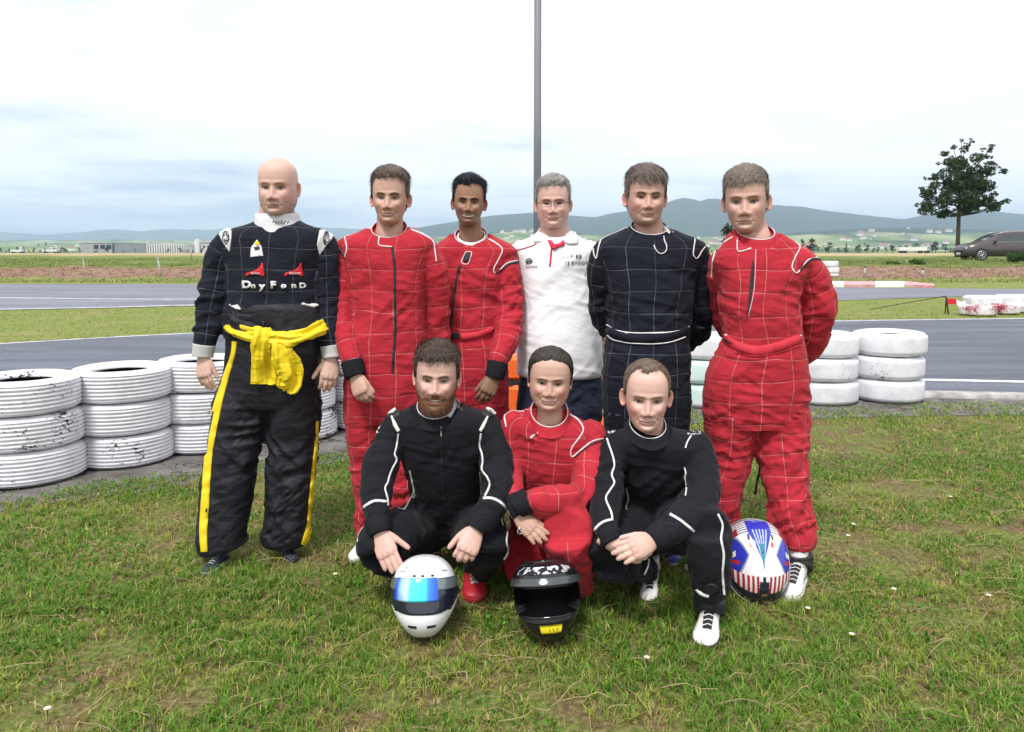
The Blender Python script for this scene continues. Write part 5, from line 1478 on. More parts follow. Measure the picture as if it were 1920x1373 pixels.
# ------------------------------------------------------------------ hands
def hand_shape(wrist, Dv, Nv, side, size=1.0, curl=(20, 25, 20), thumb=(35, 20), spread=6, fist=None):
    """wrist point, finger direction, direction the palm faces, side (+1: thumb towards Dv x Nv)"""
    Dv = Vector(Dv).normalized(); Nv = Vector(Nv); Nv = (Nv - Dv * Nv.dot(Dv)).normalized(); Sv = Dv.cross(Nv) * side
    mb = MB()
    def lens(pts, rads, fl=1.0, n=10):
        pts = [Vector(q) for q in pts]; V_ = []
        for i, q in enumerate(pts):
            tt = (pts[min(i + 1, len(pts) - 1)] - pts[max(i - 1, 0)]).normalized()
            s_ = (Sv - tt * Sv.dot(tt)).normalized(); u_ = tt.cross(s_)
            for k in range(n):
                a = 2 * math.pi * k / n
                V_.append(q + s_ * math.cos(a) * rads[i] + u_ * math.sin(a) * rads[i] * fl)
        Fc = [tuple(f) for f in grid_faces(len(pts), n)] + [tuple(range(n))[::-1], tuple((len(pts) - 1) * n + k for k in range(n))]
        mb.add(V_, Fc)
    L = size
    # palm with forearm stub
    pal = [(-.05, .019, .9), (-.03, .0235, .82), (0, .027, .70), (.02, .034, .52), (.05, .040, .42), (.08, .0415, .36), (.094, .036, .34)]
    pts = [wrist + Dv * a * L for a, _, _ in pal]; V_ = []
    for i, q in enumerate(pts):
        for k in range(16):
            a = 2 * math.pi * k / 16; w_ = pal[i][1] * L
            V_.append(q + Sv * math.cos(a) * w_ + Nv * math.sin(a) * w_ * pal[i][2])
    mb.add(V_, [tuple(f) for f in grid_faces(len(pts), 16)] + [tuple(range(16))[::-1], tuple((len(pts) - 1) * 16 + k for k in range(16))])
    tips = []
    for i in range(4):
        bs = wrist + Dv * (.084 - .004 * abs(i - 1)) * L + Sv * (.0275 - .0185 * i) * L
        ln = (.070, .078, .073, .058)[i] * L; rr = (.0102, .0106, .0101, .0090)[i] * L
        c = curl if not isinstance(curl[0], (tuple, list)) else curl[i]
        ang_ = 0; q = bs - Dv * .012 * L; sp = R(spread) * (1.2 - .8 * i)
        d0 = (Dv * math.cos(sp) + Sv * math.sin(sp)).normalized()
        P = [q, bs]; rd = [rr * 1.0, rr * 1.05]; q = bs
        for j, fr in enumerate((.44, .31, .25)):
            ang_ += R(c[j]); d_ = d0 * math.cos(ang_) + Nv * math.sin(ang_)
            P.append(q + d_ * ln * fr * .5); rd.append(rr * (.98, .93, .88)[j])
            q = q + d_ * ln * fr; P.append(q); rd.append(rr * (1.0, .92, .62)[j])
        lens(P, rd, .92); tips.append((q, d_, rr))
    b0 = wrist + Dv * .018 * L + Sv * .022 * L + Nv * .004 * L
    a1, a2 = R(thumb[0]), R(thumb[1])
    d1 = (Dv * math.cos(a1) + Sv * math.sin(a1) + Nv * .25).normalized(); q1 = b0 + d1 * .040 * L
    d2 = (Dv * math.cos(a1 - a2) + Sv * math.sin(a1 - a2) + Nv * .35).normalized(); q2 = q1 + d2 * .030 * L; q3 = q2 + d2 * .026 * L
    lens([b0, b0.lerp(q1, .5), q1, q1.lerp(q2, .5), q2, q2.lerp(q3, .6), q3], [x_ * L for x_ in (.015, .0145, .0118, .0108, .0108, .0100, .0062)], .9)
    me = remesh([v[:] for v in mb.V], mb.F, .0028)
    V, E = get_np(me); V = lap(V, E, 3, .5)
    # tendons and knuckles
    w = np.array(wrist[:]); d = V - w; al = d @ np.array(Dv[:]); ss = d @ np.array(Sv[:]); nn_ = d @ np.array(Nv[:])
    back = sst(-nn_, 0, .008 * L)
    kn = sum(gau(ss - (.029 - .0195 * i) * L, .006 * L) * gau(al - .084 * L, .009 * L) for i in range(4))
    V = V + np.outer(-kn * .0022 * L * back, np.array(Nv[:]))
    F = [np.array([p.vertices[:] for p in me.polygons if len(p.vertices) == 4], int).reshape(-1, 4)]
    tr_ = [p.vertices[:] for p in me.polygons if len(p.vertices) == 3]
    if tr_: F.append(np.array(tr_, int))
    shade = 1 - .16 * kn * back
    red = gau(al - .084 * L, .02 * L) * .2 + sst(al, .12 * L, .17 * L) * .25
    bpy.data.meshes.remove(me)
    return V, F, shade, red, tips

def box_T(cx, chin, crown, Y, yaw=0, roll=0, pitch=0):
    """transform for head-local points; yaw>0 turns the face to the viewer's right"""
    pc = W(cx, chin, Y); k = (pc - CAM).length / FPX
    sc = (chin - crown) * k / HH * 1.0
    Rm = np.array((Matrix.Rotation(R(roll), 3, 'Y') @ Matrix.Rotation(R(yaw), 3, 'Z') @ Matrix.Rotation(R(pitch), 3, 'X')))
    piv = np.array([0, -.03, .10])
    mid = W(cx, chin + (crown - chin) * .10 / HH, Y)
    base = np.array(mid[:])
    def T(V):
        return ((np.asarray(V) - piv) @ Rm.T) * sc + base
    return T, sc
def person(spec):
    """spec: root feet point, label, head dict, neck, hands -> the body mesh (top level) and helpers"""
    O = Vector(spec['root'])
    Hd = head(spec['head']); p = spec['head']
    T, sc = box_T(*spec['pos'])
    V = T(Hd['V'].reshape(-1, 3)); C_ = Hd['C'].reshape(-1, 3); F = [grid_faces(Hd['nr'], Hd['nc'])]
    n = len(V); Vs, Cs, Fs = [V], [C_], F
    nc = Hd['nc']; top = (Hd['nr'] - 1) * nc
    Fl = []
    def add(v, f, c):
        nonlocal n
        Vs.append(np.asarray(v)); Cs.append(np.broadcast_to(np.asarray(c, float), (len(v), 3)))
        for q in f: Fs.append(np.asarray(q, int).reshape(-1, np.asarray(q).shape[-1]) + n)
        n += len(v)
    jr = np.arange(nc)
    # close crown and jaw base
    cv = [V[top:top + nc].mean(0), V[:nc].mean(0)]
    Vs.append(np.array(cv)); Cs.append(np.array([C_[top], C_[0]])); 
    Fs.append(np.stack([top + jr, top + (jr + 1) % nc, np.full(nc, n)], 1)); Fs.append(np.stack([(jr + 1) % nc, jr, np.full(nc, n + 1)], 1)); n += 2
    if p.get('ears', True):
        for sd in (-1, 1):
            v, f, c = ear(sd, p); add(T(v), [np.array(f)], c)
    sk = np.array(p['skin'])
    # neck and the trunk and arms under the clothes
    for L in spec.get('inner', []):
        v, f = L.mesh(-.050 if L.zv else -.034)
        f4 = np.array([q for q in f if len(q) == 4])
        if L.zv: f4 = f4[f4.min(1) >= 10 * L.nseg]
        nz_ = fbm(v[:, 0] * 40, v[:, 1] * 40, v[:, 2] * 40, 2, 3)[:, None]
        add(v, [f4], sk * (.90 + .14 * nz_))
    L = Limb(spec['neck'], n=16, nseg=40, expo=2.05)
    v, f = L.mesh(); nz_ = fbm(v[:, 0] * 40, v[:, 1] * 40, v[:, 2] * 40, 2, 3)[:, None]
    # sternomastoid hints
    dirr = v - np.repeat(L.c, L.nseg, 0); ax = dirr[:, 0] / .06
    v = v + dirr * (.04 * (gau(np.abs(ax) - .45, .2) - gau(ax, .25)))[:, None]
    add(v, [np.array([q for q in f if len(q) == 4])], sk * np.array([.94, .88, .86]) * (.92 + .12 * nz_))
    nails = []
    for h in spec.get('hands', []):
        v, f, shade, red, tips = hand_shape(**h)
        nz_ = fbm(v[:, 0] * 90, v[:, 1] * 90, v[:, 2] * 90, 2, 3)
        hs = np.array(p.get('handskin', p['skin']))
        c = hs[None] * (shade * (.9 + .2 * nz_))[:, None] * (1 - red[:, None] * np.array([0, .22, .18]))
        add(v, f, c)
        nails.append(tips)
    V = np.concatenate(Vs) - np.array(O[:])
    me = make_mesh('person', V, Fs); set_col(me, np.concatenate(Cs))
    root = bpy.data.objects.new('person', me); COL.objects.link(root); me.materials.append(M['skin']); root.location = O
    tag(root, spec['label'], 'person', 'people posing for the group photo')
    # eyes
    ex, eq, ez, R_ = Hd['eye']
    ic = np.array(p.get('iris', (.08, .05, .03)))
    for sd in (-1, 1):
        nr_, nc_ = 22, 28; th = np.linspace(0, math.pi, nr_)[:, None]; ph = (np.arange(nc_) * 2 * math.pi / nc_)[None]
        v = np.stack([np.sin(th) * np.cos(ph), -np.cos(th) * np.ones_like(ph), np.sin(th) * np.sin(ph)], -1).reshape(-1, 3)
        rr = np.hypot(v[:, 0], v[:, 2]); c = np.tile(np.array([.46, .42, .41]), (len(v), 1))
        fr = (v[:, 1] < 0)
        c[(rr < .50) & fr] = ic; c[(rr < .22) & fr] = (.005, .005, .005); c[(rr > .44) & (rr < .5) & fr] = ic * .4
        v = v * R_ + np.array([sd * ex, -eq, ez])
        me2 = make_mesh('eye', T(v) - np.array(O[:]), [grid_faces(nr_, nc_)]); set_col(me2, c); child('eye', me2, M['eye'], root)
    if p.get('teeth', 0) > .0006:
        mw, sm_ = Hd['mw'], Hd['sm']; tt = p['teeth']
        xs = np.linspace(-mw * .80, mw * .80, 29)
        i0 = np.argmin(np.abs(Hd['s'] - .170)); rowx = Hd['V'][i0, :, 0]; fm = Hd['V'][i0, :, 1] < 0
        q0 = np.interp(0, np.sort(rowx[fm]), -Hd['V'][i0, fm, 1][np.argsort(rowx[fm])])
        v = []
        for x_ in xs:
            zc = .170 * HH + sm_ * .0084 * (x_ / mw) ** 2
            yq = q0 + .0045 - (x_ / mw) ** 2 * .011 - .0010 * abs(math.sin(x_ / .0042 * math.pi / 2)) ** 6
            v += [(x_, -yq, zc + tt * .8), (x_, -yq - .0006, zc), (x_, -yq, zc - tt * .36), (x_, -yq + .003, zc - tt * .40)]
        me2 = make_mesh('teeth', T(np.array(v)) - np.array(O[:]), [grid_faces(29, 4, False)]); child('teeth', me2, M['teeth'], root)
    if not p.get('bald'):
        if p.get('hair_fn'): p['hair_fn'](Hd, p, T, O, root)
        else: hair_parts(Hd, p, T, O, root, seed=spec.get('seed', 0))
    if p.get('beard'): beard_part(Hd, p, T, O, root, spec.get('seed', 0) + 400)
    return root, O, Hd, T
def suit(root, O, name, limbs, mat, seed, **kw):
    me = garment(name, limbs, mat, root, seed, **kw)
    b_ = bvh_of(me)
    return to_obj(name, me, root, O), b_
def collar(root_part, O, c, Y, hw, hd, h, drop, mat, trim=None, name='collar', flare=1.08, thick=.006, tilt=0.0, trim_r=.0020, gap=None):
    """stand collar: ring of cloth round the neck, lower in front; c = (px, py) of its top front edge"""
    k = mpp(Y); cc = W(c[0], c[1], Y); a = hw * k; n = 64; rows = []
    for lev, (fz, fr) in enumerate(((-.25, flare * 1.10), (0, flare), (.5, (1 + flare) / 2), (1, 1.0), (1.0, 1.0 - thick / a), (.4, (1 + flare) / 2 - thick / a), (-.1, flare - thick / a))):
        for j in range(n):
            t0 = 2 * math.pi * j / n
            fwd = math.cos(t0)
            z_ = (fz - 1) * h * (.55 + .45 * max(0.0, fwd)) + drop * (1 - fwd) / 2 + tilt * math.sin(t0)
            wv = .0015 * math.sin(3 * t0 + lev)
            rows.append((cc.x + a * fr * math.sin(t0), cc.y - (hd * fr + wv) * math.cos(t0), cc.z + z_))
    me = make_mesh(name, np.array(rows) - np.array(O[:]), [grid_faces(7, n)]); set_vec(me, np.zeros((len(rows), 3)))
    o = child(name, me, mat, root_part)
    if trim:
        ring = [Vector(rows[3 * n + j]) - O for j in range(n)] ; ring.append(ring[0])
        mb = MB(); mb.tube(ring, trim_r, 8, cap=False); child('piping', mb.mesh('piping', True), trim, o)
    # front edge as pixel polyline helper
    return o
def cuff(rings, mat, parent, O, off=0.002, name='cuff', amp=0.002):
    L = Limb([tuple(r_) for r_ in rings], n=14, nseg=32, expo=2.1)
    v, f = L.mesh(off)
    a = np.tile(np.arange(L.nseg), L.n); rib = .0009 * np.cos(a * 2 * math.pi / L.nseg * 16)
    dirr = v - np.repeat(L.c, L.nseg, 0); v = v + dirr / (np.linalg.norm(dirr, axis=1)[:, None]) * rib[:, None]
    me = make_mesh(name, v - np.array(O[:]), f); set_vec(me, np.zeros((len(v), 3)))
    return child(name, me, mat, parent)
def shoe(toe, heel, root, O, upper, sole, accents=None, size=1.0, high=.10, w=1.0, name='shoe'):
    """toe, heel: ground points; accents: (tongue material, strap material)"""
    toe = Vector((toe[0], toe[1], 0)); heel = Vector((heel[0], heel[1], 0)); f = (toe - heel); L = f.length; f.normalize(); s_ = Vector((f.y, -f.x, 0)); k = L / .29
    st = [(0, .028, .050), (.02, .034, .090), (.07, .038, .100), (.12, .037, .095), (.16, .040, .080), (.20, .046, .064), (.235, .048, .054), (.262, .044, .046), (.282, .032, .036), (.290, .014, .026)]
    n = 24; rows = []
    for y_, hw, hz in st:
        for j in range(n):
            a = 2 * math.pi * j / n
            cx_ = abs(math.cos(a)) ** .75 * math.copysign(1, math.cos(a)); sz = abs(math.sin(a)) ** .8 * math.copysign(1, math.sin(a))
            zz = .018 + (hz - .018) * (sz * .5 + .5); xx = hw * cx_ * (1 - .25 * max(0, sz)) * w + .004 * (y_ / .29) ** 2
            rows.append(heel - O + f * y_ * k + s_ * xx * k + Vector((0, 0, zz * k)))
    mb = MB(); mb.add([r_[:] for r_ in rows], [tuple(q) for q in grid_faces(len(st), n)] + [tuple(range(n))[::-1], tuple((len(st) - 1) * n + j for j in range(n))])
    if high > .1:
        ring = []
        for y_, zz, rr in ((.058, .06, .040), (.052, .11, .041), (.050, high, .043), (.050, high + .004, .037)):
            for j in range(n):
                a = 2 * math.pi * j / n; ring.append((heel - O + f * (y_ + rr * math.sin(a) * 1.12) * k + s_ * rr * math.cos(a) * k + Vector((0, 0, zz * k)))[:])
        mb.add(ring, [tuple(q) for q in grid_faces(4, n)] + [tuple(3 * n + j for j in range(n))])
    o = child(name, mb.mesh(name, True), upper, root)
    mb = MB(); rows = []
    for zz, g in ((0, .97), (.004, 1.03), (.018, 1.04), (.022, .99)):
        for j in range(40):
            a = 2 * math.pi * j / 40; y_ = .145 - .148 * math.cos(a); hw = np.interp(y_, [q[0] for q in st], [q[1] for q in st]) + .004
            hw = hw * math.sqrt(max(0.0, math.sin(a) ** 2)) ** .35
            rows.append((heel - O + f * (.145 - .150 * math.cos(a) * g) * k + s_ * (math.copysign(hw, math.sin(a)) * g * w + .004 * (max(y_, 0) / .29) ** 2) * k + Vector((0, 0, zz * k)))[:])
    mb.add(rows, [tuple(q) for q in grid_faces(4, 40)] + [tuple(range(40))[::-1], tuple(3 * 40 + j for j in range(40))])
    child('sole', mb.mesh('sole', False), sole, o)
    if accents:
        tg, sp_ = accents
        pts = [(.085, .105), (.12, .100), (.16, .085), (.20, .068), (.225, .058)]
        V_ = []
        for y_, zz in pts:
            for x_ in (-.022, -.018, 0, .018, .022):
                V_.append((heel - O + f * y_ * k + s_ * x_ * k + Vector((0, 0, (zz + (.002 if abs(x_) < .019 else -.008) - x_ * x_ * 14) * k)))[:])
        mb = MB(); mb.add(V_, [tuple(q) for q in grid_faces(5, 5, False)]); child('tongue', mb.mesh('tongue', True), tg, o)
        for i in range(5):
            y_ = .115 + i * .023; zz = np.interp(y_, [q[0] for q in pts], [q[1] for q in pts])
            mb = MB(); mb.tube([(heel - O + f * (y_ + .004 * (1 if x_ > 0 else -1)) * k + s_ * x_ * k + Vector((0, 0, (zz + .003 - x_ * x_ * 16) * k))) for x_ in (-.024, -.012, 0, .012, .024)], .0022 * k, 6); child('lace', mb.mesh('lace', True), sp_, o)
        if high > .1:
            ring = []
            for zz, rr in ((.095, .043), (.098, .0455), (.122, .0465), (.125, .044)):
                for j in range(28):
                    a = 2 * math.pi * j / 28; ring.append((heel - O + f * (.055 + rr * math.sin(a) * 1.14) * k + s_ * rr * math.cos(a) * k + Vector((0, 0, (zz - .012 * math.sin(a)) * k)))[:])
            mb = MB(); mb.add(ring, [tuple(q) for q in grid_faces(4, 28)]); child('ankle_strap', mb.mesh('ankle_strap', True), sp_, o)
    return o
# ------------------------------------------------------------------ the nine people
SK_PALE = (.60, .385, .325); SK_MID = (.54, .33, .26); SK_TAN = (.53, .325, .255); SK_BROWN = (.30, .165, .10)
def torsoL(r_, **k): return Limb(r_, n=44, nseg=44, expo=2.35, zv=True, **k)
def limbL(r_, **k): return Limb(r_, n=34, nseg=26, expo=2.1, **k)
BT = M['black_trim']; WT = M['white_trim']

# ===== 1: bald man, navy quilted jacket, black trousers with yellow stripes
Y = 3.5
t1 = torsoL([(521, 408, Y, 34, .065, 0), (521, 420, Y, 46, .075, 0), (520, 431, Y, 84, .10, .002), (519, 447, Y, 100, .12, .003), (518, 480, Y, 92, .133, .004), (517, 520, Y, 84, .14, .005), (517, 560, Y, 84, .145, .006), (517, 600, Y, 90, .155, .006), (517, 632, Y, 90, .155, .004)])
a1 = limbL([(440, 440, Y, 18, .05, .002), (430, 455, Y, 25, .065, .004), (414, 485, Y, 28, .072, .007), (408, 520, 3.49, 26, .068, .009), (400, 560, 3.47, 26, .066, .012), (392, 600, 3.45, 26, .062, .012), (385, 632, 3.43, 22, .055, .012), (382, 652, 3.42, 18.5, .045, .006)])
b1 = limbL([(600, 443, Y, 18, .05, .002), (606, 457, Y, 25, .065, .004), (612, 485, Y, 25, .072, .007), (613, 520, 3.5, 24, .068, .009), (613, 560, 3.5, 25, .066, .012), (613, 600, 3.48, 24, .062, .012), (617, 632, 3.46, 21, .055, .012), (620, 655, 3.45, 17.5, .045, .006)])
tr_t = torsoL([(517, 618, Y, 84, .145, .003), (515, 660, Y, 86, .145, .005), (510, 700, Y, 86, .142, .006), (507, 740, Y, 85, .135, .006), (506, 762, Y, 82, .12, .005)], quilt=0)
l1 = limbL([(467, 700, Y, 45, .11, .005), (455, 760, 3.49, 50, .115, .008), (441, 830, 3.47, 46, .105, .011), (428, 900, 3.45, 46, .10, .010), (420, 960, 3.44, 44, .095, .008), (417, 1005, 3.43, 43, .092, .012), (419, 1022, 3.43, 43, .09, .005), (421, 1029, 3.43, 40, .085, .002)], quilt=0)
r1 = limbL([(552, 700, Y, 44, .11, .005), (551, 760, 3.5, 48, .115, .008), (548, 830, 3.5, 46, .105, .010), (544, 900, 3.5, 43, .10, .009), (541, 960, 3.5, 42, .095, .008), (538, 1000, 3.5, 43, .092, .012), (537, 1014, 3.5, 42, .088, .006), (537, 1021, 3.5, 38, .08, .002)], quilt=0)
zf = lambda p_: p_ - Vector((0, 0, .06))
h1 = [dict(wrist=W(381, 668, 3.415), Dv=W(384, 735, 3.38) - W(381, 668, 3.415), Nv=(.35, 1, 0), side=1, curl=(16, 22, 16), thumb=(22, 12), spread=2, size=1.02),
      dict(wrist=W(622, 672, 3.44), Dv=W(614, 735, 3.39) - W(622, 672, 3.44), Nv=(-.35, 1, 0), side=-1, curl=(18, 24, 18), thumb=(38, 14), spread=3, size=1.02)]
P1, O, Hd, T = person(dict(root=(W(480, 1060, 3.47).x, 3.47, 0), label='bald man at far left in navy checked racing jacket, yellow cloth tied at waist', seed=1,
    pos=(518, 401, 298, 3.44, 1, 0, 3), neck=[(519, 385, 3.5, 28.8, 0.068), (520, 410, 3.51, 33, 0.072), (521, 430, 3.5, 36.3, 0.066)],
    head=dict(skin=SK_PALE, bald=True, jaw=1.16, wide=1.0, brow=(.16, .09, .05), browk=.45, stubble=.30, stubc=(.16, .10, .08), eye=.0030, furrow=1, frown=1, fat=.5, lip=(.38, .13, .13), iris=(.10, .10, .09), ear_out=26, hl=0),
    inner=[t1, a1, b1], hands=h1))
s1, bv = suit(P1, O, 'racing_jacket', [t1, a1, b1], M['navy_suit'], 11, smooth=5, neck=((520, 402), 3.5, 39, .088, .066, .020))
tr, bt = suit(P1, O, 'trousers', [tr_t, l1, r1], M['black_satin'], 12, smooth=4)
cuff([(383, 646, 3.42, 18, .046), (381, 660, 3.418, 17, .043), (380, 670, 3.415, 16.5, .040)], M['grey_cuff'], s1, O)
cuff([(619, 648, 3.45, 17, .044), (621, 662, 3.447, 16.5, .042), (622, 673, 3.44, 16, .040)], M['grey_cuff'], s1, O)
cl_ = collar(s1, O, (520, 402), 3.5, 39, .088, .066, .012, M['silver_cloth'], None, flare=1.10)
patch('shoulder_panel', [(411, 428), (424, 419), (434, 417), (434, 445), (431, 473), (420, 457), (411, 440)], bv, M['silver_cloth'], s1, O, Y)
patch('shoulder_panel', [(600, 428), (612, 427), (623, 433), (625, 444), (612, 461), (599, 479), (594, 458)], bv, M['silver_cloth'], s1, O, Y)
ribbon('shoulder_seam', [(482, 409), (455, 412), (435, 417)], 3.2, bv, BT, s1, O, Y)
ribbon('shoulder_seam', [(561, 411), (585, 414), (602, 421)], 3.2, bv, BT, s1, O, Y)
for (cx_, cy_) in ((425, 446), (611, 448)):
    for q in range(7):
        an = q * 2.4 + cx_
        ribbon('embroidery', [(cx_ + 6 * math.cos(an), cy_ + 12 * math.sin(an)), (cx_ + 6 * math.cos(an + .8), cy_ + 11 * math.sin(an + .8)), (cx_ + 2 * math.cos(an + 1.6), cy_ + 5 * math.sin(an + 1.6))], 1.3, bv, BT, s1, O, Y, off=.007)
# badge, two red emblems with white lettering, chest lettering
patch('badge', [(471, 465), (482, 450), (490, 462), (494, 480), (482, 481), (470, 483)], bv, WT, s1, O, Y)
patch('badge_detail', [(478, 455), (484, 452), (488, 458), (482, 461)], bv, M['yellow_cloth'], s1, O, Y, off=.0065, step=2)
patch('badge_detail', [(477, 464), (487, 462), (488, 468), (479, 470)], bv, BT, s1, O, Y, off=.0065, step=2)
for ex_ in (0, 72):
    patch('emblem', [(460 + ex_, 519), (463 + ex_, 512), (474 + ex_, 509), (482 + ex_, 506), (489 + ex_, 499), (491 + ex_, 493), (493 + ex_, 494), (496 + ex_, 517), (493 + ex_, 519), (484 + ex_, 514), (470 + ex_, 515)], bv, M['red_patch'], s1, O, Y, step=3)
lettering('SHARE', 480, 514.5, 3.6, bv, WT, s1, O, Y, off=.0062, bold=.01)
lettering('SOLUER', 553, 514.5, 3.6, bv, WT, s1, O, Y, off=.0062, bold=.01)
for ch, x_, h_ in (('D', 463, 13), ('n', 475.5, 9.5), ('y', 492, 12), ('F', 513, 12), ('o', 532, 9.5), ('n', 551, 10.5), ('D', 567.5, 9.5)):
    lettering(ch, x_, 540 if ch != 'y' else 541.5, h_, bv, WT, s1, O, Y, bold=.05, stretch=1.25)
for q in range(9):
    x_ = 497 + q * 5.2; yq = 415 + 1.5 * math.sin(q * .35)
    zc_ = lambda x, y: tuple(Vector(((x - 960) / FPX * 3.405, 3.405 + ((x - 520) / 39) ** 2 * .05, W(x, y, 3.405).z)) - O)
    mb = MB(); mb.tube([zc_(x_, yq + 4), zc_(x_ + 2.5, yq - 3 + (q % 3)), zc_(x_ + 4, yq + 3 - (q % 2) * 3)], .0022 if q > 5 else .0015, 5); child('embroidery', mb.mesh('embroidery'), BT, cl_)
# the folded down top of the trousers' overall and the tied yellow arms
fold = torsoL([(517, 566, Y, 84, .150, .002), (518, 575, Y, 90, .160, .016), (518, 590, Y, 94, .164, .018), (519, 606, Y, 95, .165, .016), (519, 618, Y, 93, .170, .006), (519, 628, Y, 90, .160, .002)], quilt=0)
fo, bfo = suit(P1, O, 'rolled_overall_top', [fold], M['black_satin'], 13, voxel=.007, smooth=3, freq=.5)
patch('white_lining', [(431, 566), (436, 564), (447, 573), (453, 581), (444, 580), (432, 573)], bfo, WT, fo, O, Y, off=.008)
patch('white_lining', [(565, 571), (596, 563), (597, 574), (588, 577)], bfo, WT, fo, O, Y, off=.008)
YY_ = M['yellow_cloth']
Yf_ = Y - .165
ty = [Limb([(428, 602, 3.52, 12, .03, .003), (436, 618, 3.405, 13, .026, .005), (462, 625, 3.345, 12, .022, .005), (492, 627, 3.32, 12, .020, .005), (508, 627, 3.315, 12, .020, .003)], n=34, nseg=22),
      Limb([(505, 634, 3.315, 12, .020, .004), (540, 637, 3.318, 14, .022, .006), (570, 630, 3.342, 15, .024, .006), (595, 618, 3.39, 14, .026, .005), (612, 608, 3.48, 10, .024, .003)], n=34, nseg=22),
      Limb([(492, 616, 3.31, 12, .014, .002), (491, 632, 3.295, 14, .018, .004), (490, 660, 3.31, 18, .016, .006), (492, 690, 3.33, 22, .015, .007), (495, 712, 3.34, 25, .014, .007), (495, 722, 3.34, 25, .011, .003)], n=34, nseg=26, expo=2.6),
      Limb([(522, 640, 3.31, 10, .014, .003), (527, 655, 3.305, 15, .016, .005), (537, 680, 3.32, 23, .017, .007), (544, 705, 3.335, 25, .016, .007), (541, 722, 3.34, 23, .014, .006), (536, 733, 3.34, 17, .010, .003)], n=34, nseg=26, expo=2.4)]
ty[2].T = ty[2].T
tie, _b = suit(P1, O, 'yellow_tied_sleeves', ty, YY_, 14, voxel=.0042, smooth=2, freq=1.0, fold=1.0, longi=True)
tie['label'] = 'bright yellow sleeves knotted at the front'
for s_, pts in (('side_stripe', [(440, 640, 9), (436, 668, 8), (424, 705, 11), (412, 745, 14), (402, 785, 17), (396, 815, 17), (391, 850, 15), (387, 900, 15), (384, 950, 16), (381, 1000, 15), (383, 1034, 13)]),
                ('side_stripe', [(595, 790, 4), (593, 830, 6), (588, 880, 7), (583, 940, 9), (580, 985, 11), (571, 1022, 15)])):
    ribbon(s_, pts, 14, bt, YY_, tr, O, Y, off=.004)
M['navy_shoe'] = noise_mat('navy_shoe', (.012, .018, .03), (.03, .04, .06), 30, .6); M['white_sole'] = noise_mat('white_sole', (.45, .44, .42), (.7, .69, .67), 40, .7)
shoe(G(382, 1078), G(426, 1052), P1, O, M['navy_shoe'], M['white_sole'], (M['navy_shoe'], WT), w=1.05)
shoe(G(548, 1050) + Vector((.02, -.03, 0)), G(528, 1032), P1, O, M['navy_shoe'], M['navy_shoe'], (M['navy_shoe'], BT))

# ===== helpers for the checked racing suits
def racing(root, O, limbs, mat, seed, name='racing_suit', **k): return suit(root, O, name, limbs, mat, seed, **k)
def pipe(pts, bv, par, O, Y, w=3.0, m=None, off=.004): return ribbon('piping', pts, w, bv, m or WT, par, O, Y, off=off)
def zipper(pts, bv, par, O, Y, w=5): return ribbon('zipper', pts, w, bv, BT, par, O, Y, off=.002)

# ===== 2: tall young man in red suit
Y = 3.57
t2 = torsoL([(730, 420, Y, 33, .065, 0), (730, 434, Y, 52, .08, .001), (729, 446, Y, 82, .105, .002), (727, 462, Y, 93, .12, .003), (726, 490, Y, 80, .13, .005), (726, 530, Y, 72, .135, .006), (726, 590, Y, 70, .138, .006), (726, 650, Y, 73, .142, .007), (726, 700, Y, 78, .145, .006), (727, 750, Y, 80, .14, .006), (728, 790, Y, 80, .125, .005)], u0=.0475)
a2 = limbL([(655, 460, Y, 18, .05, .002), (645, 475, Y, 23, .06, .004), (638, 505, 3.56, 24, .065, .006), (638, 550, 3.54, 22, .062, .008), (641, 600, 3.5, 21, .06, .010), (648, 640, 3.46, 21, .058, .012), (657, 668, 3.43, 20, .055, .009), (660, 684, 3.41, 18.5, .05, .004)], u0=.05)
b2 = limbL([(800, 462, Y, 18, .05, .002), (809, 478, Y, 23, .06, .004), (818, 510, 3.57, 25, .065, .006), (821, 560, 3.6, 24, .062, .008), (821, 610, 3.62, 23, .06, .010), (816, 660, 3.64, 20, .058, .012), (808, 700, 3.66, 18, .05, .006)], u0=.05)
l2 = limbL([(690, 755, Y, 42, .11, .006), (694, 830, Y, 41, .105, .009), (698, 900, Y, 37, .10, .010), (700, 960, Y, 33, .09, .012), (700, 1005, Y, 31, .08, .012)])
r2 = limbL([(766, 755, Y, 42, .11, .006), (765, 830, Y, 40, .105, .009), (765, 900, Y, 36, .10, .010), (763, 960, Y, 33, .09, .012), (762, 1005, Y, 31, .08, .012)])
P2, O, Hd, T = person(dict(root=(W(730, 1045, 3.57).x, 3.57, 0), label='tall young man with short brown hair in red checked racing suit, standing second from left', seed=2,
    pos=(730, 419, 319, 3.5, 1, 1, 1), neck=[(731, 400, 3.57, 23.5, 0.056), (731, 425, 3.58, 24.2, 0.06), (730, 445, 3.57, 26.6, 0.066), (730, 460, 3.57, 26.6, 0.066)],
    head=dict(skin=SK_TAN, jaw=.95, wide=1.0, hair=(.105, .075, .060), hair2=(.24, .185, .155), brow=(.06, .035, .025), browk=.9, browt=1.15, eye=.0038, smile=.75, teeth=.0050, stubble=.12, top=.020, side=.008, quiff=.25, part=1, flow=(.55, -.9, .1), ear_out=40, iris=(.12, .13, .11), nose=1.05, hl=-.05, len_top=.035, len_side=.018),
    inner=[t2, a2], hands=[dict(wrist=W(666, 703, 3.39), Dv=W(680, 748, 3.35) - W(666, 703, 3.39), Nv=(.2, 1, .2), side=1, curl=(28, 34, 26), thumb=(20, 10), spread=2, size=1.0)]))
s2, bv = racing(P2, O, [t2, a2, b2, l2, r2], M['red_suit'], 21, neck=((730, 446), 3.57, 33, .080, .040, .092))
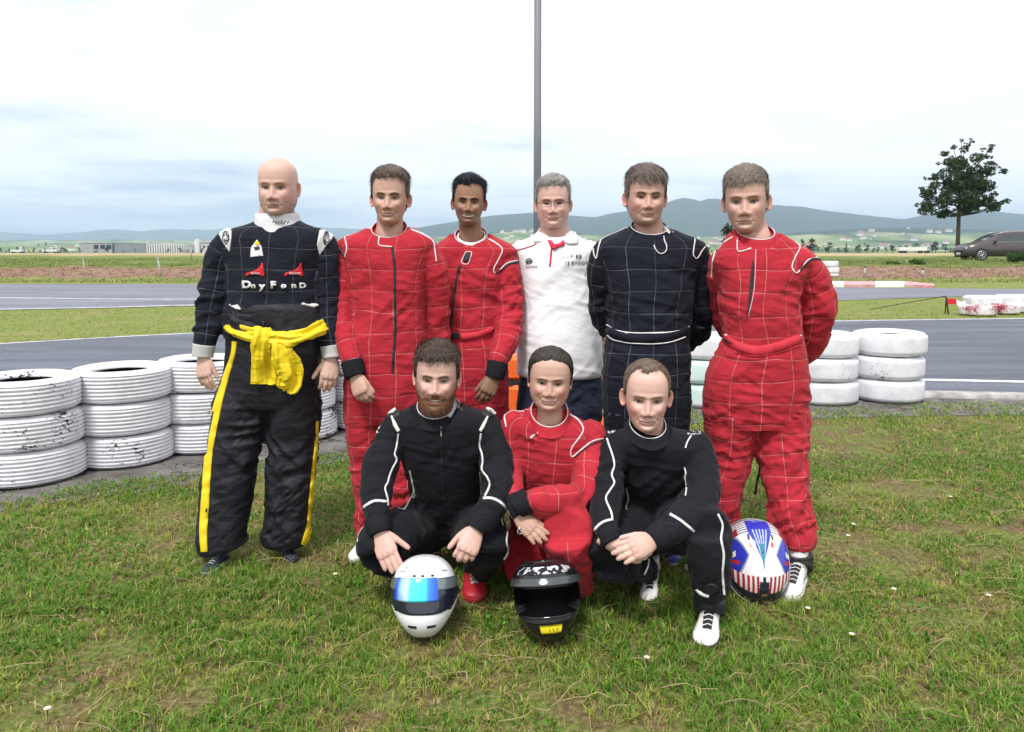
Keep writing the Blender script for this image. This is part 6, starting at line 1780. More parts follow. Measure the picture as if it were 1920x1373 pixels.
cuff([(660, 678, 3.41, 19.5, .050), (663, 692, 3.40, 19, .047), (667, 706, 3.39, 17.5, .042)], M['black_cuff'], s2, O)
collar(s2, O, (730, 446), 3.57, 33, .080, .040, .092, M['red_suit'], WT, flare=1.16)
pipe([(697, 422), (680, 426), (643, 438), (624, 452)], bv, s2, O, Y)
pipe([(643, 437), (648, 452), (650, 468), (646, 482)], bv, s2, O, Y)
pipe([(771, 430), (795, 440), (812, 452), (815, 466), (818, 490)], bv, s2, O, Y)
ribbon('black_gusset', [(624, 452), (634, 464), (645, 480)], 2.6, bv, BT, s2, O, Y)
pipe([(711, 445), (711, 460), (735, 463)], bv, s2, O, Y, 3.0, off=.008)
zipper([(735, 463), (740, 500), (740, 560), (741, 620), (738, 665), (736, 700)], bv, s2, O, Y, 5.5)
shoe(G(664, 1056), G(700, 1020), P2, O, WT, M['white_sole'], (WT, WT), size=1)
shoe(G(765, 1045), G(762, 1010), P2, O, WT, M['white_sole'], (WT, WT))

# ===== 3: dark haired man with big smile, red suit
Y = 3.8
t3 = torsoL([(882, 428, Y, 31, .062, 0), (883, 441, Y, 42, .075, .001), (885, 455, Y, 66, .10, .002), (888, 472, Y, 84, .115, .003), (886, 500, Y, 68, .125, .005), (883, 550, Y, 60, .13, .007), (881, 600, Y, 57, .13, .008), (881, 632, Y, 55, .125, .004), (884, 650, Y, 60, .132, .006), (887, 700, Y, 66, .138, .006), (888, 760, Y, 66, .13, .005), (888, 790, Y, 64, .115, .005)], u0=.03)
b3 = limbL([(935, 470, Y, 18, .05, .002), (946, 486, 3.8, 24, .062, .004), (953, 515, 3.78, 26, .068, .006), (957, 560, 3.77, 27, .068, .009), (957, 605, 3.74, 27, .066, .012), (949, 642, 3.68, 25, .06, .013), (937, 668, 3.62, 21, .055, .010), (932, 684, 3.6, 17.5, .048, .004)], u0=.04)
a3 = limbL([(834, 470, Y, 18, .05, .002), (826, 486, 3.85, 22, .06, .004), (818, 530, 3.9, 24, .064, .006), (815, 590, 3.92, 22, .06, .01), (818, 650, 3.9, 18, .05, .01)], u0=.04)
l3 = limbL([(858, 760, Y, 36, .10, .006), (858, 850, Y, 34, .095, .009), (858, 930, Y, 30, .09, .010), (858, 985, Y, 27, .08, .012)])
r3 = limbL([(920, 760, Y, 36, .10, .006), (920, 850, Y, 34, .095, .009), (920, 930, Y, 30, .09, .010), (920, 985, Y, 27, .08, .012)])
P3, O, Hd, T = person(dict(root=(W(888, 1010, 3.8).x, 3.8, 0), label='smiling man with black hair in red checked racing suit beside the white polo shirt', seed=3,
    pos=(879, 421, 335, 3.72, 2, 2, 0), neck=[(880, 402, 3.78, 20.2, 0.054), (882, 428, 3.8, 21.3, 0.057), (884, 450, 3.8, 23.4, 0.066), (885, 465, 3.8, 23.4, 0.066)],
    head=dict(skin=SK_BROWN, jaw=.96, wide=1.04, hair=(.008, .009, .014), hair2=(.030, .036, .055), brow=(.008, .006, .006), browk=1, browt=1.25, eye=.0036, smile=1.15, teeth=.0095, stubble=.30, stubc=(.05, .03, .025), lip=(.20, .07, .06), blush=.3, top=.024, side=.008, quiff=.35, flow=(.35, -.8, .3), ear_out=38, iris=(.02, .012, .01), nose=1.12, hl=-.01, lift=.45, len_top=.034, mess=.4, handskin=(.22, .12, .075)),
    inner=[t3, b3], hands=[dict(wrist=W(928, 704, 3.585), Dv=W(908, 750, 3.54) - W(928, 704, 3.585), Nv=(-.1, 1, .2), side=-1, curl=(24, 30, 22), thumb=(22, 10), spread=2, size=1.02)]))
s3, bv = racing(P3, O, [t3, a3, b3, l3, r3], M['red_suit'], 31, neck=((883, 459), 3.8, 30, .078, .034, .098))
cuff([(934, 680, 3.6, 18.5, .048), (931, 694, 3.59, 18, .046), (927, 708, 3.585, 17, .042)], M['black_cuff'], s3, O)
collar(s3, O, (883, 459), 3.8, 30, .078, .034, .098, M['red_suit'], WT, flare=1.16)
collar(s3, O, (884, 455), 3.79, 26, .070, .03, .074, WT, None, flare=1.1, name='shirt_collar')
pipe([(912, 446), (930, 456), (942, 468), (934, 488), (926, 503), (927, 512), (936, 508), (950, 494), (972, 488)], bv, s3, O, Y)
ribbon('black_gusset', [(929, 513), (940, 506), (955, 495), (972, 492)], 4, bv, BT, s3, O, Y)
pipe([(873, 473), (884, 473), (881, 487), (876, 496), (865, 493), (869, 482), (873, 473)], bv, s3, O, Y, 2.6, off=.007)
patch('collar_tab', [(872, 476), (882, 475), (878, 491), (869, 490)], bv, BT, s3, O, Y, off=.006, step=3)
zipper([(862, 499), (855, 530), (849, 575), (845, 622)], bv, s3, O, Y, 5)
belt3 = ribbon('belt', [(838, 630, 15), (865, 632, 15), (895, 628, 12), (927, 616, 10)], 12, bv, M['red_plain'], s3, O, Y, off=.009)
pipe([(866, 636), (890, 633), (910, 625), (928, 616)], bv, s3, O, Y, 2.6, off=.013)
patch('buckle', [(843, 625), (864, 624), (865, 634), (855, 635), (844, 637)], bv, BT, s3, O, Y, off=.016, step=3)

# ===== 4: man in the white polo
Y = 3.9
t4 = torsoL([(1040, 434, Y, 33, .07, 0), (1040, 444, Y, 46, .085, .001), (1040, 455, Y, 72, .11, .002), (1041, 470, Y, 86, .125, .003), (1042, 500, Y, 76, .14, .005), (1043, 530, Y, 71, .148, .005), (1047, 580, Y, 74, .165, .004), (1049, 630, Y, 78, .18, .004), (1050, 670, Y, 80, .178, .005), (1050, 698, Y, 81, .17, .004), (1050, 703, Y, 79, .16, 0)], quilt=0)
a4 = limbL([(984, 464, Y, 20, .06, .002), (974, 480, 3.93, 24, .07, .004), (968, 510, 3.98, 24, .07, .005), (966, 550, 4.03, 24, .068, .005)], quilt=0)
b4 = limbL([(1098, 464, Y, 20, .06, .002), (1108, 480, 3.93, 24, .07, .004), (1114, 510, 3.98, 24, .07, .005), (1117, 550, 4.0, 24, .068, .005)], quilt=0)
fa4 = limbL([(966, 530, 4.05, 18, .05), (964, 590, 4.08, 16, .045), (962, 650, 4.06, 11, .03)]); fb4 = limbL([(1117, 530, 4.02, 18, .05), (1120, 580, 4.0, 15, .042), (1126, 632, 3.92, 10, .028)])
jt = torsoL([(1050, 680, Y, 76, .155, .003), (1050, 720, Y, 79, .155, .004), (1049, 760, Y, 80, .145, .005), (1049, 785, Y, 78, .13, .004)], quilt=0)
l4 = limbL([(1010, 745, Y, 40, .10, .005), (1009, 850, Y, 36, .095, .008), (1008, 930, Y, 32, .085, .008), (1008, 985, Y, 30, .08, .010)], quilt=0)
r4 = limbL([(1088, 745, Y, 40, .10, .005), (1090, 850, Y, 36, .095, .008), (1090, 930, Y, 32, .085, .008), (1090, 985, Y, 30, .08, .010)], quilt=0)
P4, O, Hd, T = person(dict(root=(W(1050, 996, 3.9).x, 3.9, 0), label='grey haired man with glasses in a white polo shirt, standing before the pole', seed=4,
    pos=(1037, 426, 334, 3.84, -4, -1, 0), neck=[(1038, 405, 3.89, 25, 0.062), (1039, 428, 3.9, 26.2, 0.066), (1040, 448, 3.9, 28.8, 0.066), (1040, 462, 3.9, 28.8, 0.066)],
    head=dict(skin=(.62, .39, .335), jaw=1.14, wide=1.03, hair=(.26, .235, .22), hair2=(.48, .46, .44), brow=(.16, .11, .08), browk=.45, eye=.0030, smile=.55, fat=.8, blush=1.3, stubble=.08, top=.020, side=.008, quiff=.3, flow=(-.3, -.7, .5), ear_out=34, iris=(.10, .12, .13), hl=-.06, lift=.4, len_top=.028, lip=(.42, .17, .16)),
    inner=[t4, a4, b4, fa4, fb4], hands=[dict(wrist=W(1126, 636, 3.9), Dv=(.15, -.3, -1), Nv=(-.3, 1, 0), side=-1, curl=(30, 35, 25), thumb=(25, 10), spread=2, size=.95)]))
s4, bv = suit(P4, O, 'polo_shirt', [t4, a4, b4], M['polo'], 41, fold=.9, neck=((1040, 446), 3.88, 31, .082, .030, .065))
jeans, bj = suit(P4, O, 'jeans', [jt, l4, r4], M['denim'], 42, smooth=4)
for pts in ([(1013, 427), (1006, 440), (1001, 456), (1012, 455), (1023, 452), (1029, 450), (1021, 438)], [(1066, 423), (1076, 434), (1082, 446), (1082, 458), (1068, 459), (1057, 456), (1060, 444), (1064, 434)]):
    patch('collar_wing', pts, bv, M['polo'], s4, O, 3.84, off=.012)
collar(s4, O, (1040, 446), 3.88, 31, .082, .030, .065, M['polo'], None, flare=1.12)
pipe([(1082, 440), (1083, 456)], bv, s4, O, Y, 1.6, BT, off=.017)
M['pol_red'] = noise_mat('polo_red', (.52, .02, .05), (.62, .03, .07), 40, .8)
patch('red_placket', [(1024, 449), (1031, 452), (1040, 460), (1050, 458), (1058, 453), (1058, 461), (1047, 464), (1039, 469), (1034, 466)], bv, M['pol_red'], s4, O, Y, off=.012)
ribbon('red_piping', [(1034, 466), (1033, 480), (1031, 500)], 3.6, bv, M['pol_red'], s4, O, Y, off=.003)
ribbon('shoulder_seam', [(968, 470), (990, 464), (1006, 458)], 2, bv, M['red_plain'], s4, O, Y, off=.003)
M['green_patch'] = noise_mat('green_patch', (.01, .06, .03), (.03, .12, .06), 40, .7)
cpts = [(992 + 6 * math.cos(a), 490 + 5 * math.sin(a)) for a in np.linspace(0, 2 * math.pi, 13)]
ribbon('emblem', cpts, 1.8, bv, M['green_patch'], s4, O, Y, off=.003)
ribbon('emblem', [(987, 493), (992, 489), (996, 491)], 2.2, bv, M['green_patch'], s4, O, Y, off=.007)
M['grey_print'] = base_mat('grey_print', (.10, .11, .11), .8)
lettering('SKODA', 997, 502, 4, bv, M['grey_print'], s4, O, Y, off=.003)
lettering('T', 1071.5, 483, 4.5, bv, M['grey_print'], s4, O, Y, off=.003); lettering('RB', 1085, 484, 6, bv, M['grey_print'], s4, O, Y, off=.003, bold=.03)
lettering('12 RYZOTECH', 1090, 496, 6, bv, M['grey_print'], s4, O, Y, off=.003, bold=.01)
wb = MB(); cw = W(1127, 628, 3.905) - O; wb.tube([cw + Vector((.032 * math.cos(a), .032 * math.sin(a), .004 * math.sin(a))) for a in np.linspace(0, 6.283, 19)], .009, 6, cap=False); child('wristband', wb.mesh('wristband', True), M['orange'], P4)
# glasses
gm = base_mat('glasses_frame', (.05, .025, .025), .3, .6)
gl = child('glasses', MB().tube([Vector(T([(-.006, -.104, .480 * HH)])[0]) - O, Vector(T([(0, -.108, .490 * HH)])[0]) - O, Vector(T([(.006, -.104, .480 * HH)])[0]) - O], .0013, 6).mesh('glasses', True), gm, P4)
for sd in (-1, 1):
    loop = []
    for a in np.linspace(0, 2 * math.pi, 25):
        ca_, sa_ = math.cos(a), math.sin(a)
        xx = .0315 + .0255 * math.copysign(abs(ca_) ** .7, ca_); zz = .463 * HH + .0150 * math.copysign(abs(sa_) ** .7, sa_)
        loop.append(Vector(T([(sd * xx, -.101 + (xx - .02) ** 2 * 9, zz)])[0]) - O)
    child('rim', MB().tube(loop, .00125, 6, cap=False).mesh('rim', True), gm, gl)
    child('temple', MB().tube([Vector(T([q])[0]) - O for q in ((sd * .057, -.092, .48 * HH), (sd * .074, -.07, .485 * HH), (sd * .080, .0, .48 * HH))], .0013, 6).mesh('temple', True), gm, gl)

# ===== 5: man in the navy suit
Y = 3.55
t5 = torsoL([(1216, 420, Y, 34, .065, 0), (1217, 433, Y, 52, .08, .001), (1219, 446, Y, 84, .105, .002), (1220, 462, Y, 106, .125, .003), (1219, 490, Y, 96, .135, .005), (1219, 530, Y, 82, .14, .006), (1217, 590, Y, 79, .142, .006), (1214, 632, Y, 75, .14, .003), (1213, 660, Y, 79, .148, .006), (1212, 720, Y, 82, .148, .006), (1212, 790, Y, 81, .13, .006)])
a5 = limbL([(1140, 460, Y, 18, .05, .002), (1130, 474, Y, 23, .062, .003), (1124, 505, 3.57, 23, .064, .006), (1123, 545, 3.6, 20, .06, .008), (1127, 590, 3.65, 20, .058, .010), (1150, 622, 3.72, 18, .055, .010), (1192, 640, 3.75, 16, .05, .006)], u0=.03)
b5 = limbL([(1300, 460, Y, 18, .05, .002), (1309, 474, Y, 23, .062, .003), (1313, 510, 3.57, 24, .066, .006), (1316, 555, 3.6, 25, .064, .008), (1317, 592, 3.63, 24, .062, .010), (1304, 630, 3.70, 21, .058, .010), (1268, 655, 3.75, 17, .05, .006)], u0=.03)
l5 = limbL([(1172, 770, Y, 42, .11, .006), (1173, 870, Y, 40, .10, .009), (1176, 960, Y, 34, .09, .011), (1178, 1022, Y, 30, .08, .012)])
r5 = limbL([(1250, 770, Y, 42, .11, .006), (1248, 870, Y, 40, .10, .009), (1246, 960, Y, 34, .09, .011), (1246, 1022, Y, 30, .08, .012)])
P5, O, Hd, T = person(dict(root=(W(1213, 1048, 3.55).x, 3.55, 0), label='standing man in navy checked racing suit with white piped belt, hands behind his back', seed=5,
    pos=(1212, 420, 316, 3.49, -1, 1, 1), neck=[(1214, 402, 3.55, 25, 0.06), (1216, 428, 3.56, 26.2, 0.063), (1217, 448, 3.55, 28.8, 0.066), (1218, 462, 3.55, 28.8, 0.066)],
    head=dict(skin=(.55, .34, .28), jaw=1.06, wide=1.03, hair=(.115, .085, .072), hair2=(.27, .215, .19), brow=(.07, .04, .028), browk=.85, browt=1.2, furrow=.5, eye=.0027, smile=.65, fat=.2, blush=1.2, stubble=.20, top=.020, side=.008, quiff=.1, flow=(.05, -1.0, -.1), ear_out=40, iris=(.05, .05, .05), hl=-.13, lift=.35, len_top=.034, lip=(.40, .15, .14), len_side=.018),
    inner=[t5, a5, b5], hands=[]))
s5, bv = racing(P5, O, [t5, a5, b5, l5, r5], M['navy_suit'], 51, neck=((1217, 441), 3.55, 34, .084, .036, .080))
collar(s5, O, (1217, 441), 3.55, 34, .084, .036, .080, M['navy_suit'], WT, flare=1.16)
patch('shirt_collar', [(1216, 440), (1226, 436), (1240, 420), (1247, 411), (1246, 424), (1236, 438), (1224, 450)], bv, WT, s5, O, 3.47, off=.014)
pipe([(1178, 420), (1150, 432), (1130, 444), (1122, 465), (1118, 485), (1114, 478), (1112, 465)], bv, s5, O, Y)
pipe([(1260, 424), (1285, 433), (1302, 444), (1301, 465), (1300, 478), (1307, 485), (1318, 468), (1328, 457)], bv, s5, O, Y)
pipe([(1245, 424), (1245, 448), (1250, 462), (1248, 472), (1238, 476), (1229, 468), (1226, 460)], bv, s5, O, Y, 2.8, off=.008)
ribbon('belt', [(1139, 618, 15), (1165, 630, 17), (1200, 635, 18), (1240, 632, 17), (1270, 626, 14), (1290, 616, 12)], 16, bv, M['navy_suit'], s5, O, Y, off=.008)
pipe([(1138, 609), (1155, 619), (1185, 624), (1225, 624), (1262, 622), (1291, 613)], bv, s5, O, Y, 2.8, off=.011)
pipe([(1180, 624), (1166, 626), (1162, 634), (1166, 641), (1190, 644), (1224, 645), (1255, 642), (1284, 632)], bv, s5, O, Y, 2.8, off=.012)
pipe([(1140, 629), (1150, 637), (1165, 641)], bv, s5, O, Y, 2.6, off=.011)
M['blue_shoe'] = noise_mat('blue_shoe', (.03, .05, .30), (.06, .08, .42), 30, .5)
shoe(G(1268, 1062), G(1248, 1030), P5, O, M['blue_shoe'], M['white_sole'], (WT, WT))
shoe(G(1165, 1060), G(1177, 1030), P5, O, M['blue_shoe'], M['white_sole'], (WT, WT))

# ===== 6: man in the red suit at right
Y = 3.38
t6 = torsoL([(1411, 428, Y, 34, .065, 0), (1417, 442, Y, 50, .08, .001), (1426, 456, Y, 66, .10, .002), (1432, 474, Y, 84, .115, .003), (1432, 490, Y, 90, .125, .003), (1428, 512, Y, 80, .135, .005), (1424, 535, Y, 73, .14, .006), (1423, 580, Y, 70, .142, .007), (1428, 632, Y, 70, .14, .003), (1426, 655, Y, 76, .15, .007), (1421, 700, Y, 91, .155, .007), (1418, 750, Y, 94, .15, .006), (1417, 800, Y, 90, .13, .005)], u0=.02)
a6 = limbL([(1358, 478, 3.42, 16, .05, .002), (1348, 495, 3.45, 18, .058, .003), (1344, 530, 3.5, 16, .058, .006), (1348, 572, 3.55, 18, .058, .008), (1360, 612, 3.6, 18, .055, .010), (1390, 636, 3.62, 16, .05, .006)], u0=.03)
b6 = limbL([(1488, 482, Y, 18, .055, .002), (1505, 498, 3.38, 27, .07, .003), (1521, 525, 3.4, 33, .078, .006), (1532, 575, 3.42, 33, .078, .009), (1527, 622, 3.47, 29, .072, .012), (1510, 658, 3.53, 23, .06, .012), (1478, 678, 3.58, 17, .05, .006)], u0=.02)
l6 = limbL([(1371, 770, Y, 47, .12, .006), (1366, 850, 3.4, 42, .11, .009), (1352, 920, 3.41, 36, .10, .010), (1348, 980, 3.43, 33, .095, .012), (1347, 1022, 3.44, 30, .085, .012)])
r6 = limbL([(1464, 770, Y, 50, .12, .006), (1465, 830, 3.36, 48, .115, .009), (1471, 880, 3.33, 41, .105, .010), (1480, 950, 3.29, 36, .095, .012), (1490, 992, 3.27, 35, .09, .014), (1498, 1016, 3.25, 28, .08, .008), (1498, 1025, 3.25, 24, .07, .002)])
P6, O, Hd, T = person(dict(root=(W(1440, 1100, 3.3).x, 3.3, 0), label='serious fair haired man in red checked racing suit at far right, hands behind his back', seed=6,
    pos=(1398, 432, 318, 3.33, -20, -2, 3), neck=[(1405, 410, 3.4, 26.9, 0.06), (1410, 434, 3.4, 28.1, 0.064), (1413, 452, 3.38, 30.9, 0.066), (1414, 464, 3.38, 30.9, 0.066)],
    head=dict(skin=(.58, .365, .30), jaw=1.0, wide=1.0, hair=(.165, .130, .105), hair2=(.32, .265, .22), brow=(.14, .09, .06), browk=.6, furrow=.7, eye=.0032, frown=1.2, stubble=.15, stubc=(.2, .11, .08), top=.016, side=.007, quiff=.15, flow=(-.3, -1.0, .1), ear_out=36, iris=(.08, .09, .09), hl=-.15, lift=.35, len_top=.026, lip=(.38, .15, .14), lipk=.6),
    inner=[t6, a6, b6], hands=[]))
s6, bv = racing(P6, O, [t6, a6, b6, l6, r6], M['red_suit'], 61, neck=((1415, 450), 3.38, 35, .088, .040, .085))
collar(s6, O, (1415, 450), 3.38, 35, .088, .040, .085, M['red_suit'], WT, flare=1.14)
pipe([(1383, 438), (1383, 470), (1392, 471), (1408, 466)], bv, s6, O, Y, 3, off=.008)
pipe([(1374, 444), (1352, 458), (1342, 470), (1336, 490), (1334, 520)], bv, s6, O, Y)
pipe([(1466, 436), (1485, 448), (1500, 462), (1492, 480), (1485, 498), (1488, 508), (1494, 512), (1504, 502), (1516, 487), (1536, 482)], bv, s6, O, Y)
ribbon('black_gusset', [(1500, 508), (1512, 494), (1524, 485), (1538, 487)], 4, bv, BT, s6, O, Y)
ribbon('open_zip', [(1412, 488, 2), (1411, 510, 7), (1408, 545, 7), (1404, 575, 4), (1401, 600, 2)], 6, bv, BT, s6, O, Y, off=.003)
pipe([(1417, 468), (1416, 510), (1413, 550), (1405, 585), (1401, 600)], bv, s6, O, Y, 1.6)
ribbon('belt', [(1360, 634, 14), (1385, 650, 17), (1420, 657, 18), (1460, 650, 18), (1500, 634, 16)], 16, bv, M['red_plain'], s6, O, Y, off=.007)
pipe([(1360, 627), (1378, 641), (1405, 650), (1440, 650), (1475, 642), (1501, 629)], bv, s6, O, Y, 3, off=.011)
pipe([(1378, 661), (1410, 668), (1450, 664), (1500, 648)], bv, s6, O, Y, 2, M['red_plain'], off=.010)
patch('buckle', [(1362, 634), (1370, 640), (1376, 643), (1366, 642)], bv, BT, s6, O, Y, off=.014, step=3)
mb = MB(); mb.tube([W(1426, 868, 3.42) - O, W(1424, 885, 3.42) - O, W(1419, 905, 3.41) - O, W(1416, 927, 3.41) - O], .006, 6); child('dangling_strap', mb.mesh('dangling_strap', True), BT, s6)
M['boot_black'] = noise_mat('boot_black', (.012, .012, .014), (.03, .03, .034), 30, .6)
shoe(G(1478, 1128), G(1500, 1082), P6, O, M['white_trim'], M['white_sole'], (M['boot_black'], WT), high=.17, w=1.05, name='boot')
cuff([(1494, 1036, 3.24, 24, .06), (1494, 1050, 3.24, 25, .058), (1493, 1064, 3.22, 25, .056)], M['boot_black'], P6, O, name='boot_collar')
shoe(G(1286, 1070), G(1345, 1062), P6, O, M['white_trim'], M['white_sole'], (M['boot_black'], WT), high=.17, name='boot')

# ===== 7: crouching bearded man in black
Y = 3.15
t7 = torsoL([(818, 752, 3.10, 36, .065, 0), (822, 762, 3.11, 52, .08, .001), (826, 776, 3.12, 88, .105, .002), (828, 794, 3.13, 98, .125, .003), (829, 820, 3.15, 86, .14, .004), (832, 855, 3.18, 77, .145, .005), (836, 900, 3.23, 70, .145, .007), (838, 940, 3.28, 68, .15, .007), (838, 975, 3.33, 70, .15, .006), (838, 1000, 3.36, 66, .14, .004)], quilt=0)
a7 = limbL([(758, 780, 3.12, 20, .05, .002), (744, 797, 3.12, 27, .068, .003), (727, 832, 3.10, 30, .074, .006), (713, 872, 3.05, 34, .08, .010), (706, 915, 3.0, 29, .074, .013), (704, 950, 2.94, 26, .066, .010), (707, 980, 2.90, 22, .056, .006), (710, 992, 2.88, 20, .05, .003)], quilt=0)
b7 = limbL([(898, 780, 3.12, 20, .05, .002), (912, 797, 3.12, 27, .068, .003), (927, 835, 3.10, 31, .074, .006), (934, 880, 3.05, 33, .08, .010), (932, 925, 2.98, 32, .076, .013), (918, 955, 2.92, 28, .066, .010), (904, 977, 2.87, 23, .056, .006), (898, 985, 2.86, 21, .05, .003)], quilt=0)
th7 = Limb([(800, 988, 3.34, 48, .12, .004), (770, 995, 3.2, 47, .115, .006), (735, 1008, 3.02, 44, .105, .007), (712, 1020, 2.92, 42, .085, .004), (712, 1032, 2.90, 40, .07, .002)], n=34, nseg=28, expo=2.1, quilt=0)
sh7 = Limb([(712, 1024, 2.94, 41, .08, .004), (725, 1042, 3.05, 36, .075, .007), (748, 1055, 3.2, 30, .07, .008), (768, 1062, 3.33, 26, .06, .006)], n=30, nseg=24, quilt=0)
tg7 = Limb([(876, 988, 3.34, 48, .12, .004), (895, 995, 3.2, 47, .115, .006), (908, 1010, 3.02, 45, .105, .007), (912, 1022, 2.93, 43, .085, .004), (912, 1034, 2.91, 40, .07, .002)], n=34, nseg=28, expo=2.1, quilt=0)
si7 = Limb([(912, 1026, 2.95, 41, .08, .004), (906, 1045, 3.06, 35, .075, .007), (899, 1058, 3.18, 29, .066, .008), (893, 1066, 3.25, 25, .058, .006)], n=30, nseg=24, quilt=0)
P7, O, Hd, T = person(dict(root=(W(840, 1100, 3.25).x, 3.25, 0), label='bearded man crouching in front in a black racing suit behind the white helmet', seed=7,
    pos=(818, 766, 648, 3.03, 2, 2, 1), neck=[(818, 745, 3.1, 29.8, 0.065), (820, 765, 3.11, 32, 0.07), (823, 782, 3.12, 35.2, 0.066), (824, 795, 3.12, 35.2, 0.066)],
    head=dict(skin=(.60, .375, .32), jaw=1.06, wide=1.02, hair=(.040, .026, .020), hair2=(.12, .085, .068), brow=(.06, .032, .022), browk=.9, browt=1.2, eye=.0026, smile=1.0, teeth=.0072, blush=1.2, stubble=.5, stubc=(.14, .06, .035), top=.019, side=.009, quiff=.25, flow=(.2, -.8, .5), ear_out=34, iris=(.10, .12, .13), hl=-.10, lift=.5, mess=.5, len_top=.028, lip=(.42, .17, .16), beard=(.085, .034, .016)),
    inner=[t7, a7, b7], hands=[dict(wrist=W(712, 998, 2.87), Dv=W(740, 1078, 2.78) - W(712, 998, 2.87), Nv=(.1, 1, -.25), side=1, curl=(8, 12, 10), thumb=(38, 8), spread=2, size=1.06, ),
        dict(wrist=W(893, 990, 2.85), Dv=W(868, 1050, 2.78) - W(893, 990, 2.85), Nv=(-.1, 1, -.3), side=-1, curl=(34, 46, 34), thumb=(36, 18), spread=4, size=1.06)]))
s7, bv = racing(P7, O, [t7, a7, b7, th7, sh7, tg7, si7], M['black_suit'], 71, smooth=6, neck=((818, 777), 3.10, 36, .085, .036, .080))
cuff([(708, 976, 2.90, 23, .056), (710, 990, 2.88, 21, .052), (713, 1002, 2.865, 18, .044)], M['black_cuff'], s7, O)
cuff([(904, 974, 2.87, 23, .056), (898, 984, 2.86, 22, .052), (892, 994, 2.85, 18.5, .044)], M['black_cuff'], s7, O)
collar(s7, O, (818, 777), 3.10, 36, .085, .036, .080, M['black_suit'], WT, flare=1.14)
patch('collar_flap', [(857, 728), (863, 742), (857, 768), (846, 786), (838, 788), (840, 772), (850, 752)], bv, M['silver_cloth'], s7, O, 3.04, off=.02)
for pts in ([(735, 782, 4), (741, 796, 6), (748, 808, 5)], [(914, 782, 4), (907, 796, 6), (900, 808, 5)]):
    ribbon('shoulder_flash', pts, 5, bv, WT, s7, O, Y, off=.007)
patch('shoulder_panel', [(722, 770), (745, 762), (752, 775), (738, 786), (724, 782)], bv, M['black_trim'], s7, O, Y, off=.005)
patch('shoulder_panel', [(905, 760), (934, 768), (932, 778), (914, 784), (902, 776)], bv, M['black_trim'], s7, O, Y, off=.005)
for a, b_ in (((726, 770), (742, 768)), ((728, 777), (740, 774)), ((912, 766), (926, 770)), ((914, 773), (928, 777))):
    ribbon('embroidery', [a, ((a[0] + b_[0]) / 2, a[1] - 2), b_], 1.8, bv, WT, s7, O, Y, off=.009)
lettering('S', 709, 804, 9, bv, WT, s7, O, 3.08, bold=.03, rot=-.2); lettering('ER', 707, 813, 5, bv, WT, s7, O, 3.08, bold=.02, rot=-.2)
pipe([(747, 812), (744, 835), (740, 852), (744, 862), (736, 878), (730, 893), (727, 905), (722, 915), (727, 935), (728, 948)], bv, s7, O, Y, 4.5)
pipe([(902, 812), (899, 835), (903, 850), (905, 865), (903, 880), (912, 893), (918, 905), (915, 918), (909, 930)], bv, s7, O, Y, 5)
pipe([(678, 955), (690, 945), (705, 939), (728, 941)], bv, s7, O, 2.98, 7)
pipe([(906, 934), (920, 934), (936, 940), (948, 952), (952, 962)], bv, s7, O, 2.96, 7)
pipe([(768, 882), (772, 900), (776, 918), (778, 930)], bv, s7, O, Y, 3.5)
pipe([(899, 885), (901, 905), (902, 930)], bv, s7, O, Y, 3)
pipe([(948, 975), (952, 995), (950, 1015), (953, 1035), (945, 1050)], bv, s7, O, 2.95, 5)
pipe([(677, 985), (670, 1000), (668, 1016)], bv, s7, O, 2.95, 7)
pipe([(745, 940), (765, 931), (778, 933)], bv, s7, O, 3.1, 3)
ribbon('zipper', [(828, 783), (828, 820), (828, 870), (832, 935)], 2.6, bv, BT, s7, O, Y, off=.002)
ribbon('zip_puller', [(827, 786), (827, 818)], 1.4, bv, M['silver_cloth'], s7, O, Y, off=.004)
M['red_shoe'] = noise_mat('red_shoe', (.38, .012, .025), (.50, .03, .04), 25, .45); M['shaded_red_shoe'] = noise_mat('shaded_red_shoe', (.10, .012, .02), (.16, .02, .03), 25, .5)  # maroon one is the red shoe with shade put into its colour
shoe(G(893, 1130), G(884, 1078), P7, O, M['red_shoe'], M['red_shoe'], (M['silver_cloth'], M['red_shoe']), w=1.1)
shoe(G(822, 1082), G(812, 1044), P7, O, M['shaded_red_shoe'], M['shaded_red_shoe'], (M['shaded_red_shoe'], WT), high=.15, w=1.05)

# ===== 8: kneeling woman in red
t8 = torsoL([(1030, 762, 3.12, 30, .06, 0), (1031, 775, 3.13, 46, .08, .001), (1033, 788, 3.14, 72, .10, .002), (1038, 806, 3.15, 86, .125, .004), (1040, 835, 3.17, 84, .135, .006), (1036, 880, 3.20, 78, .14, .008), (1032, 925, 3.25, 72, .14, .010), (1028, 965, 3.30, 72, .15, .008), (1026, 1000, 3.34, 66, .14, .005)], roll=.13)
a8 = limbL([(975, 785, 3.13, 18, .05, .002), (962, 797, 3.12, 23, .06, .004), (957, 835, 3.12, 22, .06, .006), (958, 880, 3.08, 22, .058, .010), (964, 925, 2.98, 20, .052, .008), (972, 950, 2.90, 17, .045, .004)])
b8 = limbL([(1090, 800, 3.14, 22, .06, .003), (1106, 818, 3.13, 31, .075, .004), (1112, 858, 3.09, 33, .08, .008), (1108, 900, 3.03, 33, .08, .012), (1090, 932, 2.96, 30, .074, .015), (1050, 940, 2.90, 29, .07, .015), (1012, 938, 2.87, 27, .065, .014), (988, 938, 2.86, 22, .055, .008)], u0=.03)
th8 = Limb([(1048, 1000, 3.30, 46, .12, .005), (1060, 994, 3.08, 47, .115, .010), (1064, 992, 2.90, 47, .11, .012), (1063, 1000, 2.82, 44, .085, .006)], n=34, nseg=28, quilt=0)
